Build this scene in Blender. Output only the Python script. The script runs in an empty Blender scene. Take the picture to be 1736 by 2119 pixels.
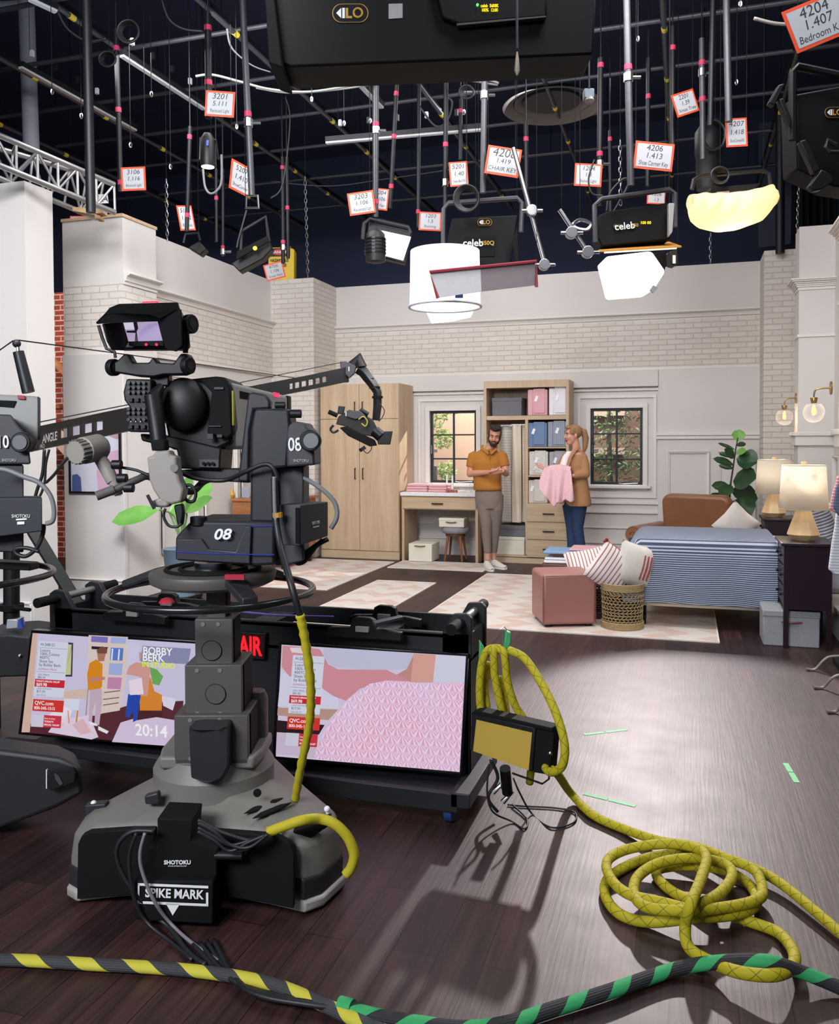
import bpy, bmesh, math, random
from mathutils import Vector, Matrix, Quaternion
random.seed(7)
S = bpy.context.scene
COL = S.collection
PI = math.pi
# ---------------------------------------------------------------- camera
TH = math.radians(17.4); FPX = 1760.0; CX = 868.0; CY = 960.0
PITCH = math.radians(1.46); ROLL = 0.004; EYE = 1.55
R_ = Vector((math.cos(TH), math.sin(TH), 0)); Fw = Vector((-math.sin(TH), math.cos(TH), 0))
fwd = Fw * math.cos(PITCH) + Vector((0, 0, -math.sin(PITCH)))
up_ = Vector((0, 0, 1)) * math.cos(PITCH) + Fw * math.sin(PITCH)
rc = (R_ - up_ * ROLL).normalized(); uc = (up_ + R_ * ROLL).normalized()
cd = bpy.data.cameras.new('camera'); cam = bpy.data.objects.new('camera', cd); COL.objects.link(cam)
cam.matrix_world = Matrix(((rc.x, uc.x, -fwd.x, 0), (rc.y, uc.y, -fwd.y, 0), (rc.z, uc.z, -fwd.z, EYE), (0, 0, 0, 1)))
cd.sensor_fit = 'HORIZONTAL'; cd.sensor_width = 36; cd.lens = FPX / 1736 * 36
cd.shift_y = (CY - 2119 / 2) / 1736; cd.clip_start = 0.05; cd.clip_end = 100
S.camera = cam
S.view_settings.view_transform = 'Standard'; S.view_settings.look = 'None'
S.view_settings.gamma = 1; S.view_settings.use_curve_mapping = False
S.view_settings.exposure = 0.0
# ---------------------------------------------------------------- world + main lamps + added fill lights
w = bpy.data.worlds.new('world'); S.world = w; w.use_nodes = True
w.node_tree.nodes['Background'].inputs[0].default_value = (0.50, 0.55, 0.75, 1)
w.node_tree.nodes['Background'].inputs[1].default_value = 0.3
def area(name, loc, target, sx, sy, power, col=(1, 1, 1), spread=180):
    l = bpy.data.lights.new(name, 'AREA'); l.shape = 'RECTANGLE'; l.size = sx; l.size_y = sy
    l.energy = power; l.color = col; l.spread = math.radians(spread)
    o = bpy.data.objects.new(name, l); COL.objects.link(o); o.location = loc
    o.rotation_euler = (Vector(target) - Vector(loc)).to_track_quat('-Z', 'Y').to_euler()
    return o
area('studio_and_fill_light', (-3.6, 6.2, 4.95), (-3.2, 11.0, 0.3), 2.4, 0.8, 88, (1.0, 0.97, 0.95))
area('studio_and_fill_light', (-0.6, 6.0, 4.95), (-0.6, 11.0, 0.4), 2.4, 0.8, 88, (1.0, 0.97, 0.95))
area('studio_and_fill_light', (-1.6, 9.0, 5.2), (-2.6, 8.2, 0.0), 2.0, 1.2, 45, (1.0, 0.97, 0.96))
area('studio_and_fill_light', (-2.6, 2.4, 4.6), (-5.4, 6.6, 1.6), 2.0, 1.0, 125, (0.98, 0.98, 1.0), 110)  # fill added to brighten the far left column, no fixture modelled
area('studio_and_fill_light', (0.2, 3.0, 5.4), (0.8, 7.2, 0.9), 1.6, 1.0, 75, (0.98, 0.98, 1.0))
area('studio_and_fill_light', (0.6, 5.0, 5.3), (0.2, 3.9, 0.0), 1.4, 0.9, 75, (0.95, 0.96, 1.0))
area('studio_and_fill_light', (-2.2, -1.6, 3.4), (-1.8, 3.2, 0.7), 2.4, 1.2, 90, (0.93, 0.96, 1.0), 95)  # unseen fill added behind the camera to lift the foreground equipment

area('ceiling_fill_light', (-2.6, 7.0, 4.4), (-2.6, 8.0, 6.9), 5.0, 4.0, 45, (0.62, 0.72, 1.0))  # upward bluish fill added to lift the dark ceiling, not a real fixture
def ray(px, py):
    a = (px - CX) / FPX; b = -(py - CY) / FPX
    return (rc * a + uc * b + fwd)
E0 = Vector((0, 0, EYE))
def onz(px, py, z=0.0):
    r = ray(px, py); return E0 + r * ((z - EYE) / r.z)
def onY(px, py, Y):
    r = ray(px, py); return E0 + r * (Y / r.y)
def onX(px, py, X):
    r = ray(px, py); return E0 + r * (X / r.x)
def atd(px, py, d):
    r = ray(px, py); return E0 + r * (d / r.dot(Fw))
def onpl(px, py, P, N):
    r = ray(px, py); return E0 + r * ((P - E0).dot(N) / r.dot(N))
def pxm(d): return d / FPX           # metres per photo pixel at depth d
# ---------------------------------------------------------------- materials
def hexc(h):
    h = h.lstrip('#'); v = [int(h[i:i + 2], 16) / 255 for i in (0, 2, 4)]
    return tuple(((x + .055) / 1.055) ** 2.4 if x > .04045 else x / 12.92 for x in v) + (1,)
def newmat(name):
    m = bpy.data.materials.new(name); m.use_nodes = True
    nt = m.node_tree; b = nt.nodes['Principled BSDF']; return m, nt, b
def N(nt, t, **kw):
    n = nt.nodes.new(t)
    for k, v in kw.items(): setattr(n, k, v)
    return n
def mix(nt, fac, a, b):
    n = N(nt, 'ShaderNodeMix', data_type='RGBA')
    for s, v in ((0, fac), (6, a), (7, b)):
        if hasattr(v, 'links'): nt.links.new(v, n.inputs[s])
        else: n.inputs[s].default_value = v
    return n.outputs[2]
def math_(nt, op, a, b=None, c=None):
    n = N(nt, 'ShaderNodeMath', operation=op)
    for i, v in enumerate((a, b, c)):
        if v is None: continue
        if hasattr(v, 'links'): nt.links.new(v, n.inputs[i])
        else: n.inputs[i].default_value = v
    return n.outputs[0]
def noise(nt, scale, detail=3, vec=None, stretch=None, coord='Object'):
    n = N(nt, 'ShaderNodeTexNoise'); n.inputs['Scale'].default_value = scale; n.inputs['Detail'].default_value = detail
    if vec is None: vec = N(nt, 'ShaderNodeTexCoord').outputs[coord]
    if stretch:
        mp = N(nt, 'ShaderNodeMapping'); mp.inputs['Scale'].default_value = stretch
        nt.links.new(vec, mp.inputs[0]); vec = mp.outputs[0]
    nt.links.new(vec, n.inputs['Vector']); return n.outputs['Fac']
def bump(nt, b, h, strength=.2, dist=.01):
    n = N(nt, 'ShaderNodeBump'); n.inputs['Strength'].default_value = strength; n.inputs['Distance'].default_value = dist
    nt.links.new(h, n.inputs['Height']); nt.links.new(n.outputs[0], b.inputs['Normal'])
_mc = {}
def plain(col, rough=.5, metal=0.0, var=.08, scale=25, bmp=0.0, spec=.5, name=None):
    key = ('p', col, rough, metal, var, scale, bmp, spec)
    if key in _mc: return _mc[key]
    m, nt, b = newmat(name or 'surface_' + col.strip('#'))
    c = hexc(col); d = tuple(x * (1 - var) for x in c[:3]) + (1,); e = tuple(min(1, x * (1 + var)) for x in c[:3]) + (1,)
    f = noise(nt, scale); nt.links.new(mix(nt, f, d, e), b.inputs['Base Color'])
    b.inputs['Roughness'].default_value = rough; b.inputs['Metallic'].default_value = metal
    b.inputs['Specular IOR Level'].default_value = spec
    if bmp: bump(nt, b, noise(nt, scale * 8), bmp, .004)
    _mc[key] = m; return m
def emis(col, strength=1.0):
    key = ('e', col, strength)
    if key in _mc: return _mc[key]
    m, nt, b = newmat('glow_' + col.strip('#'))
    b.inputs['Base Color'].default_value = (0.01, 0.01, 0.01, 1)
    f = noise(nt, 40); c = hexc(col)
    nt.links.new(mix(nt, f, tuple(x * .97 for x in c[:3]) + (1,), c), b.inputs['Emission Color'])
    b.inputs['Emission Strength'].default_value = strength; b.inputs['Roughness'].default_value = .3
    b.inputs['Specular IOR Level'].default_value = .2
    _mc[key] = m; return m
def wood(c1, c2, axis='z', rough=.5, scale=14, name='wood'):
    key = ('w', c1, c2, axis, rough, scale)
    if key in _mc: return _mc[key]
    m, nt, b = newmat(name)
    st = {'z': (1, 1, .06), 'x': (.06, 1, 1), 'y': (1, .06, 1)}[axis]
    f = noise(nt, scale, 6, stretch=st); f2 = noise(nt, scale * 4, 3, stretch=st)
    r = N(nt, 'ShaderNodeValToRGB'); r.color_ramp.elements[0].position = .35; r.color_ramp.elements[1].position = .65
    r.color_ramp.elements[0].color = hexc(c1); r.color_ramp.elements[1].color = hexc(c2)
    nt.links.new(math_(nt, 'ADD', math_(nt, 'MULTIPLY', f, .7), math_(nt, 'MULTIPLY', f2, .3)), r.inputs[0])
    nt.links.new(r.outputs[0], b.inputs['Base Color']); b.inputs['Roughness'].default_value = rough
    bump(nt, b, f2, .08, .003); _mc[key] = m; return m
def stripes(c1, c2, pitch, axis='z', duty=.5, rough=.85, tilt=None, uv=None, soft=.0):
    """woven stripes at a pitch in metres along an object axis"""
    key = ('s', c1, c2, pitch, axis, duty, uv)
    if key in _mc: return _mc[key]
    m, nt, b = newmat('striped_cloth')
    tc = N(nt, 'ShaderNodeTexCoord'); sp = N(nt, 'ShaderNodeSeparateXYZ'); nt.links.new(tc.outputs['Object'], sp.inputs[0])
    v = sp.outputs['XYZ'.index(axis.upper())]
    f = math_(nt, 'FRACT', math_(nt, 'DIVIDE', v, pitch)); g = math_(nt, 'LESS_THAN', f, duty)
    cl = mix(nt, g, hexc(c1), hexc(c2)); nz = noise(nt, 220, 2)
    cc = mix(nt, math_(nt, 'MULTIPLY', nz, .25), cl, hexc('#cfcfcf'))
    nt.links.new(cc, b.inputs['Base Color']); b.inputs['Roughness'].default_value = rough
    bump(nt, b, noise(nt, 9, 3), .25, .02); _mc[key] = m; return m
def spiral(c1, c2, pitch, duty=.5, rough=.75, rib=True, cross=None, k=1):
    key = ('sp', c1, c2, pitch, duty, cross)
    if key in _mc: return _mc[key]
    m, nt, b = newmat('wrapped_cable')
    tc = N(nt, 'ShaderNodeTexCoord'); sp = N(nt, 'ShaderNodeSeparateXYZ'); nt.links.new(tc.outputs['UV'], sp.inputs[0])
    u, v = sp.outputs[0], sp.outputs[1]
    a = math_(nt, 'FRACT', math_(nt, 'ADD', math_(nt, 'DIVIDE', v, pitch), math_(nt, 'MULTIPLY', u, k)))
    g = math_(nt, 'LESS_THAN', a, duty)
    if cross:
        a2 = math_(nt, 'FRACT', math_(nt, 'SUBTRACT', math_(nt, 'DIVIDE', v, pitch), math_(nt, 'MULTIPLY', u, k)))
        g = math_(nt, 'MAXIMUM', g, math_(nt, 'LESS_THAN', a2, duty))
    nz = noise(nt, 60, 4)
    cl = mix(nt, g, hexc(c2), hexc(c1))
    cl = mix(nt, math_(nt, 'MULTIPLY', nz, .3), cl, mix(nt, g, hexc('#1b1b1b'), hexc(c1)) if not cross else hexc('#b8a800'))
    nt.links.new(cl, b.inputs['Base Color']); b.inputs['Roughness'].default_value = rough
    if rib:
        r = math_(nt, 'SINE', math_(nt, 'MULTIPLY', u, 120)); bump(nt, b, math_(nt, 'MULTIPLY', r, math_(nt, 'SUBTRACT', 1, g)), .4, .002)
    _mc[key] = m; return m
def facevec(nt):
    """(x+y, z) of the real position: runs along axis-aligned walls"""
    g = N(nt, 'ShaderNodeNewGeometry'); sp = N(nt, 'ShaderNodeSeparateXYZ'); nt.links.new(g.outputs['Position'], sp.inputs[0])
    c = N(nt, 'ShaderNodeCombineXYZ'); nt.links.new(math_(nt, 'ADD', sp.outputs[0], sp.outputs[1]), c.inputs[0]); nt.links.new(sp.outputs[2], c.inputs[1])
    return c.outputs[0]
def brickmat(name, c1, c2, mortar, bw=.21, rh=.066, ms=.008, rough=.8):
    m, nt, b = newmat(name); v = facevec(nt)
    t = N(nt, 'ShaderNodeTexBrick'); nt.links.new(v, t.inputs['Vector']); t.inputs['Scale'].default_value = 1
    t.inputs['Brick Width'].default_value = bw; t.inputs['Row Height'].default_value = rh; t.inputs['Mortar Size'].default_value = ms
    t.inputs['Mortar Smooth'].default_value = .3
    for k, c in (('Color1', c1), ('Color2', c2), ('Mortar', mortar)): t.inputs[k].default_value = hexc(c)
    n1 = noise(nt, 6, 5, vec=v)
    col = mix(nt, math_(nt, 'MULTIPLY', n1, .5), t.outputs['Color'], hexc(c1))
    nt.links.new(col, b.inputs['Base Color']); b.inputs['Roughness'].default_value = rough
    h = math_(nt, 'ADD', math_(nt, 'SUBTRACT', 1, t.outputs['Fac']), math_(nt, 'MULTIPLY', noise(nt, 30, 4, vec=v), .35))
    bump(nt, b, h, .55, .012); return m
WALL = plain('#d2cecb', .6, var=.015, scale=2, name='wall_paint')
TRIM = plain('#dcd8d4', .45, var=.01, scale=3, name='trim_paint')
BRICK = brickmat('whitewashed_brick', '#d9d2cb', '#cfc7bf', '#bdb3aa')
REDBRICK = brickmat('red_brick', '#a8432e', '#8a3526', '#d8c0b0', .2, .07, .01)
BLACK = plain('#0e0f12', .5, var=.15, spec=.4, name='black_paint')
BLACKM = plain('#08090b', .8, var=.2, spec=.25, name='black_matte')
DKMET = plain('#1c1d20', .35, .6, var=.1, name='dark_metal')
STEEL = plain('#b8b9ba', .28, 1.0, var=.05, name='steel')
PIPE = plain('#4a4b50', .5, .6, var=.2, name='grey_pipe')
PIPEB = plain('#15161a', .5, .4, var=.2, name='black_pipe')
OAK = wood('#b59b7d', '#c9b295', 'z', .5, name='pale_oak'); OAKX = wood('#b59b7d', '#c9b295', 'x', .5, name='pale_oak_across')
def floor_mat():
    m, nt, b = newmat('dark_plank_floor')
    g = N(nt, 'ShaderNodeNewGeometry'); sp = N(nt, 'ShaderNodeSeparateXYZ'); nt.links.new(g.outputs['Position'], sp.inputs[0])
    c = N(nt, 'ShaderNodeCombineXYZ'); nt.links.new(sp.outputs[1], c.inputs[0]); nt.links.new(sp.outputs[0], c.inputs[1]); v = c.outputs[0]
    t = N(nt, 'ShaderNodeTexBrick'); nt.links.new(v, t.inputs['Vector']); t.inputs['Scale'].default_value = 1
    t.inputs['Brick Width'].default_value = .92; t.inputs['Row Height'].default_value = .142; t.inputs['Mortar Size'].default_value = .0018
    t.offset = .37; t.inputs['Bias'].default_value = 0
    for k, cc in (('Color1', '#3d2726'), ('Color2', '#26171a'), ('Mortar', '#080404')): t.inputs[k].default_value = hexc(cc)
    gr = noise(nt, 16, 8, vec=v, stretch=(.12, 1.6, 1)); gr2 = noise(nt, 60, 6, vec=v, stretch=(.06, 1.5, 1))
    r = N(nt, 'ShaderNodeValToRGB'); r.color_ramp.elements[0].position = .38; r.color_ramp.elements[1].position = .68
    r.color_ramp.elements[0].color = (.45, .42, .42, 1); r.color_ramp.elements[1].color = (1.7, 1.5, 1.45, 1)
    nt.links.new(math_(nt, 'ADD', math_(nt, 'MULTIPLY', gr, .6), math_(nt, 'MULTIPLY', gr2, .4)), r.inputs[0])
    mx = N(nt, 'ShaderNodeMix', data_type='RGBA', blend_type='MULTIPLY'); mx.inputs[0].default_value = 1
    nt.links.new(t.outputs['Color'], mx.inputs[6]); nt.links.new(r.outputs[0], mx.inputs[7])
    nt.links.new(mx.outputs[2], b.inputs['Base Color'])
    nz = noise(nt, 5, 4, vec=v); 
    nt.links.new(math_(nt, 'ADD', .43, math_(nt, 'MULTIPLY', nz, .12)), b.inputs['Roughness'])
    b.inputs['Specular IOR Level'].default_value = .55
    h = math_(nt, 'ADD', math_(nt, 'MULTIPLY', math_(nt, 'SUBTRACT', 1, t.outputs['Fac']), .6), math_(nt, 'MULTIPLY', gr2, .8))
    h = math_(nt, 'ADD', h, math_(nt, 'MULTIPLY', noise(nt, 14, 5, vec=v, stretch=(.5, 1, 1)), .9))
    bump(nt, b, h, .13, .006); return m
FLOOR = floor_mat()
def rugmat(name, seed, mode):
    m, nt, b = newmat(name); tc = N(nt, 'ShaderNodeTexCoord'); v = tc.outputs['Object']
    sp = N(nt, 'ShaderNodeSeparateXYZ'); nt.links.new(v, sp.inputs[0])
    nz = noise(nt, 7, 6, vec=v, stretch=(.4, 2.2, 1)); nz2 = noise(nt, 60, 4, vec=v, stretch=(.3, 2, 1))
    per = .42
    fx = math_(nt, 'ABSOLUTE', math_(nt, 'SUBTRACT', math_(nt, 'FRACT', math_(nt, 'DIVIDE', sp.outputs[0 if mode == 0 else 1], .34)), .5))
    fy = math_(nt, 'FRACT', math_(nt, 'ADD', math_(nt, 'DIVIDE', sp.outputs[1 if mode == 0 else 0], per), math_(nt, 'MULTIPLY', fx, .9)))
    z = math_(nt, 'LESS_THAN', fy, .45)
    k = math_(nt, 'MULTIPLY', z, math_(nt, 'GREATER_THAN', math_(nt, 'ADD', nz, math_(nt, 'MULTIPLY', nz2, .35)), .62 if mode == 0 else .56))
    cl = mix(nt, k, hexc('#d2cac2'), hexc('#c9aa9e'))
    cl = mix(nt, math_(nt, 'MULTIPLY', nz2, .5), cl, hexc('#cfc6be'))
    nt.links.new(cl, b.inputs['Base Color']); b.inputs['Roughness'].default_value = .95
    bump(nt, b, nz2, .4, .006); return m
# ---------------------------------------------------------------- mesh builder and tagging
def wmat(o):
    m = o.matrix_basis.copy()
    while o.parent: o = o.parent; m = o.matrix_basis @ m
    return m
class MB:
    def __init__(s): s.v = []; s.f = []; s.uv = {}; s.mi = []; s.cur = 0
    def add(s, vs, fs, uvs=None):
        n = len(s.v); s.v += [Vector(x) for x in vs]
        for i, f in enumerate(fs):
            if uvs: s.uv[len(s.f)] = uvs[i]
            s.f.append(tuple(n + k for k in f)); s.mi.append(s.cur)
        return s
    def box(s, x0, x1, y0, y1, z0, z1, M=None):
        vs = [Vector((x, y, z)) for x in (x0, x1) for y in (y0, y1) for z in (z0, z1)]
        if M: vs = [M @ p for p in vs]
        return s.add(vs, [(0, 1, 3, 2), (4, 6, 7, 5), (0, 4, 5, 1), (2, 3, 7, 6), (0, 2, 6, 4), (1, 5, 7, 3)])
    def cbox(s, c, sz, M=None):
        h = [k / 2 for k in sz]
        return s.box(c[0] - h[0], c[0] + h[0], c[1] - h[1], c[1] + h[1], c[2] - h[2], c[2] + h[2], M)
    def tube(s, path, r, n=8, closed=False, r2=None, cap=True, squash=1.0):
        P = [Vector(p) for p in path]; L = len(P); rs = r if hasattr(r, '__len__') else [r + ((r2 if r2 is not None else r) - r) * i / max(1, L - 1) for i in range(L)]
        ts = []
        for i in range(L):
            a = P[(i - 1) % L] if (closed or i > 0) else P[i]; b = P[(i + 1) % L] if (closed or i < L - 1) else P[i]
            t = (b - a); ts.append(t.normalized() if t.length > 1e-9 else Vector((0, 0, 1)))
        t = ts[0]; ref = Vector((0, 0, 1)) if abs(t.z) < .9 else Vector((1, 0, 0))
        u = t.cross(ref).normalized(); vs = []; fs = []; uv = []; ln = 0; lens = []
        for i in range(L):
            if i: 
                ln += (P[i] - P[i - 1]).length
                q = ts[i - 1].rotation_difference(ts[i]); u = (q @ u); u = (u - ts[i] * u.dot(ts[i])).normalized()
            w_ = ts[i].cross(u); lens.append(ln)
            for k in range(n):
                a = 2 * PI * k / n; vs.append(P[i] + (u * math.cos(a) + w_ * math.sin(a) * squash) * rs[i])
        m = L if closed else L - 1
        for i in range(m):
            j = (i + 1) % L
            for k in range(n):
                k2 = (k + 1) % n; fs.append((i * n + k, i * n + k2, j * n + k2, j * n + k))
                l2 = lens[j] if j else ln + (P[0] - P[-1]).length
                uv.append(((k / n, lens[i]), ((k + 1) / n, lens[i]), ((k + 1) / n, l2), (k / n, l2)))
        if not closed and cap:
            fs.append(tuple(range(n))[::-1]); uv.append([(0, 0)] * n)
            fs.append(tuple((L - 1) * n + k for k in range(n))); uv.append([(0, 0)] * n)
        return s.add(vs, fs, uv)
    def cyl(s, p0, p1, r, r2=None, n=16): return s.tube([p0, p1], r, n, r2=r2)
    def lathe(s, prof, c=(0, 0, 0), axis='z', n=24, M=None, cap=True):
        vs = []; fs = []
        for (r, z) in prof:
            for k in range(n):
                a = 2 * PI * k / n; x, y = r * math.cos(a), r * math.sin(a)
                p = Vector((x, y, z)) if axis == 'z' else Vector((z, x, y)) if axis == 'x' else Vector((y, z, x))
                vs.append(p + Vector(c))
        for i in range(len(prof) - 1):
            for k in range(n):
                k2 = (k + 1) % n; fs.append((i * n + k, i * n + k2, (i + 1) * n + k2, (i + 1) * n + k))
        if cap: fs.append(tuple(range(n))[::-1]); fs.append(tuple((len(prof) - 1) * n + k for k in range(n)))
        if M: vs = [M @ p for p in vs]
        return s.add(vs, fs)
    def prism(s, poly, d, M=None):
        """2D outline in local XY pushed along local Z from 0 to d (or (z0,z1))"""
        z0, z1 = d if hasattr(d, '__len__') else (0, d)
        n = len(poly); vs = [Vector((x, y, z0)) for x, y in poly] + [Vector((x, y, z1)) for x, y in poly]
        if M: vs = [M @ p for p in vs]
        return s.add(vs, [tuple(range(n))[::-1], tuple(range(n, 2 * n))] + [(i, (i + 1) % n, n + (i + 1) % n, n + i) for i in range(n)])
    def slab(s, pts, dvec):
        """world polygon with a thickness vector"""
        P = [Vector(p) for p in pts]; n = len(P); d = Vector(dvec)
        return s.add(P + [p + d for p in P], [tuple(range(n))[::-1], tuple(range(n, 2 * n))] + [(i, (i + 1) % n, n + (i + 1) % n, n + i) for i in range(n)])
    def poly(s, pts): return s.add(pts, [tuple(range(len(pts)))])
    def ball(s, c, r, n=12, m=8, sc=(1, 1, 1), M=None):
        vs = []; fs = []
        for i in range(1, m):
            a = PI * i / m
            for k in range(n):
                b = 2 * PI * k / n; vs.append(Vector((r * sc[0] * math.sin(a) * math.cos(b), r * sc[1] * math.sin(a) * math.sin(b), r * sc[2] * math.cos(a))))
        vs += [Vector((0, 0, r * sc[2])), Vector((0, 0, -r * sc[2]))]
        if M: vs = [M.to_3x3() @ p for p in vs]
        vs = [p + Vector(c) for p in vs]
        for i in range(m - 2):
            for k in range(n): k2 = (k + 1) % n; fs.append((i * n + k, (i + 1) * n + k, (i + 1) * n + k2, i * n + k2))
        t = len(vs) - 2
        for k in range(n): k2 = (k + 1) % n; fs.append((t, k, k2)); fs.append((t + 1, (m - 2) * n + k2, (m - 2) * n + k))
        return s.add(vs, fs)
    def grid(s, fn, nu, nv, closeu=False, closev=False):
        vs = [Vector(fn(i / (nu if closeu else nu - 1), j / (nv if closev else nv - 1))) for i in range(nu) for j in range(nv)]; fs = []
        for i in range(nu if closeu else nu - 1):
            for j in range(nv if closev else nv - 1):
                i2 = (i + 1) % nu; j2 = (j + 1) % nv; fs.append((i * nv + j, i2 * nv + j, i2 * nv + j2, i * nv + j2))
        return s.add(vs, fs)
    def build(s, name, m, parent=None, bevel=0, smooth=False, world=True, sub=0, solid=0, seg=2, angle=40, loc=None):
        me = bpy.data.meshes.new(name); vs = s.v
        org = None
        if parent is not None and world:
            inv = wmat(parent).inverted(); vs = [inv @ p for p in vs]
        elif parent is None and loc is not None:
            org = Vector(loc); vs = [p - org for p in vs]
        me.from_pydata([tuple(p) for p in vs], [], s.f)
        if s.uv:
            ul = me.uv_layers.new(name='uv')
            for pi, p in enumerate(me.polygons):
                if pi in s.uv:
                    for li, u in zip(p.loop_indices, s.uv[pi]): ul.data[li].uv = u
        ms = m if isinstance(m, (list, tuple)) else [m]
        for x in ms: me.materials.append(x)
        if len(ms) > 1:
            for p, k in zip(me.polygons, s.mi): p.material_index = k
        bm = bmesh.new(); bm.from_mesh(me); bmesh.ops.recalc_face_normals(bm, faces=bm.faces); bm.to_mesh(me); bm.free()
        o = bpy.data.objects.new(name, me); COL.objects.link(o)
        if parent is not None: o.parent = parent
        if org is not None: o.location = org
        if solid: k = o.modifiers.new('solid', 'SOLIDIFY'); k.thickness = solid; k.offset = 0
        if bevel:
            k = o.modifiers.new('bevel', 'BEVEL'); k.width = bevel; k.segments = seg; k.limit_method = 'ANGLE'; k.angle_limit = math.radians(35)
        if sub: k = o.modifiers.new('sub', 'SUBSURF'); k.levels = sub; k.render_levels = sub
        if smooth or bevel or sub:
            me.shade_smooth()
            if not sub: me.set_sharp_from_angle(angle=math.radians(angle))
        return o
def tag(o, label, cat, group=None, kind=None):
    o['label'] = label; o['category'] = cat
    if group: o['group'] = group
    if kind: o['kind'] = kind
    return o
def thing(name, label, cat, loc=(0, 0, 0), rz=0, group=None, rot=None):
    o = bpy.data.objects.new(name, None); COL.objects.link(o); o.empty_display_size = .1
    o.location = loc; o.rotation_euler = rot if rot else (0, 0, rz); return tag(o, label, cat, group)
def struct(name, mb, m, **k):
    o = mb.build(name, m, **k); o['kind'] = 'structure'; return o
def copy_tree(o, parent=None):
    c = o.copy(); COL.objects.link(c); c.parent = parent
    for ch in [x for x in bpy.data.objects if x.parent == o]: copy_tree(ch, c)
    return c
def frame(o, x, y):
    x = Vector(x).normalized(); y = Vector(y); z = x.cross(y).normalized(); y = z.cross(x)
    return Matrix(((x.x, y.x, z.x, o[0]), (x.y, y.y, z.y, o[1]), (x.z, y.z, z.z, o[2]), (0, 0, 0, 1)))
TEXTS = []
def text(name, body, size, m, parent, M, align='CENTER', shear=0, extrude=.0006, bold=0.0, sx=1.0):
    cu = bpy.data.curves.new(name, 'FONT'); cu.body = body; cu.size = size; cu.align_x = align; cu.align_y = 'CENTER'
    cu.shear = shear; cu.extrude = extrude; cu.offset = bold; cu.resolution_u = 3; cu.space_line = .95
    o = bpy.data.objects.new(name, cu); COL.objects.link(o); TEXTS.append((o, m, parent, M @ Matrix.Diagonal((sx, 1, 1, 1))))
def flush_texts():
    dg = bpy.context.evaluated_depsgraph_get(); dg.update()
    for o, m, parent, M in TEXTS:
        me = bpy.data.meshes.new_from_object(o.evaluated_get(dg))
        me.transform(wmat(parent).inverted() @ M); me.materials.clear(); me.materials.append(m)
        k = bpy.data.objects.new(o.name.split('.')[0], me); COL.objects.link(k); k.parent = parent
        cu = o.data; bpy.data.objects.remove(o); bpy.data.curves.remove(cu)
    TEXTS.clear()
def cat(pts, n=8, closed=False):
    """smooth curve through points"""
    P = [Vector(p) for p in pts]; L = len(P); out = []
    for i in range(L if closed else L - 1):
        p0 = P[(i - 1) % L] if closed or i > 0 else P[i]; p1 = P[i]; p2 = P[(i + 1) % L]; p3 = P[(i + 2) % L] if closed or i + 2 < L else P[i + 1]
        for k in range(n):
            t = k / n; out.append(.5 * ((2 * p1) + (p2 - p0) * t + (2 * p0 - 5 * p1 + 4 * p2 - p3) * t * t + (3 * p1 - p0 - 3 * p2 + p3) * t ** 3))
    if not closed: out.append(P[-1])
    return out
def rrect(w, h, r, n=4):
    out = []
    for cx, cy, a0 in ((w / 2 - r, h / 2 - r, 0), (-w / 2 + r, h / 2 - r, 90), (-w / 2 + r, -h / 2 + r, 180), (w / 2 - r, -h / 2 + r, 270)):
        for k in range(n + 1):
            a = math.radians(a0 + 90 * k / n); out.append((cx + r * math.cos(a), cy + r * math.sin(a)))
    return out
def circle(r, n=20, cx=0, cy=0, sy=1): return [(cx + r * math.cos(2 * PI * k / n), cy + r * sy * math.sin(2 * PI * k / n)) for k in range(n)]
# ================================================================ THE SETTING
YB = 11.28; ZT = 3.76; ZC = 3.17; ZB = 2.48; XL = -5.40; XR = 1.22
struct('floor', MB().box(-11, 6, -3, 15, -.1, 0), FLOOR)
NAVY = plain('#232a44', .9, var=.12, scale=1.5, name='dark_studio_wall')
struct('ceiling', MB().box(-11, 6, -3, 15, 6.9, 7.0), NAVY)
m = MB().box(-11, 6, 14.9, 15, 0, 7); struct('wall_rear', m, NAVY)
struct('wall_side', MB().box(-11, -10.9, -3, 15, 0, 7), NAVY)
struct('wall_side', MB().box(5.9, 6, -3, 15, 0, 7), NAVY)
# back wall of the set, windows cut out
W1 = (-3.38, -2.72); W2 = (-1.19, -.53); WZ = (.99, 1.98); T = .10
m = MB()
for a, b in ((XL, W1[0]), (W1[1], W2[0]), (W2[1], XR + .3)): m.box(a, b, YB, YB + T, 0, ZB)
for a, b in (W1, W2): m.box(a, b, YB, YB + T, 0, WZ[0]); m.box(a, b, YB, YB + T, WZ[1], ZB)
m.box(XL, XR + .3, YB, YB + T, ZB, ZT)
struct('wall_back', m, WALL)
struct('wall_back', MB().box(-4.77, XR, YB - .02, YB, ZB + .01, ZC - .08), BRICK)
def crown(m, x0, x1, y, z, d=1):
    """crown moulding along X in front of a wall at Y=y, its top at z"""
    pr = [(0, 0), (-.085, 0), (-.085, -.018), (-.07, -.03), (-.05, -.035), (-.03, -.065), (-.03, -.08), (-.012, -.09), (-.012, -.115), (0, -.115)]
    m.slab([(x0, y + p, z + q) for p, q in pr], (x1 - x0, 0, 0))
def crownY(m, y0, y1, x, z, d=1):
    pr = [(0, 0), (.085, 0), (.085, -.018), (.07, -.03), (.05, -.035), (.03, -.065), (.03, -.08), (.012, -.09), (.012, -.115), (0, -.115)]
    m.slab([(x + d * p, y0, z + q) for p, q in pr], (0, y1 - y0, 0))
m = MB(); crown(m, -4.77, XR, YB, ZC + .02); struct('trim_1', m, TRIM, bevel=.003)
m = MB().box(-4.77, XR, YB - .035, YB, ZB - .02, ZB + .012); struct('trim_2', m, TRIM, bevel=.004)
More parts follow.
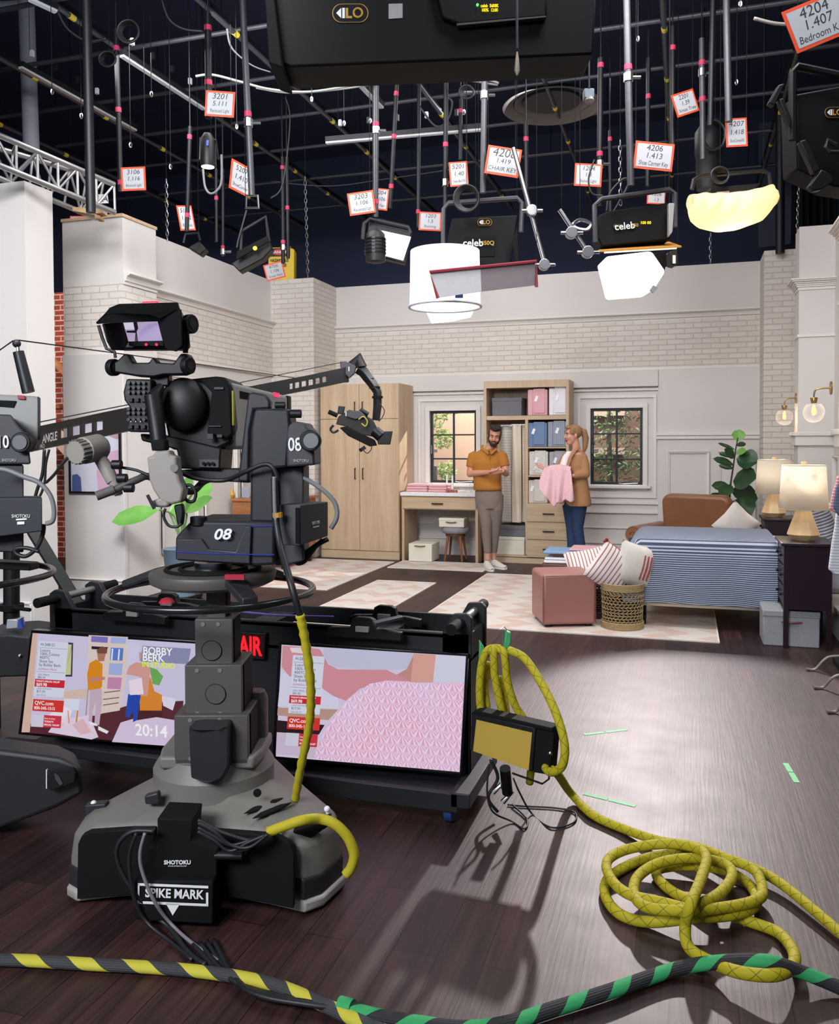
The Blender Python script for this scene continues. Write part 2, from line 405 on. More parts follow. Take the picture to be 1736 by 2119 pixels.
# projecting upper board above the windows, right hand plain wall section, chair rail and panel frames
m = MB().box(-4.6, -.34, YB - .07, YB, 2.25, ZB - .02).box(-.34, XR, YB - .05, YB, 0, ZB - .02); struct('wall_back', m, WALL, bevel=.004)
m = MB().box(-.36, XR, YB - .09, YB - .05, 1.62, 1.66).box(-.36, XR, YB - .075, YB - .05, 1.575, 1.62); struct('trim_3', m, TRIM, bevel=.006)
def pframe(m, x0, x1, z0, z1, y, w=.035, d=.02):
    for k, (ww, dd) in enumerate(((w, d), (w * .45, d * 1.7))):
        m.box(x0, x1, y - dd, y, z1 - ww, z1).box(x0, x1, y - dd, y, z0, z0 + ww).box(x0, x0 + ww, y - dd, y, z0 + ww, z1 - ww).box(x1 - ww, x1, y - dd, y, z0 + ww, z1 - ww)
m = MB(); pframe(m, -.23, .28, .3, 1.43, YB - .05); pframe(m, .38, .82, .3, 1.43, YB - .05); struct('trim_4', m, TRIM, bevel=.004)
m = MB()
for a, b in (W1, W2):   # window casings
    for (e, ww, d) in ((.06, .06, .035), (.17, .04, .02), (.25, .03, .028)):
        x0, x1, z0, z1 = a - e, b + e, WZ[0] - e, WZ[1] + e
        m.box(x0, x1, YB - d, YB, z1 - ww, z1).box(x0, x1, YB - d, YB, z0, z0 + ww).box(x0, x0 + ww, YB - d, YB, z0 + ww, z1 - ww).box(x1 - ww, x1, YB - d, YB, z0 + ww, z1 - ww)
    m.box(a - .1, b + .1, YB - .06, YB + .02, WZ[0] - .045, WZ[0] - .01)
struct('trim_5', m, TRIM, bevel=.003)
m = MB()
for z, hh, d in ((.62, .03, .03), (.42, .02, .02)): m.box(-3.6, -.34, YB - d, YB, z, z + hh)
struct('trim_6', m, TRIM, bevel=.004)
m = MB().box(-4.77, -.34, YB - .03, YB, 0, .22).box(-4.77, -.34, YB - .045, YB, .22, .25).box(-.34, XR, YB - .08, YB - .05, 0, .22).box(-.34, XR, YB - .095, YB - .05, .22, .25)
struct('baseboard_back', m, TRIM, bevel=.006)
def thin_glass(name, refl):
    m, nt, b = newmat(name); b.inputs['Roughness'].default_value = .03; b.inputs['Base Color'].default_value = (.8, .82, .84, 1); b.inputs['Specular IOR Level'].default_value = 1
    tr = N(nt, 'ShaderNodeBsdfTransparent'); ms = N(nt, 'ShaderNodeMixShader'); lw = N(nt, 'ShaderNodeLayerWeight'); lw.inputs[0].default_value = .25
    nt.links.new(math_(nt, 'ADD', math_(nt, 'MULTIPLY', lw.outputs['Facing'], refl), math_(nt, 'MULTIPLY', noise(nt, 4), .04)), ms.inputs[0])
    nt.links.new(tr.outputs[0], ms.inputs[1]); nt.links.new(b.outputs[0], ms.inputs[2]); nt.links.new(ms.outputs[0], nt.nodes['Material Output'].inputs[0]); return m
GLASS = thin_glass('window_glass', .12)
WFR = plain('#22262c', .45, .3, name='black_window_frame')
for i, (a, b_) in enumerate((W1, W2)):
    y = YB + .02; m = MB(); z0, z1 = WZ; f = .035
    m.box(a, b_, y, y + .05, z1 - f, z1).box(a, b_, y, y + .05, z0, z0 + f).box(a, a + f, y, y + .05, z0 + f, z1 - f).box(b_ - f, b_, y, y + .05, z0 + f, z1 - f)
    xm = (a + b_) / 2; m.box(xm - .013, xm + .013, y + .01, y + .04, z0 + f, z1 - f)
    for k in (1, 2): zz = z0 + (z1 - z0) * k / 3; m.box(a + f, xm - .013, y + .01, y + .04, zz - .01, zz + .01).box(xm + .013, b_ - f, y + .01, y + .04, zz - .01, zz + .01)
    wo = struct('window_%d' % (i + 1), m, WFR, bevel=.003)
    MB().box(a + f, b_ - f, y + .022, y + .027, z0 + f, z1 - f).build('window_pane', GLASS, wo)
    MB().box(a + .05, a + .10, y - .02, y, z0 + .42, z0 + .46).cyl((a + .02, y - .015, z0 + .40), (a + .02, y - .015, z0 + .52), .008).build('window_latch', STEEL, wo)
    m = MB().tube([(b_ - .06, y - .015, z0 + .02), (b_ - .25, y - .02, z0 + .012), (b_ - .30, y - .03, z0 + .02)], .006); m.build('crank_handle', STEEL, wo)
# corner brick pillar left, left wall of the set, front pillar
struct('trim_7', MB().box(XL - .1, -4.77, 10.5, YB + T, ZB * 0, ZT), BRICK)
m = MB().box(XL - .1, XL, 7.65, 10.5, 0, ZT); struct('wall_left', m, WALL)
struct('wall_left', MB().box(XL, XL + .02, 7.65, 10.5, ZB + .01, ZC - .08), BRICK)
m = MB(); crownY(m, 7.65, 10.5, XL, ZC + .02); m.box(XL, XL + .04, 7.65, 10.5, ZB - .02, ZB + .012); struct('trim_8', m, TRIM, bevel=.003)
m = MB()
for y0, y1 in ((7.9, 8.6), (8.75, 9.5), (9.62, 10.35)):
    for z0, z1 in ((.35, 2.3),):
        for ww, d in ((.04, .02), (.02, .035)):
            m.box(XL, XL + d, y0, y1, z1 - ww, z1).box(XL, XL + d, y0, y1, z0, z0 + ww).box(XL, XL + d, y0, y0 + ww, z0 + ww, z1 - ww).box(XL, XL + d, y1 - ww, y1, z0 + ww, z1 - ww)
struct('trim_9', m, TRIM, bevel=.004)
m = MB().box(XL, XL + .03, 7.65, 10.5, 0, .2).box(XL, XL + .045, 7.65, 10.5, .2, .23); struct('baseboard_left', m, TRIM, bevel=.005)
BX0, BX1, BY = -5.955, -5.25, 7.1
struct('trim_10', MB().box(BX0, BX1, BY, 7.65, 0, ZB).box(BX0, BX1, BY, 7.65, ZC - .05, ZT), WALL)
struct('trim_10', MB().box(BX0, BX1, BY, 7.65, ZB, ZC - .05), BRICK)
m = MB(); crownY(m, BY, 7.65, BX1, ZC + .05); struct('trim_11', m, TRIM, bevel=.003)
m = MB().box(BX0 + .02, BX1 + .02, BY - .05, BY - .001, 0, ZB - .05); struct('trim_12', m, WALL, bevel=.003)
m = MB().box(BX0, BX1 + .05, BY - .08, BY - .05, 0, .2).box(BX0, BX1 + .05, BY - .095, BY - .05, .2, .215).box(BX1 + .02, BX1 + .05, BY - .05, 7.6, 0, .2); struct('baseboard_left', m, TRIM, bevel=.006)
struct('trim_13', MB().box(BX0 - .01, BX1 + .01, BY - .01, 7.66, ZT, ZT + .03), wood('#b99a7a', '#d0b596', 'x', .7, name='raw_board'))
# tall plain column at far left
m = MB().slab([(-5.66, 5.83, 0), (-5.265, 5.83, 0), (-5.265, 6.16, 0), (-5.66, 6.16, 0)], (0, 0, 3.74)); struct('trim_14', m, WALL)
m = MB().slab([(-7.4, 5.2, 0), (-5.66, 5.62, 0), (-5.66, 5.72, 0), (-7.4, 5.3, 0)], (0, 0, 3.74)); struct('wall_left', m, WALL)
m = MB().box(-5.69, -5.24, 5.80, 5.829, 0, .2).box(-5.265, -5.24, 5.83, 6.17, 0, .2).box(-5.69, -5.25, 5.79, 5.829, .2, .22); struct('baseboard_left', m, TRIM, bevel=.005)
struct('baseboard_left', MB().slab([(-7.4, 5.17, 0), (-5.68, 5.59, 0), (-5.68, 5.619, 0), (-7.4, 5.199, 0)], (0, 0, .2)), TRIM)
# red brick wall and stair behind the gap
struct('wall_far', MB().box(-9.5, -5.9, 9.6, 9.8, 0, 3.6), REDBRICK)
st = thing('staircase', 'wooden stair with dark metal balusters glimpsed before the red brick wall', 'staircase', (-6.9, 9.2, 0))
TR = wood('#7a4a2c', '#9c6a44', 'x', .5, name='stair_wood')
for k in range(9):
    MB().box(-7.9 + k * .24, -7.55 + k * .24, 8.9, 9.58, 2.0 - k * .24 + .0, 2.04 - k * .24).build('tread', TR, st)
    MB().cyl((-7.7 + k * .24, 8.95, 2.04 - k * .24), (-7.7 + k * .24, 8.95, 2.75 - k * .24), .012, n=8).build('baluster', BLACK, st)
MB().slab([(-7.9, 8.93, 1.75), (-5.95, 8.93, -.1 + .1), (-5.95, 8.93, .22), (-7.9, 8.93, 2.05)], (0, .04, 0)).build('stringer', plain('#d9b9a0', .6), st)
MB().slab([(-7.9, 8.92, 2.78), (-5.95, 8.92, .95), (-5.95, 8.92, 1.02), (-7.9, 8.92, 2.86)], (0, .07, 0)).build('handrail', TR, st)
area('brick_fill_light', (-7.2, 7.6, 3.4), (-7.2, 9.6, 1.6), .8, .5, 60, (1, .93, .88))  # unseen fill lamp added to brighten the red brick in the gap
# right side: brick pillar, pilasters, stepped wall
struct('trim_15', MB().box(.86, 1.5, 10.7, YB + T, 0, ZT), BRICK)
def pilaster(n, x, y0, y1, x1, tile=None):
    m = MB().box(x, x1, y0, y1, 0, ZT); struct('trim_%d' % n, m, WALL, bevel=.003)
    m = MB(); zc = ZC + .05
    for e, za, zb in ((.085, -.018, 0), (.072, -.032, -.018), (.05, -.05, -.032), (.034, -.068, -.05), (.024, -.085, -.068), (.012, -.115, -.085)): m.box(x - e, x1, y0 - e, y1, zc + za, zc + zb)
    for z in (2.62,): m.box(x - .015, x1, y0 - .015, y1, z, z + .03)
    m.box(x - .05, x1, y0 - .05, y1, 1.60, 1.64).box(x - .03, x1, y0 - .03, y1, 1.5, 1.60)
    m.box(x - .03, x1, y0 - .03, y1, 0, .22).box(x - .045, x1, y0 - .045, y1, .22, .25)
    struct('trim_%d' % (n + 1), m, TRIM, bevel=.004)
pilaster(16, 1.11, 9.62, 9.95, 2.0)
struct('wall_right', MB().box(1.45, 1.6, 6.2, 10.7, 0, ZT), WALL)
m = MB(); pilaster(18, 1.16, 7.05, 7.5, 2.0)
m = MB().box(1.41, 1.45, 7.5, 9.62, 1.60, 1.64)
for y0, y1 in ((7.65, 8.5), (8.6, 9.5)):
    for ww, d in ((.04, .02), (.02, .035)):
        m.box(1.45 - d, 1.45, y0, y1, 1.4 - ww, 1.4).box(1.45 - d, 1.45, y0, y0 + ww, .3, 1.4 - ww).box(1.45 - d, 1.45, y1 - ww, y1, .3, 1.4 - ww)
struct('trim_20', m, TRIM, bevel=.004)
# ---- scenery outside the windows
b_ = thing('street_facade', 'tan stucco building seen through the window behind the man', 'building', (-4.0, 13.6, 0))
MB().box(-5.4, -2.4, 13.6, 13.75, 0, 3.2).build('wall', plain('#c7a68f', .8, bmp=.2, name='tan_stucco'), b_)
MB().box(-4.35, -3.95, 13.56, 13.6, .2, 1.15).build('window', plain('#4a4a55', .3), b_)
b_ = thing('street_facade', 'brown brick building with balconies seen through the window behind the woman', 'building', (-1.2, 13.6, 0))
MB().box(-2.35, .6, 13.6, 13.75, 0, 3.2).build('wall', plain('#6f5348', .8, bmp=.2, name='brown_facade'), b_)
for z in (.75, 1.35, 1.95): MB().box(-2.3, -.9, 13.45, 13.6, z, z + .1).build('balcony', plain('#b49a8c', .7), b_)
MB().box(-1.75, -1.5, 13.5, 13.6, .85, 1.2).build('door', plain('#6a2f1c', .6), b_)
def leafmat(name, c1, c2, rough=.45):
    m, nt, b = newmat(name); nt.links.new(mix(nt, noise(nt, 6), hexc(c1), hexc(c2)), b.inputs['Base Color']); b.inputs['Roughness'].default_value = rough; return m
def leaves(m, c, r, n, size, rnd):
    for _ in range(n):
        d = Vector((rnd.gauss(0, 1), rnd.gauss(0, .6), rnd.gauss(0, 1))); d = d.normalized() * r * rnd.random() ** .4
        p = Vector(c) + d; a = Vector((rnd.uniform(-1, 1), rnd.uniform(-1, 1), rnd.uniform(-1, .4))).normalized() * size * rnd.uniform(.6, 1.2)
        b = a.cross(Vector((rnd.uniform(-1, 1), rnd.uniform(-1, 1), rnd.uniform(-1, 1)))).normalized() * size * .25
        m.add([p - a, p + b, p + a, p - b], [(0, 1, 2, 3)])
rnd = random.Random(3)
def tree(label, x, y, blobs, mt, n=140, ls=.06):
    t = thing('tree', label, 'tree', (x, y, 0))
    MB().tube([(x, y, 0), (x + .03, y, .9), (x, y, 1.9), (x + .05, y, 2.6)], .05, 8, r2=.02).build('trunk', plain('#4a4038', .9), t)
    m = MB()
    for c, r in blobs: leaves(m, c, r, n, ls, rnd)
    m.build('foliage', mt, t)
tree('light green leafy tree outside the window behind the man', -4.1, 12.7, [((-4.35, 12.6, 1.9), .33), ((-4.2, 12.6, 1.5), .33), ((-3.75, 12.7, 1.95), .22), ((-4.2, 12.6, 1.05), .25), ((-3.6, 12.7, 1.6), .16), ((-3.55, 12.7, 1.1), .15), ((-3.45, 12.6, 2.15), .2), ((-3.9, 12.6, 2.2), .25), ((-3.95, 12.6, 1.35), .16)], leafmat('light_leaf', '#86a95a', '#b5cf86'), 230, .05)
tree('dark green dense tree outside the window behind the woman', -1.1, 12.9, [((-.95, 12.8, 1.9), .4), ((-1.0, 12.8, 1.45), .42), ((-1.3, 12.8, 1.1), .3), ((-.7, 12.9, 1.1), .35), ((-1.5, 12.8, 1.5), .22)], leafmat('dark_leaf', '#3f5a3a', '#7c9a60'), 260, .05)
area('daylight', (-3.2, 12.3, 3.6), (-3.8, 13.2, 1.3), 2.2, .6, 150, (1, .98, .95))
area('daylight', (-.8, 12.3, 3.6), (-1.0, 13.2, 1.4), 2.2, .6, 130, (1, .98, .95))
sp = bpy.data.lights.new('window_sun', 'SPOT'); sp.energy = 900; sp.spot_size = math.radians(22); sp.shadow_soft_size = .03; sp.color = (1, .93, .85)
so = bpy.data.objects.new('window_sun', sp); COL.objects.link(so); so.location = (-1.9, 13.4, 3.1)
so.rotation_euler = (Vector((-3.3, 11.0, 1.2)) - Vector((-1.9, 13.4, 3.1))).to_track_quat('-Z', 'Y').to_euler()
# ================================================================ FURNITURE OF THE BEDROOM SET
HAND = plain('#231f20', .4, .5, name='dark_bronze')
WY = 10.58; wz = lambda y: onY(740, y, WY).z
t = thing('wardrobe', 'tall pale oak wardrobe with four doors beside the left brick pillar', 'wardrobe', (-4.15, 10.9, 0))
MB().box(-4.72, -3.60, WY + .02, YB - .08, .0, 2.33).build('body', OAK, t, bevel=.004)
MB().box(-4.72, -3.60, WY + .005, WY + .02, .0, .10).build('plinth', OAKX, t)
zs = wz(867); xm = -4.155
for x0, x1 in ((-4.715, xm - .003), (xm + .003, -3.605)):
    for z0, z1, h0, h1 in ((.11, zs - .003, wz(991), wz(969)), (zs + .003, 2.325, wz(850), wz(832))):
        d = MB().box(x0, x1, WY, WY + .02, z0, z1).build('door', OAK, t, bevel=.002)
        hx = xm - .055 if x0 < -4.5 else xm + .055
        MB().tube([(hx, WY, h0), (hx, WY - .03, h0), (hx, WY - .03, h1), (hx, WY, h1)], .0065, 6).build('handle', HAND, d)
# desk
t = thing('dressing_desk', 'pale oak desk with white top and one drawer beside the wardrobe', 'desk', (-3.0, 10.9, 0))
DY = 10.52; dz = lambda y: onY(900, y, DY).z
MB().box(-3.56, -2.52, DY - .01, 11.2, dz(1027), dz(1020) ).build('top', plain('#e6e4e6', .25, name='white_stone'), t, bevel=.004)
MB().box(-3.55, -2.53, DY + .02, 11.15, dz(1055), dz(1028)).build('apron', OAKX, t)
d = MB().box(-3.53, -2.55, DY, DY + .02, dz(1053), dz(1030)).build('drawer', OAKX, t, bevel=.002)
MB().box(-3.13, -2.98, DY - .03, DY, dz(1043), dz(1041)).build('handle', HAND, d)
for x in (-3.55, -2.56): MB().box(x, x + .035, DY + .02, 11.1, 0, dz(1055)).build('side_panel', OAK, t, bevel=.002)
# bookcase
BYF = 10.72
def BK(x, y, Y=BYF): return onY(940 + x / 4.606, 760 + y / 4.606, Y)
bz = lambda y: BK(690, y).z
X0, X1, XD = -2.49, -1.40, BK(688, 900).x
t = thing('bookcase', 'tall open oak bookcase with three drawers between the two windows', 'bookcase', (-1.94, 11.0, 0))
m = MB().box(X0, X0 + .035, BYF, 11.2, 0, 2.33).box(X1 - .035, X1, BYF, 11.2, 0, 2.33).box(X0 + .035, X1 - .035, BYF, 11.2, bz(192), 2.33).box(X0 + .035, X1 - .035, 11.18, 11.2, .1, bz(192))
m.build('case', OAK, t)
MB().box(X0 + .035, X1 - .035, BYF + .01, 11.18, bz(500), bz(460)).build('shelf', OAKX, t, bevel=.002)
MB().box(XD - .018, XD + .018, BYF + .005, 11.18, .11, bz(500)).build('divider', OAK, t, bevel=.002)
for y in (765, 1037, 1302): MB().box(XD + .018, X1 - .035, BYF + .01, 11.18, bz(y + 8), bz(y - 6)).build('shelf', OAKX, t)
MB().box(X0 + .035, X1 - .035, BYF + .01, 11.18, bz(1812), bz(1796)).build('shelf', OAKX, t)
MB().box(X0, X1, BYF - .003, BYF + .02, 0, bz(1818)).build('plinth', OAKX, t)
for a, b in ((1308, 1470), (1474, 1638), (1642, 1808)):
    d = MB().box(XD + .004, X1 - .004, BYF - .015, BYF + .3, bz(b), bz(a)).build('drawer', OAKX, t, bevel=.003)
    MB().box(BK(845, 0).x, BK(955, 0).x, BYF - .04, BYF - .015, bz((a + b) / 2 + 8), bz((a + b) / 2 - 2)).build('handle', HAND, d)
MB().cyl((X0 + .03, 10.95, bz(545)), (XD, 10.95, bz(545)), .012, n=8).build('rail', STEEL, t)
GREYF = plain('#6e6f75', .9, var=.18, scale=60, bmp=.4, name='grey_felt'); LGREY = plain('#9a9ca0', .9, var=.15, scale=60, bmp=.4, name='light_grey_linen')
CREAM = plain('#dcd8c8', .85, var=.05, scale=50, bmp=.3, name='cream_canvas'); LEATH = plain('#7a3426', .5, name='red_brown_leather')
def lidbox(label, x0, x1, y0, y1, z0, z1, mt, lidh=.06, handle='front', lidm=None, grp=None, cutlid=True):
    t = thing('storage_box', label, 'box', ((x0 + x1) / 2, (y0 + y1) / 2, z0), group=grp)
    MB().box(x0 + .004, x1 - .004, y0 + .004, y1 - .004, z0, z1 - lidh * .3).build('body', mt, t, bevel=.008)
    if lidh: MB().box(x0, x1, y0, y1, z1 - lidh, z1).build('lid', lidm or mt, t, bevel=.008)
    xm = (x0 + x1) / 2; w_ = min(.07, (x1 - x0) * .3); zh = z1 - lidh - (z1 - z0) * .12
    if handle == 'front': MB().tube([(xm - w_, y0, zh), (xm - w_ * .7, y0 - .008, zh), (xm, y0 - .015, zh - .004), (xm + w_ * .7, y0 - .008, zh), (xm + w_, y0, zh)], .012, 6, squash=.5).build('handle', LEATH, t, smooth=True)
    if handle == 'side': MB().box(x1, x1 + .01, (y0 + y1) / 2 - .05, (y0 + y1) / 2 + .05, zh - .01, zh + .01).build('handle', plain('#3b1c18', .5), t)
    return t
p = lambda x, y, Y=BYF + .06: BK(x, y, Y)
lidbox('dark grey felt lidded box on the top shelf of the bookcase', p(352, 0).x, p(640, 0).x, 10.8, 11.18, bz(460), p(0, 298).z, GREYF, .05, 'side')
lidbox('grey felt box standing on the white box at the bottom of the bookcase', p(405, 0).x, p(676, 0).x, 10.8, 11.15, p(0, 1600).z + .002, p(0, 1498).z, GREYF, .05, None)
lidbox('large cream canvas box on the lowest bookcase shelf', p(375, 0, 10.74).x, p(668, 0, 10.74).x, 10.75, 11.15, bz(1796), p(0, 1600).z, CREAM, .04, 'side')
def patmat(name, c1, c2, sc):
    m, nt, b = newmat(name); v = facevec(nt); n = N(nt, 'ShaderNodeTexVoronoi'); n.inputs['Scale'].default_value = sc; nt.links.new(v, n.inputs['Vector'])
    f = math_(nt, 'LESS_THAN', math_(nt, 'FRACT', math_(nt, 'MULTIPLY', n.outputs['Distance'], 4)), .35)
    nt.links.new(mix(nt, f, hexc(c1), hexc(c2)), b.inputs['Base Color']); b.inputs['Roughness'].default_value = .9; return m
def fstripes(c1, c2, pitch, duty=.5, axis=0, nz=.2):
    m, nt, b = newmat('striped_cloth'); v = facevec(nt); sp = N(nt, 'ShaderNodeSeparateXYZ'); nt.links.new(v, sp.inputs[0])
    f = math_(nt, 'LESS_THAN', math_(nt, 'FRACT', math_(nt, 'DIVIDE', sp.outputs[axis], pitch)), duty)
    nt.links.new(mix(nt, math_(nt, 'MULTIPLY', noise(nt, 150, 2), nz), mix(nt, f, hexc(c1), hexc(c2)), hexc('#bdbdbd')), b.inputs['Base Color']); b.inputs['Roughness'].default_value = .9; return m
TAGM = plain('#f2f2f4', .6, name='white_card')
def bag(label, xl, xr, yt, yb, mt, Y0=10.76, tag_at=.45, fold=True):
    x0, x1 = p(xl, 0).x, p(xr, 0).x; z0 = bz(yb); z1 = p(0, yt).z
    t = thing('bedding_bag', label, 'bedding', ((x0 + x1) / 2, Y0 + .1, z0), group='folded bedding sets in cloth bags on the bookcase')
    MB().box(x0 + .004, x1 - .004, Y0 + .012, Y0 + .26, z0, z1 - .01).build('bag', mt, t, bevel=.012)
    if fold: MB().box(x0 + (x1 - x0) * .30, x1 - (x1 - x0) * .12, Y0, Y0 + .02, z0 + (z1 - z0) * .08, z1).build('flap', mt, t, bevel=.006)
    k = MB().box(x0 + .003, x1 - (x1 - x0) * .75, Y0 + .004, Y0 + .02, z0, z1 - .015); k.build('side_fold', mt, t, bevel=.006)
    c = Vector((x0 + (x1 - x0) * tag_at, Y0 - .006, z0 + (z1 - z0) * .62)); M = frame(c, (math.cos(.35), 0, math.sin(.35) * -1), (math.sin(.35), 0, math.cos(.35)))
    MB().prism([(-.017, -.036), (.017, -.036), (.017, .036), (-.017, .036)], .002, M).build('paper_tag', TAGM, t)
    MB().tube([c + Vector((-.01, 0, .034)), c + Vector((-.03, .003, .08)), c + Vector((.01, .004, .1))], .0015, 4).build('string', plain('#c8bcae', .8), t)
PINK = plain('#dbaab0', .9, var=.06, scale=60, bmp=.3, name='pink_cotton'); WCOT = plain('#e4e4ea', .9, var=.04, scale=60, bmp=.3, name='white_cotton')
bag('pink cloth bedding bag on the top shelf of the bookcase', 700, 890, 222, 458, PINK)
bag('white cloth bedding bag with tag on the top shelf of the bookcase', 902, 1084, 210, 458, WCOT)
bag('plain blue cloth bedding bag on the shelf below the pink one', 702, 886, 530, 758, plain('#7189ac', .9, var=.06, scale=60, bmp=.3, name='blue_cotton'), tag_at=.3)
bag('navy pinstriped bedding bag beside the plain blue one', 892, 1076, 520, 758, fstripes('#4a5570', '#b9c2d4', .012), tag_at=.5)
bag('white bedding bag with a beige scallop print left of the woman', 712, 896, 795, 1030, patmat('scallop_print', '#e3e1de', '#bdb4a8', 22), tag_at=.4)
bag('plain light grey bedding bag half behind the woman', 905, 1078, 798, 1030, plain('#a9aab2', .9, bmp=.3), tag_at=.35)
bag('pale beige bedding bag on the lowest open shelf above the drawers', 708, 890, 1062, 1296, plain('#d2cbc4', .9, bmp=.3), tag_at=.2)
# hanging quilts
def quilt(label, xl, xr, yt, yb, mt, Y, ph):
    x0, x1 = p(xl, 0).x, p(xr, 0).x; z1, z0 = p(0, yt).z, p(0, yb).z
    t = thing('hanging_quilt', label, 'quilt', ((x0 + x1) / 2, Y, z0), group='quilts hanging in the bookcase')
    def fn(u, v):
        a = 2 * PI * u; w = (x1 - x0) / 2; return ((x0 + x1) / 2 + w * math.cos(a), Y + .05 * math.sin(a) + .012 * math.sin(a * 3 + v * 4 + ph), z0 + (z1 - z0) * v)
    MB().grid(fn, 28, 16, closeu=True).build('cloth', mt, t, smooth=True, angle=80)
    MB().box(x0 - .005, x1 + .005, Y - .03, Y + .03, z1 - .01, z1 + .012).build('hanger', STEEL, t)
q1 = fstripes('#b9b3ab', '#d2ccc2', .035, .7, 1); q2 = fstripes('#d8ccb4', '#ece2cc', .018, .75, 1)
quilt('light grey ribbed quilt hanging behind the man', 425, 530, 560, 1470, q1, 10.95, 0)
quilt('cream waffle quilt hanging in the middle of the bookcase compartment', 535, 625, 555, 1468, q2, 10.88, 1)
quilt('narrow beige quilt hanging against the bookcase divider', 628, 682, 555, 1465, fstripes('#cbbfab', '#ddd0bb', .03, .7, 1), 10.92, 2)
# boxes, stool, things on the desk
D = lambda x, y, Y=10.55: onY(620 + x / 4.508, 750 + y / 4.508, Y)
lidbox('cream canvas cube box on the floor under the desk', D(1033, 0).x, D(1255, 0).x, 10.42, 10.78, 0.012, D(0, 1655, 10.42).z, CREAM, 0)
zst = .445
t = thing('stool', 'round grey padded stool with wooden legs under the desk', 'stool', (D(1450, 0, 10.75).x, 10.75, 0)); sx = D(1450, 0, 10.75).x
MB().lathe([(.14, zst - .09), (.175, zst - .075), (.185, zst - .045), (.175, zst - .012), (.14, zst), (.02, zst + .001)], (sx, 10.75, 0), n=28).build('seat', plain('#85858a', .9, bmp=.4), t, smooth=True, angle=60)
MB().cyl((sx, 10.75, zst - .12), (sx, 10.75, zst - .09), .13, n=24).build('seat_frame', wood('#5a3420', '#744428', 'z'), t)
for a in (45, 135, 225, 315):
    c, s_ = math.cos(math.radians(a)), math.sin(math.radians(a))
    MB().tube([(sx + .11 * c, 10.75 + .11 * s_, zst - .1), (sx + .165 * c, 10.75 + .165 * s_, 0)], .019, 8, r2=.012).build('leg', wood('#7a4524', '#965c34', 'z'), t, smooth=True)
lidbox('cream lidded box with a leather handle resting on the grey stool', D(1290, 0, 10.62).x, D(1530, 0, 10.62).x, 10.62, 10.88, zst + .001, zst + .12, CREAM, .04, 'front', GREYF if 0 else None)
def folded(label, x0, x1, y0, y1, z0, layers, h, mt, grp=None, cat='linen', name='folded_cloth'):
    t = thing(name, label, cat, ((x0 + x1) / 2, (y0 + y1) / 2, z0), group=grp)
    for k in range(layers):
        j = random.uniform(-.01, .01)
        MB().box(x0 + j, x1 + j, y0, y1, z0 + k * h, z0 + (k + 1) * h - .002).build('fold', mt, t, bevel=h * .4, seg=3)
    return t
zt = dz(1020)
folded('pink folded cloth stack on the left of the desk', D(1000, 0, 10.75).x, D(1195, 0, 10.75).x, 10.72, 10.98, zt, 3, .035, PINK)
folded('pink folded cloth stack nearest the candles on the desk', D(1200, 0, 10.72).x, D(1370, 0, 10.72).x, 10.7, 10.96, zt, 3, .033, PINK)
WAX = plain('#efeeea', .4, name='white_wax')
for lb, xx, yt in (('white taper candle beside the pink stack', 1370, 1020), ('white taper candle right of the other on the desk', 1422, 1022)):
    c = D(xx, 0, 10.8).x; t = thing('candle', lb, 'candle', (c, 10.8, zt))
    MB().cyl((c, 10.8, zt + .03), (c, 10.8, D(0, yt + 20, 10.8).z), .013, .010, 10).build('wax', WAX, t, smooth=True)
    MB().lathe([(.022, zt), (.024, zt + .02), (.013, zt + .035)], (c, 10.8, 0), n=12).build('holder', STEEL, t)
COP = plain('#a3573c', .4, name='terracotta')
for lb, xx in (('small terracotta candle holder at the foot of the candles', 1375), ('terracotta holder second from the pink stack', 1400), ('terracotta holder third from the pink stack', 1430), ('terracotta holder nearest the man', 1458)):
    c = D(xx, 0, 10.66).x; t = MB().lathe([(.016, zt), (.02, zt + .015), (.016, zt + .034), (.006, zt + .036)], (c, 10.66, 0), n=12).build('candle_holder', COP, None, smooth=True); tag(t, lb, 'candle holder', 'terracotta holders on the desk')
CG = thin_glass('clear_glass', .4)
for lb, xx, h, r in (('low glass dish of trinkets on the desk near the man', 1520, .06, .05), ('tall thin glass vase on the desk beside the man', 1595, .13, .018)):
    c = D(xx, 0, 10.72).x; t = MB().lathe([(r * .6, zt), (r, zt + h * .3), (r * .9, zt + h), (r * .85, zt + h), (r * .9, zt + h * .3), (r * .5, zt + .004)], (c, 10.72, 0), n=16).build('glass_vessel', CG, None, smooth=True); tag(t, lb, 'glass')
# rugs
def rug(label, x0, x1, y0, y1, seed, mode):
    M_ = rugmat('rug_weave', seed, mode); t = thing('area_rug', label, 'rug', ((x0 + x1) / 2, (y0 + y1) / 2, 0), group='pink and cream rugs laid out on the floor')
    MB().box(x0, x1, y0, y1, 0.0005, .009).build('pile', M_, t, bevel=.004)
    m = MB().box(x0 - .008, x1 + .008, y0 - .008, y0 + .005, .0005, .011).box(x0 - .008, x1 + .008, y1 - .005, y1 + .008, .0005, .011).box(x0 - .008, x0 + .005, y0, y1, .0005, .011).box(x1 - .005, x1 + .008, y0, y1, .0005, .011)
    m.build('binding', plain('#e3dbd2', .9), t)
a, b_ = onz(811, 1164), onz(681, 1222); rug('large pink patterned rug before the wardrobe', a.x - 2.2, (a.x + b_.x) / 2, b_.y, a.y, 1, 1)
a, b_ = onz(836, 1161), onz(1000, 1183); rug('small pink and cream mat under the desk stool', a.x, b_.x, b_.y - .02, a.y, 2, 0)
a, b_ = onz(778, 1204), onz(895, 1209); c = onz(793, 1272); rug('runner rug with a pink zigzag in the middle of the floor', a.x, (b_.x + c.x) / 2, 5.6, b_.y + .05, 3, 0)
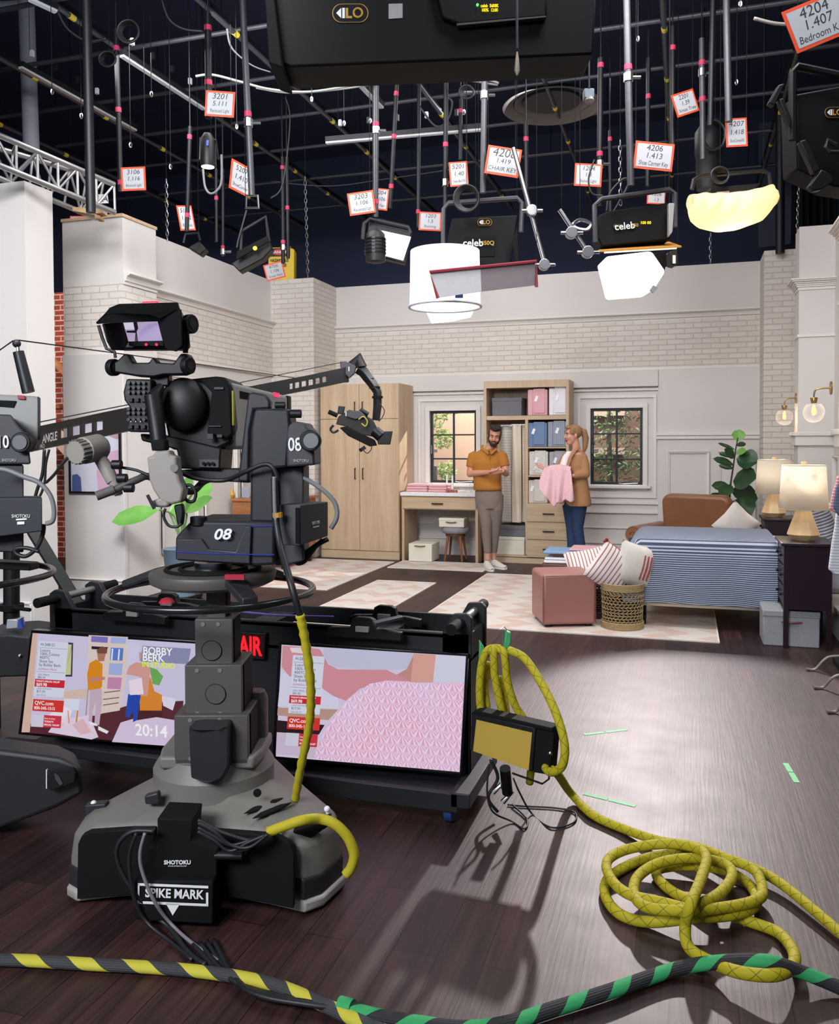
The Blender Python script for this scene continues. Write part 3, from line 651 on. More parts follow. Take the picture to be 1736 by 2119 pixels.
a, b_ = onz(1009, 1188), onz(1487, 1331); rug('large cream and pink rug under the pouf and the baskets', a.x, b_.x, b_.y, a.y, 4, 1)
# pouf
c = onz(1160, 1298); c = Vector((-1.0, 7.28, 0)); t = thing('pouf', 'dusty rose leather cube pouf on small castors at the rug edge', 'pouf', c, math.radians(22))
POUF = plain('#a5716a', .4, var=.04, scale=120, bmp=.12, name='rose_leather')
MB().box(-.225, .225, -.225, .225, .03, .45).build('body', POUF, t, bevel=.025, world=False)
MB().tube([(-.205, -.228, .44), (.205, -.228, .44)], .003, 5).tube([(-.222, -.222, .04), (-.222, -.222, .44)], .003, 5).tube([(.222, -.222, .04), (.222, -.222, .44)], .003, 5).build('piping', plain('#7d4a42', .5), t, world=False)
for x in (-.17, .17):
    for y in (-.17, .17): MB().cyl((x, y, .01), (x, y, .032), .028, n=12).build('castor', BLACK, t, world=False)
# baskets with cushions
def basket(label, c, r, h, mt, dark):
    t = thing('wicker_basket', label, 'basket', c)
    m = MB(); cx, cy, cz = c
    n = 30
    for k in range(n):
        a0 = 2 * PI * k / n; pts = []
        for j in range(13):
            z = .055 + (h - .12) * j / 12; a = a0 + (.07 if j % 2 else -.07); rr = r * (1 - .03 * math.cos(z * 9))
            pts.append((cx + rr * math.cos(a), cy + rr * math.sin(a), z + cz))
        m.tube(pts, .0045, 4)
    for j in range(11):
        z = .065 + (h - .13) * j / 10; m.tube([(cx + r * .985 * math.cos(2 * PI * i / 24), cy + r * .985 * math.sin(2 * PI * i / 24), z + cz) for i in range(24)], .004, 4, closed=True)
    m.build('weave', mt, t)
    for nm, z0, z1 in (('rim', h - .06, h), ('foot_band', 0, .055)):
        q = MB()
        for j in range(5):
            z = z0 + (z1 - z0) * (j + .5) / 5; q.tube([(cx + (r + .004) * math.cos(2 * PI * i / 28), cy + (r + .004) * math.sin(2 * PI * i / 28), z + cz) for i in range(28)], .0075, 6, closed=True)
        q.build(nm, mt, t, smooth=True)
    MB().lathe([(r * .9, cz + .02), (r * .9, cz + h * .6), (r * .88, cz + h * .6), (r * .88, cz + .03)], (cx, cy, 0), n=20).build('lining', dark, t)
WK = plain('#a68f66', .8, var=.25, scale=30, name='natural_wicker'); DW = plain('#4b3f38', .85, var=.25, scale=30, name='brown_wicker')
DK = plain('#3a2f26', .95)
BKC = (-.50, 7.22, .011); basket('open woven natural wicker basket at the foot of the bed', BKC, .165, .37, WK, DK)
basket('dark brown wicker basket behind the pouf', (-.79, 7.62, .011), .16, .34, DW, DK)
def cushion(label, c, w, h, th, rot, mt, name='cushion', extra=None, grp='cushions in the baskets'):
    t = thing(name, label, 'cushion', c, rot=rot, group=grp)
    def fn(u, v):
        x = (u - .5) * 2; y = (v - .5) * 2
        e = (1 - abs(x) ** 2.6) * (1 - abs(y) ** 2.6); k = 1 - .08 * (1 - abs(x * y)); return x, y, e, k
    m = MB()
    for s_ in (-1, 1):
        m.grid(lambda u, v: (lambda q: (q[0] * w / 2 * q[3], s_ * th / 2 * q[2] ** .55, q[1] * h / 2 * q[3]))(fn(u, v)), 15, 15)
    o = m.build('cover', mt, t, world=False, smooth=True, angle=100)
    if extra: extra(t, w, h, th)
    return t
def redstr(c1='#e8e2dc', c2='#9c4a48', pitch=.035, duty=.72, axis='x'):
    return stripes(c2, c1, pitch, axis, duty)
def tassels(t, w, h, th):
    for x, z in ((-w / 2, h / 2), (w / 2, -h / 2), (w / 2, h / 2)): MB().ball((x * .97, 0, z * .97), .016, 8, 6).tube([(x * .97, 0, z * .97), (x * 1.03, 0, z * .97 - .03)], .008, 6, r2=.012).build('tassel', plain('#8e1f1f', .9), t, world=False)
    MB().tube([(-w / 2 * .95, 0, h / 2 * .95), (w / 2 * .97, 0, h / 2 * .9)], .006, 6).build('piping', plain('#b04a28', .8), t, world=False)
def redbars(t, w, h, th):
    m = MB()
    for k in range(3): m.tube([(w * (.10 + k * .09), -th * .46, -h * .28), (w * (.11 + k * .09), -th * .53, 0), (w * (.10 + k * .09), -th * .46, h * .28)], .011, 6, squash=.35)
    m.build('embroidered_stripe', plain('#9c2f2e', .9), t, world=False)
cushion('red and white striped cushion with a red tassel leaning in the wicker basket', (-.585, 7.20, .49), .36, .36, .12, (0, math.radians(35), math.radians(18)), redstr(), extra=tassels)
cushion('white cushion with three red stripes upright in the wicker basket', (-.395, 7.26, .52), .34, .36, .13, (0, math.radians(16), math.radians(25)), plain('#dcd6cd', .9, bmp=.3), extra=redbars)
cushion('striped cushion in the dark basket behind the pouf', (-.84, 7.66, .44), .36, .34, .15, (math.radians(-35), math.radians(-10), math.radians(15)), redstr(pitch=.03))
# ottoman with folded textiles
t = thing('bench', 'low brown leather bench under folded cloths behind the pouf', 'bench', (-1.02, 8.55, 0))
MB().box(-1.35, -.72, 8.3, 8.75, .14, .36).build('seat', plain('#5a332a', .5), t, bevel=.02)
for x in (-1.31, -.76):
    for y in (8.34, 8.71): MB().cyl((x, y, .011), (x, y, .15), .018, n=8).build('leg', BLACK, t)
folded('white folded cloth lowest of the pile on the bench', -1.32, -.76, 8.3, 8.7, .361, 2, .03, WCOT, 'folded cloths on the bench')
folded('brown folded cloth in the middle of the pile on the bench', -1.24, -.75, 8.32, 8.68, .422, 1, .03, plain('#7d544c', .9), 'folded cloths on the bench')
folded('light blue folded cloth draped on top of the bench pile', -1.33, -.9, 8.28, 8.66, .453, 1, .03, plain('#7fa0c4', .9), 'folded cloths on the bench')
folded('pink folded cloth on top of the bench pile nearest the bed', -1.08, -.76, 8.34, 8.7, .484, 1, .02, PINK, 'folded cloths on the bench')
# bed
t = thing('bed', 'single bed on castors with cream base beside the dark nightstand', 'bed', (.35, 7.95, 0))
MB().box(-.40, 1.38, 7.34, 8.45, .17, .34).build('base', plain('#e4dac9', .9, bmp=.3), t, bevel=.03)
MB().box(-.40, 1.38, 7.34, 8.45, .34, .68).build('mattress', WCOT, t, bevel=.05)
for x in (-.33, .9):
    for y in (7.42, 8.37): MB().cyl((x - .012, y, .05), (x + .012, y, .05), .05, n=14).cyl((x, y, .05), (x, y, .18), .015, n=8).build('castor', BLACK, t)
def bstr():
    m, nt, b = newmat('blue_pinstripe'); g = N(nt, 'ShaderNodeTexCoord'); sp = N(nt, 'ShaderNodeSeparateXYZ'); nt.links.new(g.outputs['Object'], sp.inputs[0])
    s_ = math_(nt, 'SUBTRACT', sp.outputs[2], sp.outputs[1]); f = math_(nt, 'LESS_THAN', math_(nt, 'FRACT', math_(nt, 'DIVIDE', s_, .0165)), .5)
    nt.links.new(mix(nt, f, hexc('#a9b2c3'), hexc('#3c465d')), b.inputs['Base Color']); b.inputs['Roughness'].default_value = .9
    bump(nt, b, noise(nt, 5, 3), .4, .03); return m
cl = thing('bedspread', 'blue and white pinstriped cover draped over the bed', 'bedspread', (.35, 7.3, .2))
prof = [(7.28, .215), (7.275, .35), (7.28, .5), (7.29, .62), (7.32, .695), (7.38, .735), (7.5, .75), (7.8, .755), (8.2, .755), (8.42, .74), (8.5, .68), (8.51, .4), (8.51, .3)]
def bf(u, v):
    i = v * (len(prof) - 1); k = min(int(i), len(prof) - 2); f = i - k; y = prof[k][0] * (1 - f) + prof[k + 1][0] * f; z = prof[k][1] * (1 - f) + prof[k + 1][1] * f
    x = -.44 + 1.14 * u if u > .12 else None
    if u <= .12: a = u / .12 * PI / 2; zz = z - (.0 if z < .3 else (z - .3) * (1 - math.sin(a)) * .55); x = -.50 + .14 * (1 - math.cos(a)) ; z = zz; 
    else: x = -.36 + (1.06) * (u - .12) / .88
    low = max(0, (.6 - z)) * (1 if y < 7.4 else 0)
    return (x, y - .012 * math.sin(x * 11 + z * 3) * low * 2 - (.01 if y < 7.4 else 0) + (y - 7.9) * 0, z)
def bff(u, v):
    x, y, z = bf(u, v); return (x, y, z)
MB().grid(bff, 60, 40).build('cover', bstr(), cl, smooth=True, angle=100)
MB().grid(lambda u, v: (-.50 - .012 * math.sin(u * 20), 7.30 + 1.2 * u, .30 + .34 * v), 24, 4).build('foot_drop', bstr(), cl, smooth=True, angle=100)
cushion('navy striped pillow at the head of the bed beside the lamp', (1.1, 7.8, .87), .5, .34, .16, (math.radians(-20), 0, math.radians(80)), stripes('#3a4560', '#c4cad6', .025, 'z'), 'pillow', grp=None)
cushion('white pillow behind the striped pillow on the bed', (1.22, 8.2, .86), .55, .32, .16, (math.radians(-20), 0, math.radians(85)), WCOT, 'pillow', grp=None)
# nightstands
EXP = plain('#20101a', .32, var=.1, name='espresso_wood')
def nightstand(label, x0, x1, y0, y1, zt_):
    t = thing('nightstand', label, 'nightstand', ((x0 + x1) / 2, (y0 + y1) / 2, 0))
    MB().box(x0 - .02, x1 + .02, y0 - .02, y1 + .02, zt_ - .025, zt_).build('top', EXP, t, bevel=.005)
    MB().box(x0 + .012, x1 - .005, y0 + .005, y1 - .005, .29, zt_ - .025).build('body', EXP, t)
    for x in (x0, x1 - .035):
        for y in (y0, y1 - .035): MB().box(x, x + .035, y, y + .035, 0, zt_ - .025).build('leg', EXP, t, bevel=.002)
    n = 3; hh = (zt_ - .03 - .31) / n
    for k in range(n):
        z0 = .31 + k * hh; d = MB().box(x0 + .002, x0 + .012, y0 + .04, y1 - .04, z0 + .008, z0 + hh - .008).build('drawer', EXP, t, bevel=.003)
        for y in (y0 + .12, y1 - .12): MB().ball((x0 - .012, y, z0 + hh / 2), .012, 8, 6).build('knob', BLACK, d)
    MB().slab([(x0 + .005, y0 + .035, .29), (x0 + .005, y0 + .12, .25), (x0 + .005, y1 - .12, .25), (x0 + .005, y1 - .035, .29)], (.01, 0, 0)).build('apron', EXP, t)
nightstand('dark espresso nightstand on the near side of the bed', .70, 1.03, 6.85, 7.32, .79)
nightstand('dark espresso nightstand on the far side of the bed by the brick pillar', .74, 1.08, 8.95, 9.4, .79)
lidbox('light grey linen lidded box with leather handle under the near nightstand', .56, .96, 6.9, 7.25, 0, .27, LGREY, .05)
SHADE, nt, b = newmat('lit_linen_shade'); b.inputs['Base Color'].default_value = hexc('#e9e4da'); b.inputs['Roughness'].default_value = .9
b.inputs['Transmission Weight'].default_value = 0; tr = N(nt, 'ShaderNodeBsdfTranslucent'); tr.inputs[0].default_value = hexc('#fff6e6'); ms = N(nt, 'ShaderNodeMixShader'); 
nt.links.new(math_(nt, 'ADD', .42, math_(nt, 'MULTIPLY', noise(nt, 120, 3, stretch=(1, 1, .1)), .12)), ms.inputs[0]); nt.links.new(b.outputs[0], ms.inputs[1]); nt.links.new(tr.outputs[0], ms.inputs[2]); nt.links.new(ms.outputs[0], nt.nodes['Material Output'].inputs[0])
LW = wood('#d6b27e', '#e3c495', 'z', .45, 9, name='blond_wood')
def tlamp(label, x, y, z, s_=1.0):
    t = thing('table_lamp', label, 'lamp', (x, y, z), rot=(0, 0, .3)); t.scale = (s_, s_, s_)
    MB().lathe([(.075, 0), (.125, .045), (.055, .235), (.05, .235)], n=8).build('base', LW, t, world=False)
    MB().cyl((0, 0, .235), (0, 0, .36), .008, n=8).build('stem', plain('#b59b62', .3, .9), t, world=False)
    m = MB().lathe([(.175, .235), (.155, .575)], n=40); m.f = [f for f in m.f if len(f) == 4]; m.mi = m.mi[:len(m.f)]; m.build('lamp_shade', SHADE, t, world=False, smooth=True, solid=.003)
    MB().tube([(.174 * math.cos(a * PI / 16), .174 * math.sin(a * PI / 16), .238) for a in range(32)], .0035, 5, closed=True).tube([(.155 * math.cos(a * PI / 16), .155 * math.sin(a * PI / 16), .572) for a in range(32)], .0035, 5, closed=True).build('shade_trim', plain('#c9bfa8', .8), t, world=False)
    MB().ball((0, 0, .42), .028, 10, 8).build('bulb', emis('#fff0d0', 12), t, world=False)
    MB().cyl((0, 0, .575), (0, 0, .60), .02, .024, 8).build('finial', LW, t, world=False)
    l = bpy.data.lights.new('lamp_glow', 'POINT'); l.energy = 7; l.color = (1, .95, .86); l.shadow_soft_size = .04
    o = bpy.data.objects.new('lamp_glow', l); COL.objects.link(o); o.parent = t; o.location = (0, 0, .42)
tlamp('table lamp with white drum shade and faceted wood base on the near nightstand', .86, 7.08, .79)
tlamp('table lamp with white drum shade on the far nightstand against the brick pillar', .84, 9.15, .79)
# sconces
BRS = plain('#a98d5c', .3, .9, name='brass')
BULBG = emis('#ffb468', 3)
def sconce(label, xf, pl, gl, rg):
    P = onX(pl[0], pl[1], xf); d = P.y; G = onY(gl[0], gl[1], d); t = thing('wall_sconce', label, 'sconce', P)
    MB().cyl((xf - .012, d, P.z), (xf, d, P.z), .055, n=24).build('wall_plate', BRS, t, smooth=True)
    zt_ = P.z + .0; MB().tube(cat([(xf, d, zt_), (G.x + .06, d, zt_), (G.x + .015, d, zt_ - .012), (G.x, d, zt_ - .05), (G.x, d, G.z + rg * .9)], 5), .007, 8).build('arm', BRS, t, smooth=True)
    MB().lathe([(.022, G.z + rg * .85), (.03, G.z + rg * 1.35), (.028, G.z + rg * 1.4)], (G.x, d, 0), n=16).build('socket', BRS, t, smooth=True)
    pr = [(rg * math.sin(a) + .0001, G.z + rg * math.cos(a)) for a in [PI * k / 14 for k in range(3, 15)]]
    m = MB().lathe(pr, (G.x, d, 0), n=32, cap=False); m.build('glass_globe', CG, t, smooth=True, angle=80)
    MB().lathe([(.006, G.z + rg * .7), (.014, G.z + rg * .4), (.018, G.z + .0), (.012, G.z - rg * .25), (.002, G.z - rg * .32)], (G.x, d, 0), n=12).build('bulb', BULBG, t, smooth=True)
    l = bpy.data.lights.new('sconce_glow', 'POINT'); l.energy = 3; l.color = (1, .75, .45); l.shadow_soft_size = .03
    o = bpy.data.objects.new('sconce_glow', l); COL.objects.link(o); o.parent = t; o.location = Vector((G.x, d, G.z + .0)) - P
sconce('brass wall sconce with clear globe nearest the camera on the right wall', 1.16, (1721, 803), (1684, 853), .088)
sconce('brass wall sconce with clear globe beside the right brick pillar', 1.11, (1648, 824), (1623, 863), .088)
# armchair
LT = plain('#83583c', .36, var=.12, scale=8, bmp=.1, name='cognac_leather')
t = thing('armchair', 'cognac leather club armchair with rolled arms behind the bed', 'armchair', (.02, 9.55, 0), math.radians(-22))
MB().box(-.34, .34, -.33, .3, .12, .36).build('seat_base', LT, t, bevel=.03, world=False)
MB().box(-.29, .29, -.38, .2, .36, .50).build('seat_cushion', LT, t, bevel=.05, seg=3, world=False)
m = MB(); m.grid(lambda u, v: ((u - .5) * 2 * (.37 + .03 * math.sin(v * PI / 2)) , .26 + .09 * v + .05 * math.cos(v * PI * 2) * 0 - .09 * (1 - (2 * u - 1) ** 4) * math.sin(v * PI) ** .5, .40 + .55 * v), 16, 12)
MB().prism(rrect(.76, .62, .09), (-.06, .08), frame((0, .30, .66), (1, 0, 0), (0, -.15, 1))).build('backrest', LT, t, bevel=.035, seg=3, world=False)
for s_ in (-1, 1):
    m = MB().box(s_ * .43 - .07, s_ * .43 + .07, -.36, .3, .1, .52); m.tube([(s_ * .44, -.40, .55), (s_ * .44, .34, .55)], .095, 18); m.build('arm', LT, t, bevel=.02, world=False)
    MB().lathe([(.03, -.002), (.035, -.012), (.07, -.012), (.075, -.002), (.088, -.006), (.092, .002)], (s_ * .44, -.40, .55), 'y', 20).build('arm_scroll', LT, t, world=False, smooth=True)
for x in (-.38, .38):
    for y in (-.3, .3): MB().cyl((x, y, 0), (x, y, .12), .02, .028, 8).build('leg', wood('#3a2016', '#50301f', 'z'), t, world=False)
cushion('white cushion with dark piping standing behind the bed by the plant', (.48, 9.0, .72), .34, .34, .12, (0, math.radians(42), math.radians(10)), plain('#d8cfc8', .9, bmp=.3), grp=None)
# leafy plants
def bigleaf(m, base, d, up, ln, wd, fold=.15, droop=.3):
    d = Vector(d).normalized(); side = d.cross(Vector(up)).normalized(); nn = side.cross(d)
    prof = [0, .55, .85, 1, .92, .7, .02]; rows = []
    for i, w_ in enumerate(prof):
        u = i / (len(prof) - 1); c = Vector(base) + d * ln * u - Vector((0, 0, 1)) * droop * ln * u * u
        wv = math.sin(i * 2.1) * .03 * wd
        rows.append([c - side * wd * w_ / 2 + nn * (fold * wd * w_ + wv), c - side * wd * w_ / 4 + nn * fold * wd * w_ * .35, c, c + side * wd * w_ / 4 + nn * fold * wd * w_ * .35, c + side * wd * w_ / 2 + nn * (fold * wd * w_ - wv)])
    vs = [p_ for r in rows for p_ in r]; m.add(vs, [(i * 5 + j, i * 5 + j + 1, (i + 1) * 5 + j + 1, (i + 1) * 5 + j) for i in range(len(prof) - 1) for j in range(4)])
FIG = leafmat('fig_leaf', '#122c1a', '#30552e', .35); FIGL = leafmat('young_leaf', '#5b9440', '#74ac50', .4)
FY = 10.1; t = thing('fiddle_leaf_fig', 'fiddle leaf fig in front of the panelled wall beside the armchair', 'plant', onz(1507, 1182) * 1.0); t.location = (onY(1507, 1090, FY).x, FY, 0)
F = lambda x, y, Y=FY: onY(1160 + x / 3.014, 750 + y / 3.014, Y)
fx = F(1050, 1000)
MB().tube([(fx.x, FY, .25), F(1050, 1000), F(1050, 900), F(1060, 760), F(1078, 640), F(1092, 540), F(1105, 470)], .014, 8, r2=.006).build('stem', plain('#3a3230', .8), t, smooth=True)
MB().lathe([(.11, 0), (.15, .28), (.16, .3), (.14, .3), (.13, .27)], (fx.x, FY, 0), n=24).build('pot', plain('#d6d2cc', .5), t, smooth=True)
for (bx, by, ex, ey, wd, mt, dy) in ((1105, 495, 1115, 418, .15, FIGL, .02), (1090, 545, 980, 503, .05, FIG, -.1), (1095, 520, 1155, 505, .07, FIG, .05), (1092, 560, 1158, 555, .10, FIGL, -.08), (1086, 595, 1020, 540, .12, FIG, -.1), (1085, 590, 985, 565, .07, FIG, .05), (1082, 640, 950, 600, .10, FIG, -.12), (1095, 600, 1235, 620, .26, FIG, -.1), (1080, 665, 985, 640, .07, FIG, .08), (1075, 740, 1225, 720, .30, FIG, -.2), (1065, 780, 940, 770, .13, FIG, -.1), (1055, 850, 925, 830, .10, FIG, -.1), (1060, 870, 1190, 960, .34, FIG, -.25), (1060, 800, 1230, 850, .25, FIG, .1), (1050, 860, 880, 870, .10, FIG, .1), (1050, 900, 870, 985, .16, FIG, -.2), (1050, 940, 900, 900, .12, FIG, .1), (1055, 930, 1150, 1000, .22, FIG, -.1), (1050, 900, 960, 970, .2, FIG, -.3), (1060, 760, 1000, 840, .16, FIG, -.25)):
    a, b2 = F(bx, by), F(ex, ey, FY + dy); m = MB(); bigleaf(m, a, b2 - a, Vector((0, -.9, .5)), (b2 - a).length, wd, .12, 0); m.build('leaf', mt, t, smooth=True, angle=100)
# clothes rack at the right edge
RX = onY(1733, 1100, 6.35); t = thing('garment_rack', 'black upright of a garment rack at the right picture edge', 'garment rack', (RX.x + .03, 6.35, 0))
MB().cyl((RX.x + .03, 6.35, 0), (RX.x + .03, 6.35, 1.75), .016, n=10).cyl((RX.x + .03, 6.35, 1.5), (RX.x + .6, 6.35, 1.5), .012, n=10).build('frame', BLACK, t)
MB().box(RX.x + .0, RX.x + .5, 6.2, 6.5, .0, .04).build('base', BLACK, t)
t = thing('hanging_garment', 'pink and navy striped garment hanging at the right edge', 'clothing', (RX.x + .03, 6.2, 1.4))
G1 = [(1733, 985), (1731, 1000), (1724, 1020), (1717, 1056), (1736, 1064), (1765, 1060), (1765, 985)]
MB().slab([onY(x, y, 6.2) for x, y in G1], (0, .05, 0)).build('fabric', stripes('#c4646e', '#e4b0b4', .02, 'z'), t, bevel=.01)
MB().slab([onY(x, y, 6.19) for x, y in ((1724, 1050), (1730, 1010), (1740, 990), (1765, 990), (1765, 1066), (1736, 1068))], (0, .05, 0)).build('navy_panel', stripes('#2f4468', '#4a6288', .02, 'z'), t, bevel=.01)
t = thing('hanging_garment', 'pale grey striped garment hanging low at the right edge', 'clothing', (RX.x + .03, 6.25, 1.1))
MB().slab([onY(x, y, 6.25) for x, y in ((1732, 1062), (1729, 1090), (1722, 1130), (1716, 1180), (1728, 1190), (1765, 1194), (1765, 1062))], (0, .06, 0)).build('fabric', stripes('#b9c0cc', '#e6e8ec', .02, 'z'), t, bevel=.01)
GL = plain('#8d8782', .5, .4, name='grey_painted_steel')
t = thing('stand_base', 'grey curved steel feet of a stand reaching in at the right edge', 'stand', onz(1790, 1400))
for pts in (((1668, 1384), (1686, 1385), (1705, 1366), (1724, 1358), (1790, 1358)), ((1683, 1422), (1703, 1422), (1722, 1403), (1742, 1396), (1790, 1392)), ((1710, 1472), (1729, 1472), (1745, 1455), (1770, 1440), (1800, 1436))):
    q = [onz(*pts[0], .012), onz(*pts[1], .012)]; dd = q[1] - q[0]; y0 = q[0].y
    q += [onY(pts[2][0], pts[2][1], y0), onY(pts[3][0], pts[3][1], y0), onY(pts[4][0], pts[4][1], y0)]
    MB().tube(cat(q, 5), .009, 8).build('foot', GL, t, smooth=True)
MB().cyl(onz(1790, 1400) , onz(1790, 1400) + Vector((0, 0, .6)), .03).build('post', GL, t)
# far left: artwork, big leafed plant, console
ay = BY - .052; A = [onY(x, y, ay) for x, y in ((146, 868), (253, 868), (253, 1020), (146, 1020))]
t = thing('framed_artwork', 'framed abstract print with mauve and navy shapes on the white panel', 'picture', (A[3] + A[2]) / 2)
x0, x1, z0, z1 = A[3].x, A[2].x, A[3].z, A[0].z
m = MB(); f = .018
m.box(x0, x1, ay - .025, ay, z1 - f, z1).box(x0, x1, ay - .025, ay, z0, z0 + f).box(x0, x0 + f, ay - .025, ay, z0 + f, z1 - f).box(x1 - f, x1, ay - .025, ay, z0 + f, z1 - f); m.build('frame', BLACK, t)
MB().box(x0 + f, x1 - f, ay - .01, ay, z0 + f, z1 - f).build('print', plain('#c9c9d8', .7), t)
def blob(name, px_, mt, k): MB().slab([onY(a, b, ay - .0105 - k * .001) for a, b in px_], (0, .0008, 0)).build(name, mt, t)
blob('navy_shape', [(149, 983), (160, 981), (167, 988), (169, 1017), (149, 1017)], plain('#47568c', .7), 1)
blob('mauve_shape', [(249, 930), (225, 935), (205, 950), (200, 975), (203, 1017), (249, 1017)], plain('#c9a3bb', .7), 1)
blob('rose_shape', [(249, 872), (225, 874), (222, 900), (240, 908), (249, 908)], plain('#b78fa0', .7), 2)
t = thing('potted_plant', 'plant with broad paddle leaves in a blue grey pot on castors', 'plant', (0, 0, 0))
PY = 7.05; q = lambda x, y, Y=PY: onY(x, y, Y); pc = q(376, 1200); t.location = (pc.x, PY, 0); zb = q(376, 1250).z
MB().lathe([(.13, max(.1, q(0, 1243).z)), (.17, q(0, 1122).z), (.18, q(0, 1120).z), (.15, q(0, 1122).z)], (pc.x, PY, 0), n=28).build('pot', plain('#6f8796', .5), t, smooth=True)
MB().box(pc.x - .14, pc.x + .14, PY - .14, PY + .14, .07, .1).build('castor_board', BLACK, t)
for x in (-.12, .12):
    for y in (-.12, .12): MB().cyl((pc.x + x, PY + y - .012, .035), (pc.x + x, PY + y + .012, .035), .035, n=10).build('castor', BLACK, t)
PL = leafmat('paddle_leaf', '#4b8a38', '#86c060', .35)
for (bx, by, ex, ey, wd, dy) in ((330, 1055, 231, 1080, .2, -.25), (372, 1010, 400, 1000, .2, -.1), (400, 1020, 440, 1010, .26, .1), (350, 1060, 400, 1040, .2, .2), (385, 1060, 440, 1030, .15, -.2)):
    a, b2 = q(bx, by, PY + dy * .5), q(ex, ey, PY + dy); m = MB(); bigleaf(m, a, b2 - a, Vector((.2, -.8, .6)), (b2 - a).length, wd, .1, 0); m.build('leaf', PL, t, smooth=True, angle=100)
    MB().tube(cat([(pc.x, PY, .6), (pc.x * .5 + a.x * .5, PY, a.z * .6 + .3), a], 5), .009, 6).build('stalk', plain('#6a8a4a', .6), t)
WD = wood('#8f5a35', '#a8734a', 'x', .45, name='warm_walnut')
t = thing('console_cabinet', 'warm brown wooden cabinet against the left wall behind the camera', 'cabinet', (-4.9, 9.6, 0))
c0 = onY(405, 1032, 9.3); MB().box(XL + .06, -4.62, 9.3, 10.2, .12, c0.z - .02).build('body', WD, t, bevel=.005); MB().box(XL + .05, -4.58, 9.27, 10.22, c0.z - .02, c0.z + .01).build('top', WD, t, bevel=.004)
MB().box(-4.625, -4.61, 9.34, 9.75, .2, c0.z - .06).build('door', WD, t, bevel=.003)
for y in (9.35, 10.1): MB().box(-4.7, -4.66, y, y + .05, 0, .12).box(-5.3, -5.26, y, y + .05, 0, .12).build('leg', BLACK, t)
zz = c0.z + .011
for nm, lb, ct, x, y, r, h, col in (('vase', 'round ochre bud vase on the walnut cabinet', 'vase', 480, 9.4, .04, .11, '#c9953a'), ('tablet', 'small pale screen propped on the walnut cabinet', 'screen', 508, 9.42, .05, .14, '#9aa0b0'), ('bowl', 'low grey bowl on the walnut cabinet', 'bowl', 440, 9.45, .07, .05, '#8a8ea0')):
    X = onY(x, 1020, y).x
    if nm == 'tablet': o = MB().box(X - .05, X + .05, y, y + .02, zz, zz + h).build(nm, plain(col, .3), None, bevel=.004)
    else: o = MB().lathe([(r * .5, zz), (r, zz + h * .35), (r * .5, zz + h * .8), (r * .4, zz + h)], (X, y, 0), n=16).build(nm, plain(col, .4), None, smooth=True)
    tag(o, lb, ct)
# green floor tape
TAPE = plain('#74c78a', .6, name='green_tape')
for lb, a, b2 in (('green tape strip on the floor right of the coil of cable', (1625, 1579), (1649, 1619)), ('green tape strip on the floor below the wicker basket', (1208, 1520), (1297, 1510)), ('green tape strip on the floor beside the yellow cable', (1208, 1642), (1315, 1668))):
    A_, B_ = onz(*a, .0008), onz(*b2, .0008); d = (B_ - A_).normalized(); n_ = Vector((-d.y, d.x, 0)) * .013
    t = thing('floor_tape', lb, 'tape', A_); L_ = (B_ - A_)
    for k0, k1 in ((0, .47), (.5, 1)): MB().slab([A_ + L_ * k0 - n_, A_ + L_ * k1 - n_, A_ + L_ * k1 + n_, A_ + L_ * k0 + n_], (0, 0, .0006)).build('strip', TAPE, t)
# ================================================================ PEOPLE
SKIN = plain('#c98f78', .5, var=.05, scale=30, name='skin'); SKINF = plain('#d39c86', .5, var=.05, scale=30, name='fair_skin')
def loft(m, rings, n=24):
    vs = []; fs = []
    for c, rx, ry, yaw in rings:
        c = Vector(c); X = Vector((math.cos(yaw), math.sin(yaw), 0)); Y = Vector((-math.sin(yaw), math.cos(yaw), 0))
        for k in range(n): a = 2 * PI * k / n; vs.append(c + X * rx * math.cos(a) + Y * ry * math.sin(a))
    for i in range(len(rings) - 1):
        for k in range(n): k2 = (k + 1) % n; fs.append((i * n + k, i * n + k2, (i + 1) * n + k2, (i + 1) * n + k))
    fs.append(tuple(range(n))[::-1]); fs.append(tuple((len(rings) - 1) * n + k for k in range(n)))
    return m.add(vs, fs)
def fuse(m, name, mt, parent, vox=.007, smooth=3, **k):
    o = m.build(name, mt, parent, smooth=True, angle=180, **k)
    r = o.modifiers.new('fuse', 'REMESH'); r.mode = 'VOXEL'; r.voxel_size = vox; r.use_smooth_shade = True
    s_ = o.modifiers.new('relax', 'SMOOTH'); s_.iterations = smooth; s_.factor = .5
    return o
def B(m, M, c, sc): m.ball(M @ Vector(c), 1, 14, 10, sc, M)
def headgeo(m, M, neck, rn=.052):
    B(m, M, (0, .012, .035), (.074, .092, .085)); B(m, M, (0, -.02, -.02), (.060, .072, .085)); B(m, M, (0, -.045, -.078), (.040, .040, .034))
    B(m, M, (0, -.075, .036), (.045, .018, .012))
    for s_ in (-1, 1): B(m, M, (s_ * .076, .012, -.005), (.009, .018, .030)); B(m, M, (s_ * .036, -.062, -.022), (.024, .024, .026))
    m.tube([M @ Vector((0, -.088, .022)), M @ Vector((0, -.108, -.012)), M @ Vector((0, -.104, -.024))], [.007, .011, .012], 8)
    m.tube([M @ Vector((0, .02, -.04)), M @ Vector((0, .03, -.09)), neck], rn, 14)
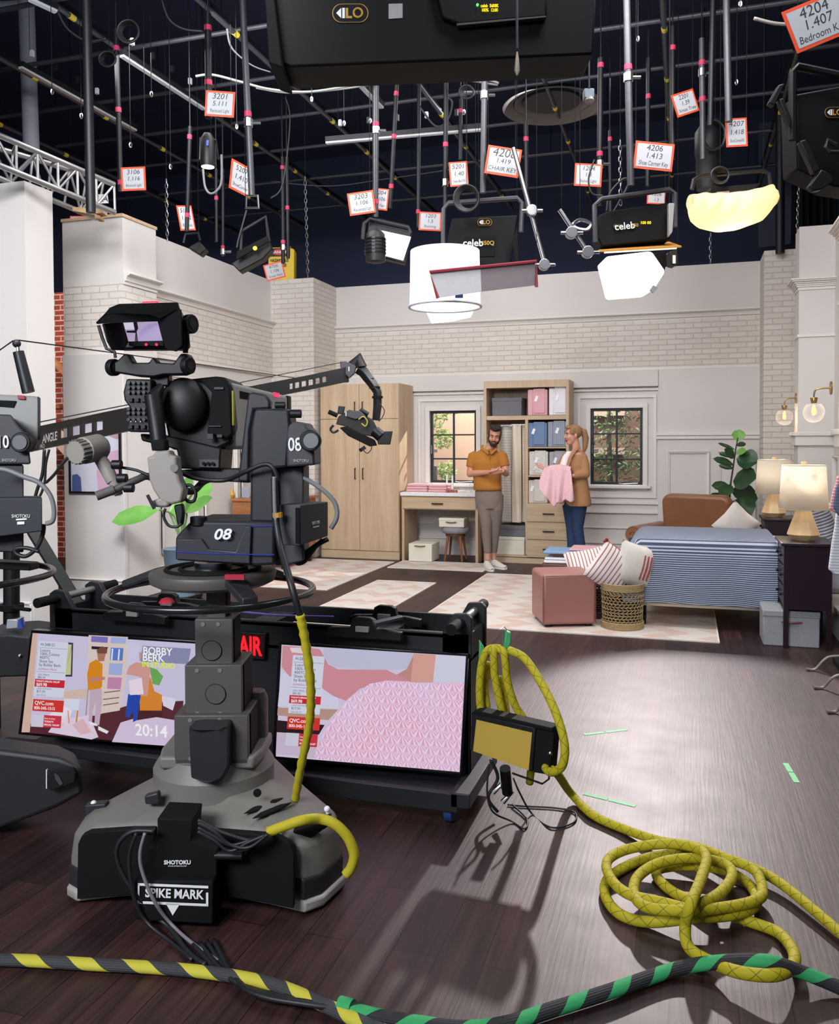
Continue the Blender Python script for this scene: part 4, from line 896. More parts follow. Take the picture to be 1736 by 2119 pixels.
def face(M, t, iris='#3a4a5a', lip='#a8574f', brow='#3a2820', open_=0):
    for s_ in (-1, 1):
        e = MB().ball(M @ Vector((s_ * .030, -.0775, .012)), .010, 10, 8).build('eye', plain('#c9bfb8', .3), t, smooth=True)
        MB().ball(M @ Vector((s_ * .030 - .001, -.0835, .011)), .0058, 8, 6).build('iris', plain(iris, .15), e, smooth=True)
        MB().tube([M @ Vector((s_ * .012, -.092, .034)), M @ Vector((s_ * .03, -.091, .040)), M @ Vector((s_ * .048, -.078, .034))], .0042, 6).build('eyebrow', plain(brow, .9), t, smooth=True)
        MB().tube([M @ Vector((s_ * .018, -.086, .018)), M @ Vector((s_ * .03, -.088, .022)), M @ Vector((s_ * .042, -.080, .018))], .0035, 6).build('eyelid', plain('#b9806a', .6), t, smooth=True)
    m = MB().tube([M @ Vector((-.024, -.082, -.052)), M @ Vector((-.008, -.094, -.048)), M @ Vector((.008, -.094, -.048)), M @ Vector((.024, -.082, -.052))], .0055, 6)
    m.tube([M @ Vector((-.02, -.083, -.060)), M @ Vector((0, -.093, -.062 - open_)), M @ Vector((.02, -.083, -.060))], .006, 6); m.build('lips', plain(lip, .4), t, smooth=True)
def hand(m, w, d, n, side, curl=.5, sc=1.0, thumb=.6):
    w = Vector(w); d = Vector(d).normalized(); n = Vector(n); n = (n - d * n.dot(d)).normalized(); s_ = d.cross(n) * side
    for i, (off, ln) in enumerate(((-.030, .072), (-.010, .082), (.010, .076), (.029, .060))):
        k = w + d * .085 * sc + s_ * off * sc; m.tube([w + s_ * off * .5 * sc, k], [.015 * sc, .0115 * sc], 8)
        p_ = k; a = 0
        pts = [p_]
        for f, c in ((.45, curl * .8), (.3, curl * 1.1), (.25, curl * .8)):
            a += c; p_ = p_ + (d * math.cos(a) + n * math.sin(a)) * ln * f * sc; pts.append(p_)
        m.tube(pts, [.0095 * sc, .009 * sc, .008 * sc, .0065 * sc], 8)
    b0 = w + d * .02 * sc - s_ * .018 * sc; b1 = w + d * .055 * sc - s_ * .045 * sc + n * .012 * sc; b2 = b1 + (d * .7 - s_ * (.5 - thumb * .6) + n * thumb * .6).normalized() * .035 * sc; b3 = b2 + (d * .8 + n * thumb).normalized() * .026 * sc
    m.tube([b0, b1, b2, b3], [.014 * sc, .0125 * sc, .010 * sc, .008 * sc], 8)
# ---- the man
MY = 10.12
G = lambda x, y, dy=0: onY(940 + x / 4.606, 760 + y / 4.606, MY + dy)
man = thing('person', 'bearded man in ochre polo and taupe trousers standing with hands together', 'person', (G(320, 1800).x, MY, 0))
hd = G(383, 655, -.03); HM = Matrix.Translation(hd) @ Matrix.Rotation(math.radians(12), 4, 'Z') @ Matrix.Rotation(math.radians(8), 4, 'Y') @ Matrix.Rotation(math.radians(20), 4, 'X')
nk = G(325, 790, .02); ch = G(310, 900, .02); be = G(320, 1060); pv = G(328, 1190)
m = MB(); headgeo(m, HM, nk, .058)
loft(m, [(pv, .15, .10, 0), (be, .14, .10, 0), (ch, .17, .11, 0), (G(318, 815, .02), .14, .08, 0), (nk + Vector((0, 0, .01)), .06, .06, 0)])
SL, SR = G(178, 850, .0), G(458, 845, .02); EL, ER = G(148, 1015, -.02), G(492, 1010, -.02); WL, WR = G(335, 1000, -.25), G(455, 985, -.24)
for a, b2, c in ((SL, EL, WL), (SR, ER, WR)): m.tube([a, (a + b2) / 2, b2], [.055, .050, .042], 12); m.ball(b2, .043, 12, 8); m.tube([b2, b2 * .65 + c * .35, c], [.043, .040, .026], 12)
hand(m, WL, (1, -.12, .14), (.25, .3, .9), 1, .55, 1.0); hand(m, WR, (-.75, -.3, -.1), (-.2, .9, .5), -1, .7, 1.0)
HL, HR = G(275, 1215), G(395, 1215, .03); KL, KR = G(305, 1490, -.02), G(395, 1490, .06); AL, AR = G(318, 1790, 0), G(375, 1785, .14)
for a, b2, c in ((HL, KL, AL), (HR, KR, AR)): m.tube([a, b2, c, c - Vector((0, 0, .06))], [.075, .052, .036, .036], 12)
fuse(m, 'body', SKIN, man, .0055, 2)
face(HM, man)
HAIR = plain('#2c211d', .8, var=.3, scale=90, bmp=.5, name='dark_brown_hair')
m = MB(); B(m, HM, (0, .034, .045), (.080, .088, .080)); B(m, HM, (0, -.012, .105), (.066, .082, .036)); B(m, HM, (.012, -.06, .122), (.052, .034, .024)); B(m, HM, (-.01, -.03, .128), (.05, .05, .022))
for s_ in (-1, 1): B(m, HM, (s_ * .068, -.012, .03), (.014, .03, .04))
fuse(m, 'hair', HAIR, man, .006, 2)
m = MB(); B(m, HM, (0, -.052, -.088), (.047, .044, .032))
for s_ in (-1, 1): B(m, HM, (s_ * .050, -.03, -.055), (.018, .036, .034)); B(m, HM, (s_ * .064, -.004, -.03), (.013, .02, .034)); m.tube([HM @ Vector((s_ * .002, -.094, -.037)), HM @ Vector((s_ * .022, -.09, -.042)), HM @ Vector((s_ * .032, -.078, -.06))], .0065, 6)
fuse(m, 'beard', HAIR, man, .005, 1)
POLO = plain('#a96d28', .9, var=.06, scale=40, bmp=.3, name='ochre_knit')
m = MB(); loft(m, [(G(318, 1172, -.01), .170, .125, 0), (G(318, 1150, -.015), .176, .135, 0), (G(312, 1120, -.02), .165, .128, 0), (G(310, 1020), .172, .125, 0), (G(308, 910), .195, .130, 0), (G(315, 845, .01), .180, .112, 0), (G(318, 808, .015), .140, .095, 0), (G(322, 780, .02), .085, .075, 0)], 32)
for a, b2 in ((SL, EL), (SR, ER)):
    e = a.lerp(b2, .62); m.tube([a + (nk - a) * .25, a, a.lerp(b2, .3), e], [.060, .064, .065, .063], 16)
fuse(m, 'polo_shirt', POLO, man, .008, 3)
m = MB(); cpts = [G(270, 745, .03), G(262, 765, -.04), G(300, 800, -.10), G(330, 825, -.13)]; m.tube(cat(cpts, 4), .018, 8, squash=.45); cpts = [G(395, 750, .03), G(400, 775, -.04), G(375, 800, -.10), G(345, 825, -.13)]; m.tube(cat(cpts, 4), .018, 8, squash=.45); m.build('collar', POLO, man, smooth=True)
MB().tube([G(338, 820, -.13), G(340, 880, -.135)], .004, 6).build('placket', plain('#8c5510', .9), man)
MB().cbox(G(332, 803, -.14), (.014, .012, .02)).build('lapel_microphone', BLACK, man)
TPE = plain('#7d7068', .85, var=.06, scale=40, bmp=.3, name='taupe_twill')
m = MB(); loft(m, [(G(322, 1345, 0), .15, .10, 0), (G(325, 1260), .168, .115, 0), (G(325, 1200), .165, .115, 0), (G(322, 1148), .150, .108, 0)], 28)
m.tube([HL, G(290, 1350, -.01), KL, G(308, 1620), G(318, 1770)], [.098, .092, .068, .058, .045], 14); m.tube([HR, G(395, 1350, .02), KR, G(385, 1620, .1), G(375, 1765, .14)], [.098, .09, .066, .055, .043], 14)
fuse(m, 'trousers', TPE, man, .008, 3)
SHO = plain('#cfcabf', .7, bmp=.2, name='off_white_canvas')
def shoe(parent, ank, d, ln=.29):
    d = Vector(d).normalized(); s_ = Vector((-d.y, d.x, 0)); b0 = Vector((ank.x, ank.y, 0)) - d * .07
    F_ = frame(b0, d, s_); m = MB()
    m.grid(lambda u, v: F_ @ Vector((u * ln, (.032 + .016 * math.sin(u * PI)) * math.cos(v * PI) * (1 if u < .95 else .6) * min(1, .35 + u * 9), .022 + (.085 - .055 * min(1, max(0, u - .25) * 1.7)) * math.sin(v * PI) * min(1, .5 + u * 5) * (1 if u < .97 else .5))), 14, 12)
    m.build('shoe', SHO, parent, smooth=True, angle=100, solid=.006)
    out = [F_ @ Vector((u * ln, (.036 + .014 * math.sin(u * PI)) * sg * min(1, .5 + min(u, 1 - u) * 8), 0)) for sg, us in ((1, [k / 10 for k in range(11)]), (-1, [1 - k / 10 for k in range(11)])) for u in us]
    MB().slab([p_ + Vector((0, 0, .001)) for p_ in out], (0, 0, .025)).build('sole', plain('#e2ded6', .6), parent)
shoe(man, G(312, 1800, -.02), (.45, -.8, 0)); shoe(man, G(378, 1790, .13), (.75, -.55, 0))
# ---- the woman
MY2 = 10.0
G2 = lambda x, y, dy=0: onY(940 + x / 4.606, 760 + y / 4.606, MY2 + dy)
wom = thing('person', 'blonde woman in camel blazer and jeans holding pink sheets over her arm', 'person', (G2(1160, 1800).x, MY2, 0))
hd = G2(1128, 650, 0); HM = Matrix.Translation(hd) @ Matrix.Rotation(math.radians(-62), 4, 'Z') @ Matrix.Rotation(math.radians(4), 4, 'X') @ Matrix.Diagonal((.95, .95, .98, 1))
nk = G2(1165, 790, .02); yw = math.radians(-50)
m = MB(); headgeo(m, HM, nk, .045)
loft(m, [(G2(1155, 1290), .15, .11, yw), (G2(1150, 1060), .125, .10, yw), (G2(1140, 900), .15, .10, yw), (G2(1155, 820), .12, .08, yw), (nk, .05, .05, yw)])
SN, SF = G2(1215, 850, -.05), G2(1085, 830, .10); EN, EF = G2(1250, 1020, -.10), G2(1000, 960, .0); WN, WF = G2(1125, 1035, -.20), G2(880, 972, -.10)
for a, b2, c in ((SN, EN, WN), (SF, EF, WF)): m.tube([a, b2], [.045, .038], 12); m.ball(b2, .038, 12, 8); m.tube([b2, c], [.037, .023], 12)
hand(m, WF, (-1, -.15, .35), (.1, -.2, 1), -1, .18, .95, .3); hand(m, WN, (-1, .0, -.1), (0, .2, -1), 1, .5, .95, .3)
HL, HR = G2(1100, 1310, .05), G2(1190, 1310, -.03); KL, KR = G2(1115, 1530, .04), G2(1175, 1530, -.02); AL, AR = G2(1125, 1800, .06), G2(1205, 1800, 0)
for a, b2, c in ((HL, KL, AL), (HR, KR, AR)): m.tube([a, b2, c], [.075, .052, .036], 12)
fuse(m, 'body', SKINF, wom, .0055, 2)
face(HM, wom, '#3a5068', '#b04a55', '#6b4a34', .004)
BL = plain('#9a7450', .6, var=.25, scale=60, bmp=.5, name='blonde_hair')
m = MB(); B(m, HM, (0, .030, .042), (.084, .096, .088)); B(m, HM, (0, -.045, .098), (.055, .04, .03))
for s_ in (-1, 1): B(m, HM, (s_ * .068, -.02, .05), (.018, .045, .04))
m.tube([HM @ Vector((0, .10, .05)), HM @ Vector((0, .145, .04)), HM @ Vector((0, .165, -.04)), HM @ Vector((0, .15, -.15)), HM @ Vector((0, .13, -.21))], [.025, .04, .04, .03, .012], 12)
fuse(m, 'hair', BL, wom, .006, 2)
MB().tube([HM @ Vector((.02 * math.cos(a * PI / 6), .125, .045 + .028 * math.sin(a * PI / 6))) for a in range(12)], .007, 6, closed=True).build('hair_tie', plain('#3a2c22', .8), wom)
CAM = plain('#a87c56', .85, var=.05, scale=40, bmp=.25, name='camel_wool')
m = MB(); loft(m, [(G2(1182, 1320, 0), .165, .14, yw), (G2(1180, 1290), .17, .145, yw), (G2(1175, 1180), .155, .13, yw), (G2(1165, 1060), .14, .12, yw), (G2(1160, 930), .155, .125, yw), (G2(1165, 840), .14, .095, yw), (G2(1172, 790, .02), .075, .06, yw)], 32)
m.tube([SN, G2(1240, 930, -.07), EN], [.062, .060, .054], 14); m.ball(EN, .053, 12, 8); m.tube([EN, WN + (EN - WN) * .12], [.052, .042], 14)
m.tube([SF, EF], [.058, .048], 14); m.ball(EF, .047, 12, 8); m.tube([EF, EF.lerp(WF, .55)], [.046, .040], 14)
fuse(m, 'blazer', CAM, wom, .008, 3)
m = MB(); loft(m, [(G2(1055, 1000, -.06), .05, .05, 0), (G2(1050, 930, -.06), .055, .06, 0), (G2(1068, 850, -.05), .045, .05, 0), (G2(1098, 800, -.03), .03, .035, 0)], 16); fuse(m, 'white_top', plain('#e9e7e6', .8), wom, .007, 3)
MB().tube(cat([G2(1180, 755, -.06), G2(1145, 800, -.12), G2(1100, 870, -.15), G2(1078, 950, -.16)], 5), .022, 8, squash=.4).build('lapel', CAM, wom, smooth=True)
DEN = plain('#1f3557', .85, var=.25, scale=14, bmp=.3, name='dark_denim')
m = MB(); loft(m, [(G2(1145, 1330), .14, .115, yw), (G2(1155, 1240), .14, .11, yw)], 24)
m.tube([HL, KL, G2(1120, 1680, .05), G2(1120, 1815, .06)], [.088, .062, .055, .065], 14); m.tube([HR, KR, G2(1200, 1680), G2(1212, 1815)], [.095, .066, .06, .068], 14)
fuse(m, 'jeans', DEN, wom, .008, 3)
for a, dy in ((G2(1118, 1815), .06), (G2(1208, 1815), 0)):
    MB().ball((a.x - .05, MY2 + dy - .03, .035), .04, 12, 8, (1.9, .9, .85)).build('shoe', plain('#6b4a3a', .5), wom, smooth=True)
# pink sheets over her arm
sh = thing('folded_sheet', 'pink patterned sheet draped over the arm of the woman', 'sheet', G2(980, 1100, -.2))
top = [(835, 1000), (880, 975), (930, 963), (1000, 960), (1060, 968), (1112, 985)]
bot = [(800, 1120), (880, 1262), (958, 1322), (1000, 1290), (1060, 1275), (1143, 1270)]
def lerp2(T, u): 
    i = min(int(u * (len(T) - 1)), len(T) - 2); f = u * (len(T) - 1) - i; return T[i][0] * (1 - f) + T[i + 1][0] * f, T[i][1] * (1 - f) + T[i + 1][1] * f
def shf(u, v):
    a, b2 = lerp2(top, u), lerp2(bot, u); x = a[0] * (1 - v) + b2[0] * v; y = a[1] * (1 - v) + b2[1] * v
    y += 14 * math.sin(u * 22) * v * v
    return G2(x, y, -.27 - .035 * math.sin(v * PI * .6) + .028 * math.sin(u * 17 + v * 2) * (.3 + v))
PS = patmat('pink_print', '#deb0b7', '#e8c5ca', 40)
MB().grid(shf, 34, 24).build('front_panel', PS, sh, smooth=True, angle=120, solid=.012)
MB().grid(lambda u, v: shf(u * .85 + .1, v * .8) + Vector((0, .12, 0)), 24, 12).build('back_panel', PS, sh, smooth=True, angle=120, solid=.01)
MB().grid(lambda u, v: shf(.05 + u * .93, 0) + Vector((0, .13 * v, .035 * math.sin(v * PI))), 24, 8).build('top_fold', PS, sh, smooth=True, angle=120, solid=.01)
# ================================================================ STUDIO CAMERAS IN THE FOREGROUND
def Q(p, d): return atd(p[0], p[1], d)
def so(m, pts, d, th, vec=None):
    """outline at depth d (or per-point depths) with real thickness going away from the lens"""
    return m.slab([atd(p[0], p[1], p[2] if len(p) > 2 else d) for p in pts], (vec if vec is not None else Fw) * th)
def K(x, y): return (200 + x / 3.028, 600 + y / 3.028)
def KK(pts): return [K(*p[:2]) + tuple(p[2:]) for p in pts]
NVY = plain('#24262c', .5, var=.05, bmp=.1, scale=60, name='charcoal_housing'); NVL = plain('#3b3c40', .55, var=.05, bmp=.12, scale=60, name='slate_panel')
GRY = plain('#716e69', .5, var=.05, bmp=.1, scale=60, name='grey_housing'); GRL = plain('#a19c98', .5, var=.05, name='light_grey_housing'); LG2 = plain('#8f8a84', .45, var=.04, name='pale_grip')
GCOL = plain('#4d4a47', .5, var=.05, bmp=.1, scale=60, name='grey_column')
DGR = plain('#26262a', .5, var=.05, name='dark_grey_cover'); WHT = plain('#e8e8e8', .5, var=.02, name='white_lettering'); REDG = emis('#ff2a55', 1.6); RED = plain('#a01c30', .5, name='red_label')
PD = 3.15; PC = atd(440, 1600, PD); PC.z = 0
ped = thing('camera_pedestal', 'grey rolling studio pedestal carrying camera 08 in the foreground', 'camera pedestal', PC, TH)
def LP(x, y, z): return PC + R_ * x + Fw * y + Vector((0, 0, z))
P0 = [(-.44, -.17), (-.425, -.30), (-.38, -.335), (-.25, -.305), (-.1, -.285), (.12, -.305), (.28, -.36), (.40, -.41), (.455, -.37), (.515, -.24), (.50, -.15), (.36, .08), (.16, .44), (-.16, .44), (-.34, .05)]
def ringz(m, lst):
    n = len(P0); vs = []; fs = []
    for sc, z in lst: vs += [LP(x * sc, y * sc, z) for x, y in P0]
    for i in range(len(lst) - 1):
        for k in range(n): k2 = (k + 1) % n; fs.append((i * n + k, i * n + k2, (i + 1) * n + k2, (i + 1) * n + k))
    fs.append(tuple(range(n))[::-1]); fs.append(tuple((len(lst) - 1) * n + k for k in range(n))); return m.add(vs, fs)
ringz(MB(), [(.975, .045), (.975, .14), (.95, .225), (.86, .255), (.62, .275), (.5, .30)]).build('base_cover', GRY, ped, bevel=.012, seg=3)
ringz(MB(), [(.99, .012), (1.0, .02), (1.0, .045), (.98, .052)]).build('bottom_lip', GRL, ped, bevel=.004)
ringz(MB(), [(.985, .052), (.985, .115), (.97, .125)]).build('bumper', DGR, ped, bevel=.004)
for x, y in ((-.3, -.2), (.36, -.25), (0, .3)): MB().cyl(LP(x - .02, y, .035), LP(x + .02, y, .035), .034, n=14).build('wheel', BLACK, ped)
def J(x, y): return (100 + x / 2.553, 1450 + y / 2.553)
def JJ(p): return [J(*q[:2]) + tuple(q[2:]) for q in p]
so(MB(), JJ([(155, 760), (175, 715), (215, 695), (440, 680), (560, 680), (560, 1030), (430, 1030), (150, 1050)]), 2.805, .03).build('skirt_panel', BLACKM, ped, bevel=.004)
so(MB(), JJ([(880, 690, 2.78), (1200, 715, 2.72), (1270, 750, 2.71), (1295, 800, 2.70), (1297, 1100, 2.70), (1130, 1065, 2.735), (950, 1040, 2.77), (880, 1000, 2.78)]), 2.74, .03).build('skirt_panel', BLACKM, ped, bevel=.004)
m = MB(); so(m, JJ([(575, 622), (760, 630), (750, 745), (890, 790), (890, 940), (515, 935), (525, 775), (575, 775)]), 2.70, .13); so(m, JJ([(578, 560), (822, 570), (758, 632), (576, 622)]), 2.72, .02) if 0 else None
m.build('distribution_box', BLACKM, ped, bevel=.004)
so(MB(), JJ([(445, 950), (870, 955), (870, 1185), (455, 1160)]), 2.66, .2).build('battery_box', BLACKM, ped, bevel=.006)
fM = lambda x, y, d, sx=1: frame(Q((x, y), d), R_, (0, 0, 1))
jx = J(665, 1022); text('lettering', 'SPIKE MARK', .040, WHT, ped, frame(Q(jx, 2.655), R_ + Vector((0, 0, -.045)), (0, 0, 1)), bold=.001, sx=.86)
m = MB(); so(m, JJ([(472, 965), (845, 980), (845, 992), (472, 977)]), 2.656, .002); so(m, JJ([(472, 1060), (845, 1075), (845, 1087), (472, 1072)]), 2.656, .002); so(m, JJ([(472, 965), (481, 965), (481, 1070), (472, 1070)]), 2.656, .002); so(m, JJ([(833, 1015), (845, 1015), (845, 1085), (833, 1085)]), 2.656, .002); so(m, JJ([(620, 1070), (695, 1074), (657, 1135)]), 2.656, .002)
m.build('label_border', WHT, ped)
text('lettering', 'SHOTOKU', .018, WHT, ped, fM(*J(682, 855), 2.695), bold=.0006); text('lettering', 'POWER DISTRIBUTION UNIT', .0046, WHT, ped, fM(*J(682, 874), 2.695))
# raised deck, drum, column
MB().lathe([(.222, .25), (.222, .345), (.212, .362), (.185, .40)], LP(.0, .03, 0), n=48).build('drum', GRY, ped, smooth=True, angle=22)
MB().prism([(-.17, -.15), (.17, -.15), (.19, -.05), (.19, .12), (-.19, .12), (-.19, -.05)], .045, Matrix.Translation(LP(.01, .02, .38)) @ Matrix.Rotation(TH, 4, 'Z')).build('drum_top', GRY, ped, bevel=.01)
def czbox(m, px0, px1, y0, y1, d, w=None, fr=1.0):
    a, b2 = Q((px0, y1), d), Q((px1, y0), d); wd = (b2 - a).dot(R_); dp = wd * fr
    return m.slab([Vector((a.x, a.y, a.z)), a + R_ * wd, a + R_ * wd + Fw * dp, a + Fw * dp], (0, 0, b2.z - a.z)), a, wd, dp
for px0, px1, y0, y1, d in ((427, 466, 1165, 1300, 3.11), (404, 481, 1281, 1390, 3.075), (383, 500, 1376, 1490, 3.05), (361, 513, 1480, 1582, 3.02)):
    m, a, wd, dp = czbox(MB(), px0, px1, y0, y1, d); m.build('column_section', GCOL, ped, bevel=.004)
    h = (Q((px0, y0), d) - a).z; m = MB().slab([a + R_ * (wd - .001) + Fw * dp * .12, a + R_ * (wd + .004) + Fw * dp * .12, a + R_ * (wd + .004) + Fw * dp * .88, a + R_ * (wd - .001) + Fw * dp * .88], (0, 0, h * .96)); m.build('guide_slot', BLACKM, ped)
    if wd > .1:
        for fx_ in (.22, .62):
            for fz in (.12, .9): c = a + R_ * wd * fx_ + Vector((0, 0, h * fz)) - Fw * .001; MB().cyl(c, c - Fw * .002, .008, n=10).build('screw', GRY, ped)
for x, y, d in ((438, 1346, 3.073), (446, 1436, 3.048)):
    c = Q((x, y), d); m = MB().tube([c - Fw * .001, c - Fw * .002], .036, 28); m.build('round_cover', GCOL, ped); m = MB().tube([c + R_ * .036 * math.cos(a * PI / 16) + Vector((0, 0, .036 * math.sin(a * PI / 16))) - Fw * .002 for a in range(32)], .0012, 4, closed=True); m.build('seam_ring', BLACKM, ped)
so(MB(), [(390, 1503, 2.96), (405, 1512, 2.90), (452, 1512, 2.90), (473, 1500, 2.96), (473, 1585, 2.96), (462, 1612, 2.93), (430, 1622, 2.90), (394, 1612, 2.93)], 2.9, .12).build('brake_housing', DGR, ped, bevel=.01)
c = atd(530, 1520, 3.25); MB().lathe([(.046, .42), (.046, .57), (.034, .60)], (c.x, c.y, 0), n=24).build('counterweight_cylinder', GCOL, ped, bevel=.004)
m = MB()
for k, (x, y, l) in enumerate(((1145, 555, 110), (1190, 580, 110))):
    a, b2 = onz(*J(x - l, y + 42), .278), onz(*J(x + l * .85, y - 42), .288); m.tube([a, a.lerp(b2, .25), a.lerp(b2, .75), b2], [.002, .014, .014, .002], 10, squash=.5)
m.build('vent_slot', BLACKM, ped)
so(MB(), JJ([(505, 505), (580, 485), (590, 550), (510, 550)]), 2.93, .03).build('brake_pedal', DGR, ped, bevel=.006)
for x, y, d in ((1105, 485, 2.92),): c = Q(J(x, y), d); MB().cyl(c, c - Fw * .006, .014, n=18).build('fill_cap', BLACKM, ped)
for x, y, d in ((240, 560, 3.0), (265, 670, 2.9), (1212, 695, 2.78), (1472, 590, 2.95)):
    c = Q(J(x, y), d); MB().ball(c + Vector((0, 0, .012)), .011, 10, 8).cyl(c + Vector((0, 0, -.03)), c, .007, n=10).build('white_knob', WHT, ped, smooth=True)
so(MB(), JJ([(190, 555), (300, 545), (320, 690), (200, 695)]), 2.98, .04).build('cable_guard', DGR, ped, bevel=.004)
so(MB(), JJ([(1290, 690), (1490, 625), (1480, 665), (1330, 765)]), 2.80, .05).build('cable_guard', BLACKM, ped, bevel=.004)
so(MB(), JJ([(1080, 770), (1035, 790), (905, 800), (905, 835), (1025, 840)]), 2.72, .03).build('connector', BLACK, ped, bevel=.003)
for a, b2 in (((1025, 820), (880, 818)), ((570, 685), (440, 690))): MB().cyl(Q(J(*a), 2.71), Q(J(*b2), 2.71), .013, n=12).build('plug', BLACK, ped, smooth=True)
# turntable and steering ring
TZ = 1.055
MB().lathe([(.20, TZ - .028), (.226, TZ - .015), (.232, TZ + .012), (.228, TZ + .022), (.215, TZ + .026), (.1, TZ + .028)], LP(.01, 0, 0), n=48).build('turntable', GCOL, ped, smooth=True, angle=35)
MB().cyl(LP(.01, 0, TZ + .02), LP(.01, 0, TZ + .055), .068, n=32).build('bearing', STEEL, ped, smooth=True)
for r in (.12, .17): MB().tube([LP(.01 + r * math.cos(a * PI / 20), r * math.sin(a * PI / 20), TZ + .03) for a in range(40)], .008, 6, closed=True).build('groove_ring', BLACKM, ped, smooth=True)
RZ = 1.0; MB().tube([LP(.004 + .372 * math.cos(a * PI / 36), .372 * math.sin(a * PI / 36), RZ) for a in range(72)], .0135, 12, closed=True).build('steering_ring', plain('#1a1b1d', .25, var=.1, name='glossy_black_rim'), ped, smooth=True, angle=180)
for an in (-55, 55, 165):
    a = math.radians(an); c, s_ = math.cos(a), math.sin(a); tn = (R_ * -s_ + Fw * c) * .028
    p0, p1 = LP(.21 * c, .21 * s_, TZ), LP(.36 * c, .36 * s_, RZ); MB().slab([p0 - tn * 1.4, p0 + tn * 1.4, p1 + tn, p1 - tn], (0, 0, .028)).build('spoke', DGR, ped, bevel=.004)
c = Q(K(870, 1796), PD - .232); MB().slab([c - R_ * .033 - Vector((0, 0, .007)), c + R_ * .033 - Vector((0, 0, .009)), c + R_ * .033 + Vector((0, 0, .009)), c - R_ * .033 + Vector((0, 0, .009))], Fw * .02 * -1).build('red_label', RED, ped)
MB().lathe([(.027, 0), (.018, .012), (.004, .016)], Q(K(440, 1958), PD - .35), n=16).build('red_cap', RED, ped, smooth=True)
# pan and tilt head
head = thing('pan_tilt_head', 'dark pan and tilt head marked 08 on the pedestal turntable', 'camera head', LP(.05, 0, 1.1), TH)
def hd(name, pts, d, th, mt, bv=.006, par=None): return so(MB(), KK(pts), d, th).build(name, mt, par or head, bevel=bv)
hd('pan_base', [(492, 1550), (590, 1448), (1115, 1452), (1115, 1722), (1000, 1730), (490, 1695)], 2.98, .30, NVY, .01)
hd('pan_base_front', [(500, 1560), (655, 1560), (700, 1625), (870, 1640), (930, 1480), (970, 1480), (960, 1718), (495, 1690)], 2.965, .016, NVY, .004)
hd('blue_line', [(494, 1636), (700, 1650), (1112, 1655), (1112, 1661), (700, 1656), (494, 1642)], 2.962, .003, plain('#20299a', .4), 0)
hd('blue_line', [(968, 1478), (1110, 1474), (1110, 1480), (968, 1484)], 2.976, .003, plain('#20299a', .4), 0)
hd('upright', [(965, 870), (990, 745), (1205, 742), (1215, 850), (1195, 1112), (1113, 1120), (1115, 1460), (960, 1455)], 2.99, .16, NVY, .01)
hd('cradle_arm', [(948, 652), (975, 640), (1062, 655), (1088, 700), (1085, 745), (985, 750), (960, 880), (952, 1205), (882, 1200)], 3.06, .05, NVY, .008)
hd('rear_cover', [(1113, 1112), (1296, 1105), (1296, 1700), (1170, 1728), (1113, 1722)], 3.04, .16, NVL, .006)
sp_ = hd('side_panel', [(1200, 850), (1235, 822), (1305, 832), (1318, 860), (1345, 885), (1358, 960), (1366, 1098), (1190, 1110), (1190, 900)], 2.965, .2, NVL, .008)
c = Q(K(1340, 945), 2.95); kn = MB().cyl(c + Fw * .02, c - Fw * .02, .037, n=28).build('drag_knob', BLACK, head, bevel=.004); MB().cyl(c - Fw * .021 + R_ * .004, c - Fw * .024 + R_ * .004, .026, n=24).build('dial_face', plain('#77777a', .4, .4), kn)
for x, y, w_, h in ((1150, 722, 60, 26), (1248, 776, 66, 34)): c = Q(K(x, y), 3.0); MB().cyl(c - R_ * w_ * .0003, c + R_ * w_ * .0003, h * .00028 * 1.6, n=14).build('small_knob', BLACK, head, bevel=.002)
text('lettering', '08', .066, WHT, head, fM(*K(1241, 972), 2.962), sx=.72, bold=.0008); text('lettering', 'SHOTOKU', .014, plain('#b9bbbd', .5), head, fM(*K(1280, 1070), 2.962), sx=.8)
text('lettering', '08', .052, WHT, head, frame(Q(K(783, 1534), 2.962), R_ + Vector((0, 0, .01)), (0, 0, 1)), shear=.25, sx=1.15, bold=.0012)
c = Q(K(640, 1440), 3.0); MB().cyl(c + Vector((0, 0, -.02)), c + Vector((0, 0, .012)), .03, n=24).build('bubble_level', BLACK, head, bevel=.003)
a3, b3, c3, d3 = [Q(K(*p_[:2]), p_[2]) for p_ in ((1275, 1348, 2.90), (1450, 1327, 3.12), (1450, 1543, 3.12), (1275, 1602, 2.90))]
nb = (b3 - a3); nb.z = 0; pb = Vector((-nb.y, nb.x, 0)).normalized()
psu = MB().slab([a3, b3, c3, d3], pb * .085).build('power_box', NVL, head, bevel=.003)
e3, f3 = Q(K(1155, 1365), 2.93), Q(K(1272, 1590), 2.89)
MB().slab([Q(K(1158, 1368), 2.955), Q(K(1272, 1364), 2.895), Q(K(1272, 1590), 2.895), Q(K(1160, 1584), 2.955)], -Fw * .003 + R_ * 0).build('control_panel', BLACKM, head)
for x, y in ((1199, 1394), (1198, 1559)): MB().ball(Q(K(x, y), 2.92), .0042, 8, 6).build('status_light', emis('#c8ff20', 6), head)
text('lettering', 'SHOTOKU', .0165, WHT, head, frame(Q(K(1367, 1462), 3.0) - pb * .0015 + (a3.lerp(b3, .53) - Q(K(1367, 1462), 3.0)) * Vector((1, 1, 0)), nb, (0, 0, 1)), sx=.8); c = Q(K(1367, 1485), 3.0)
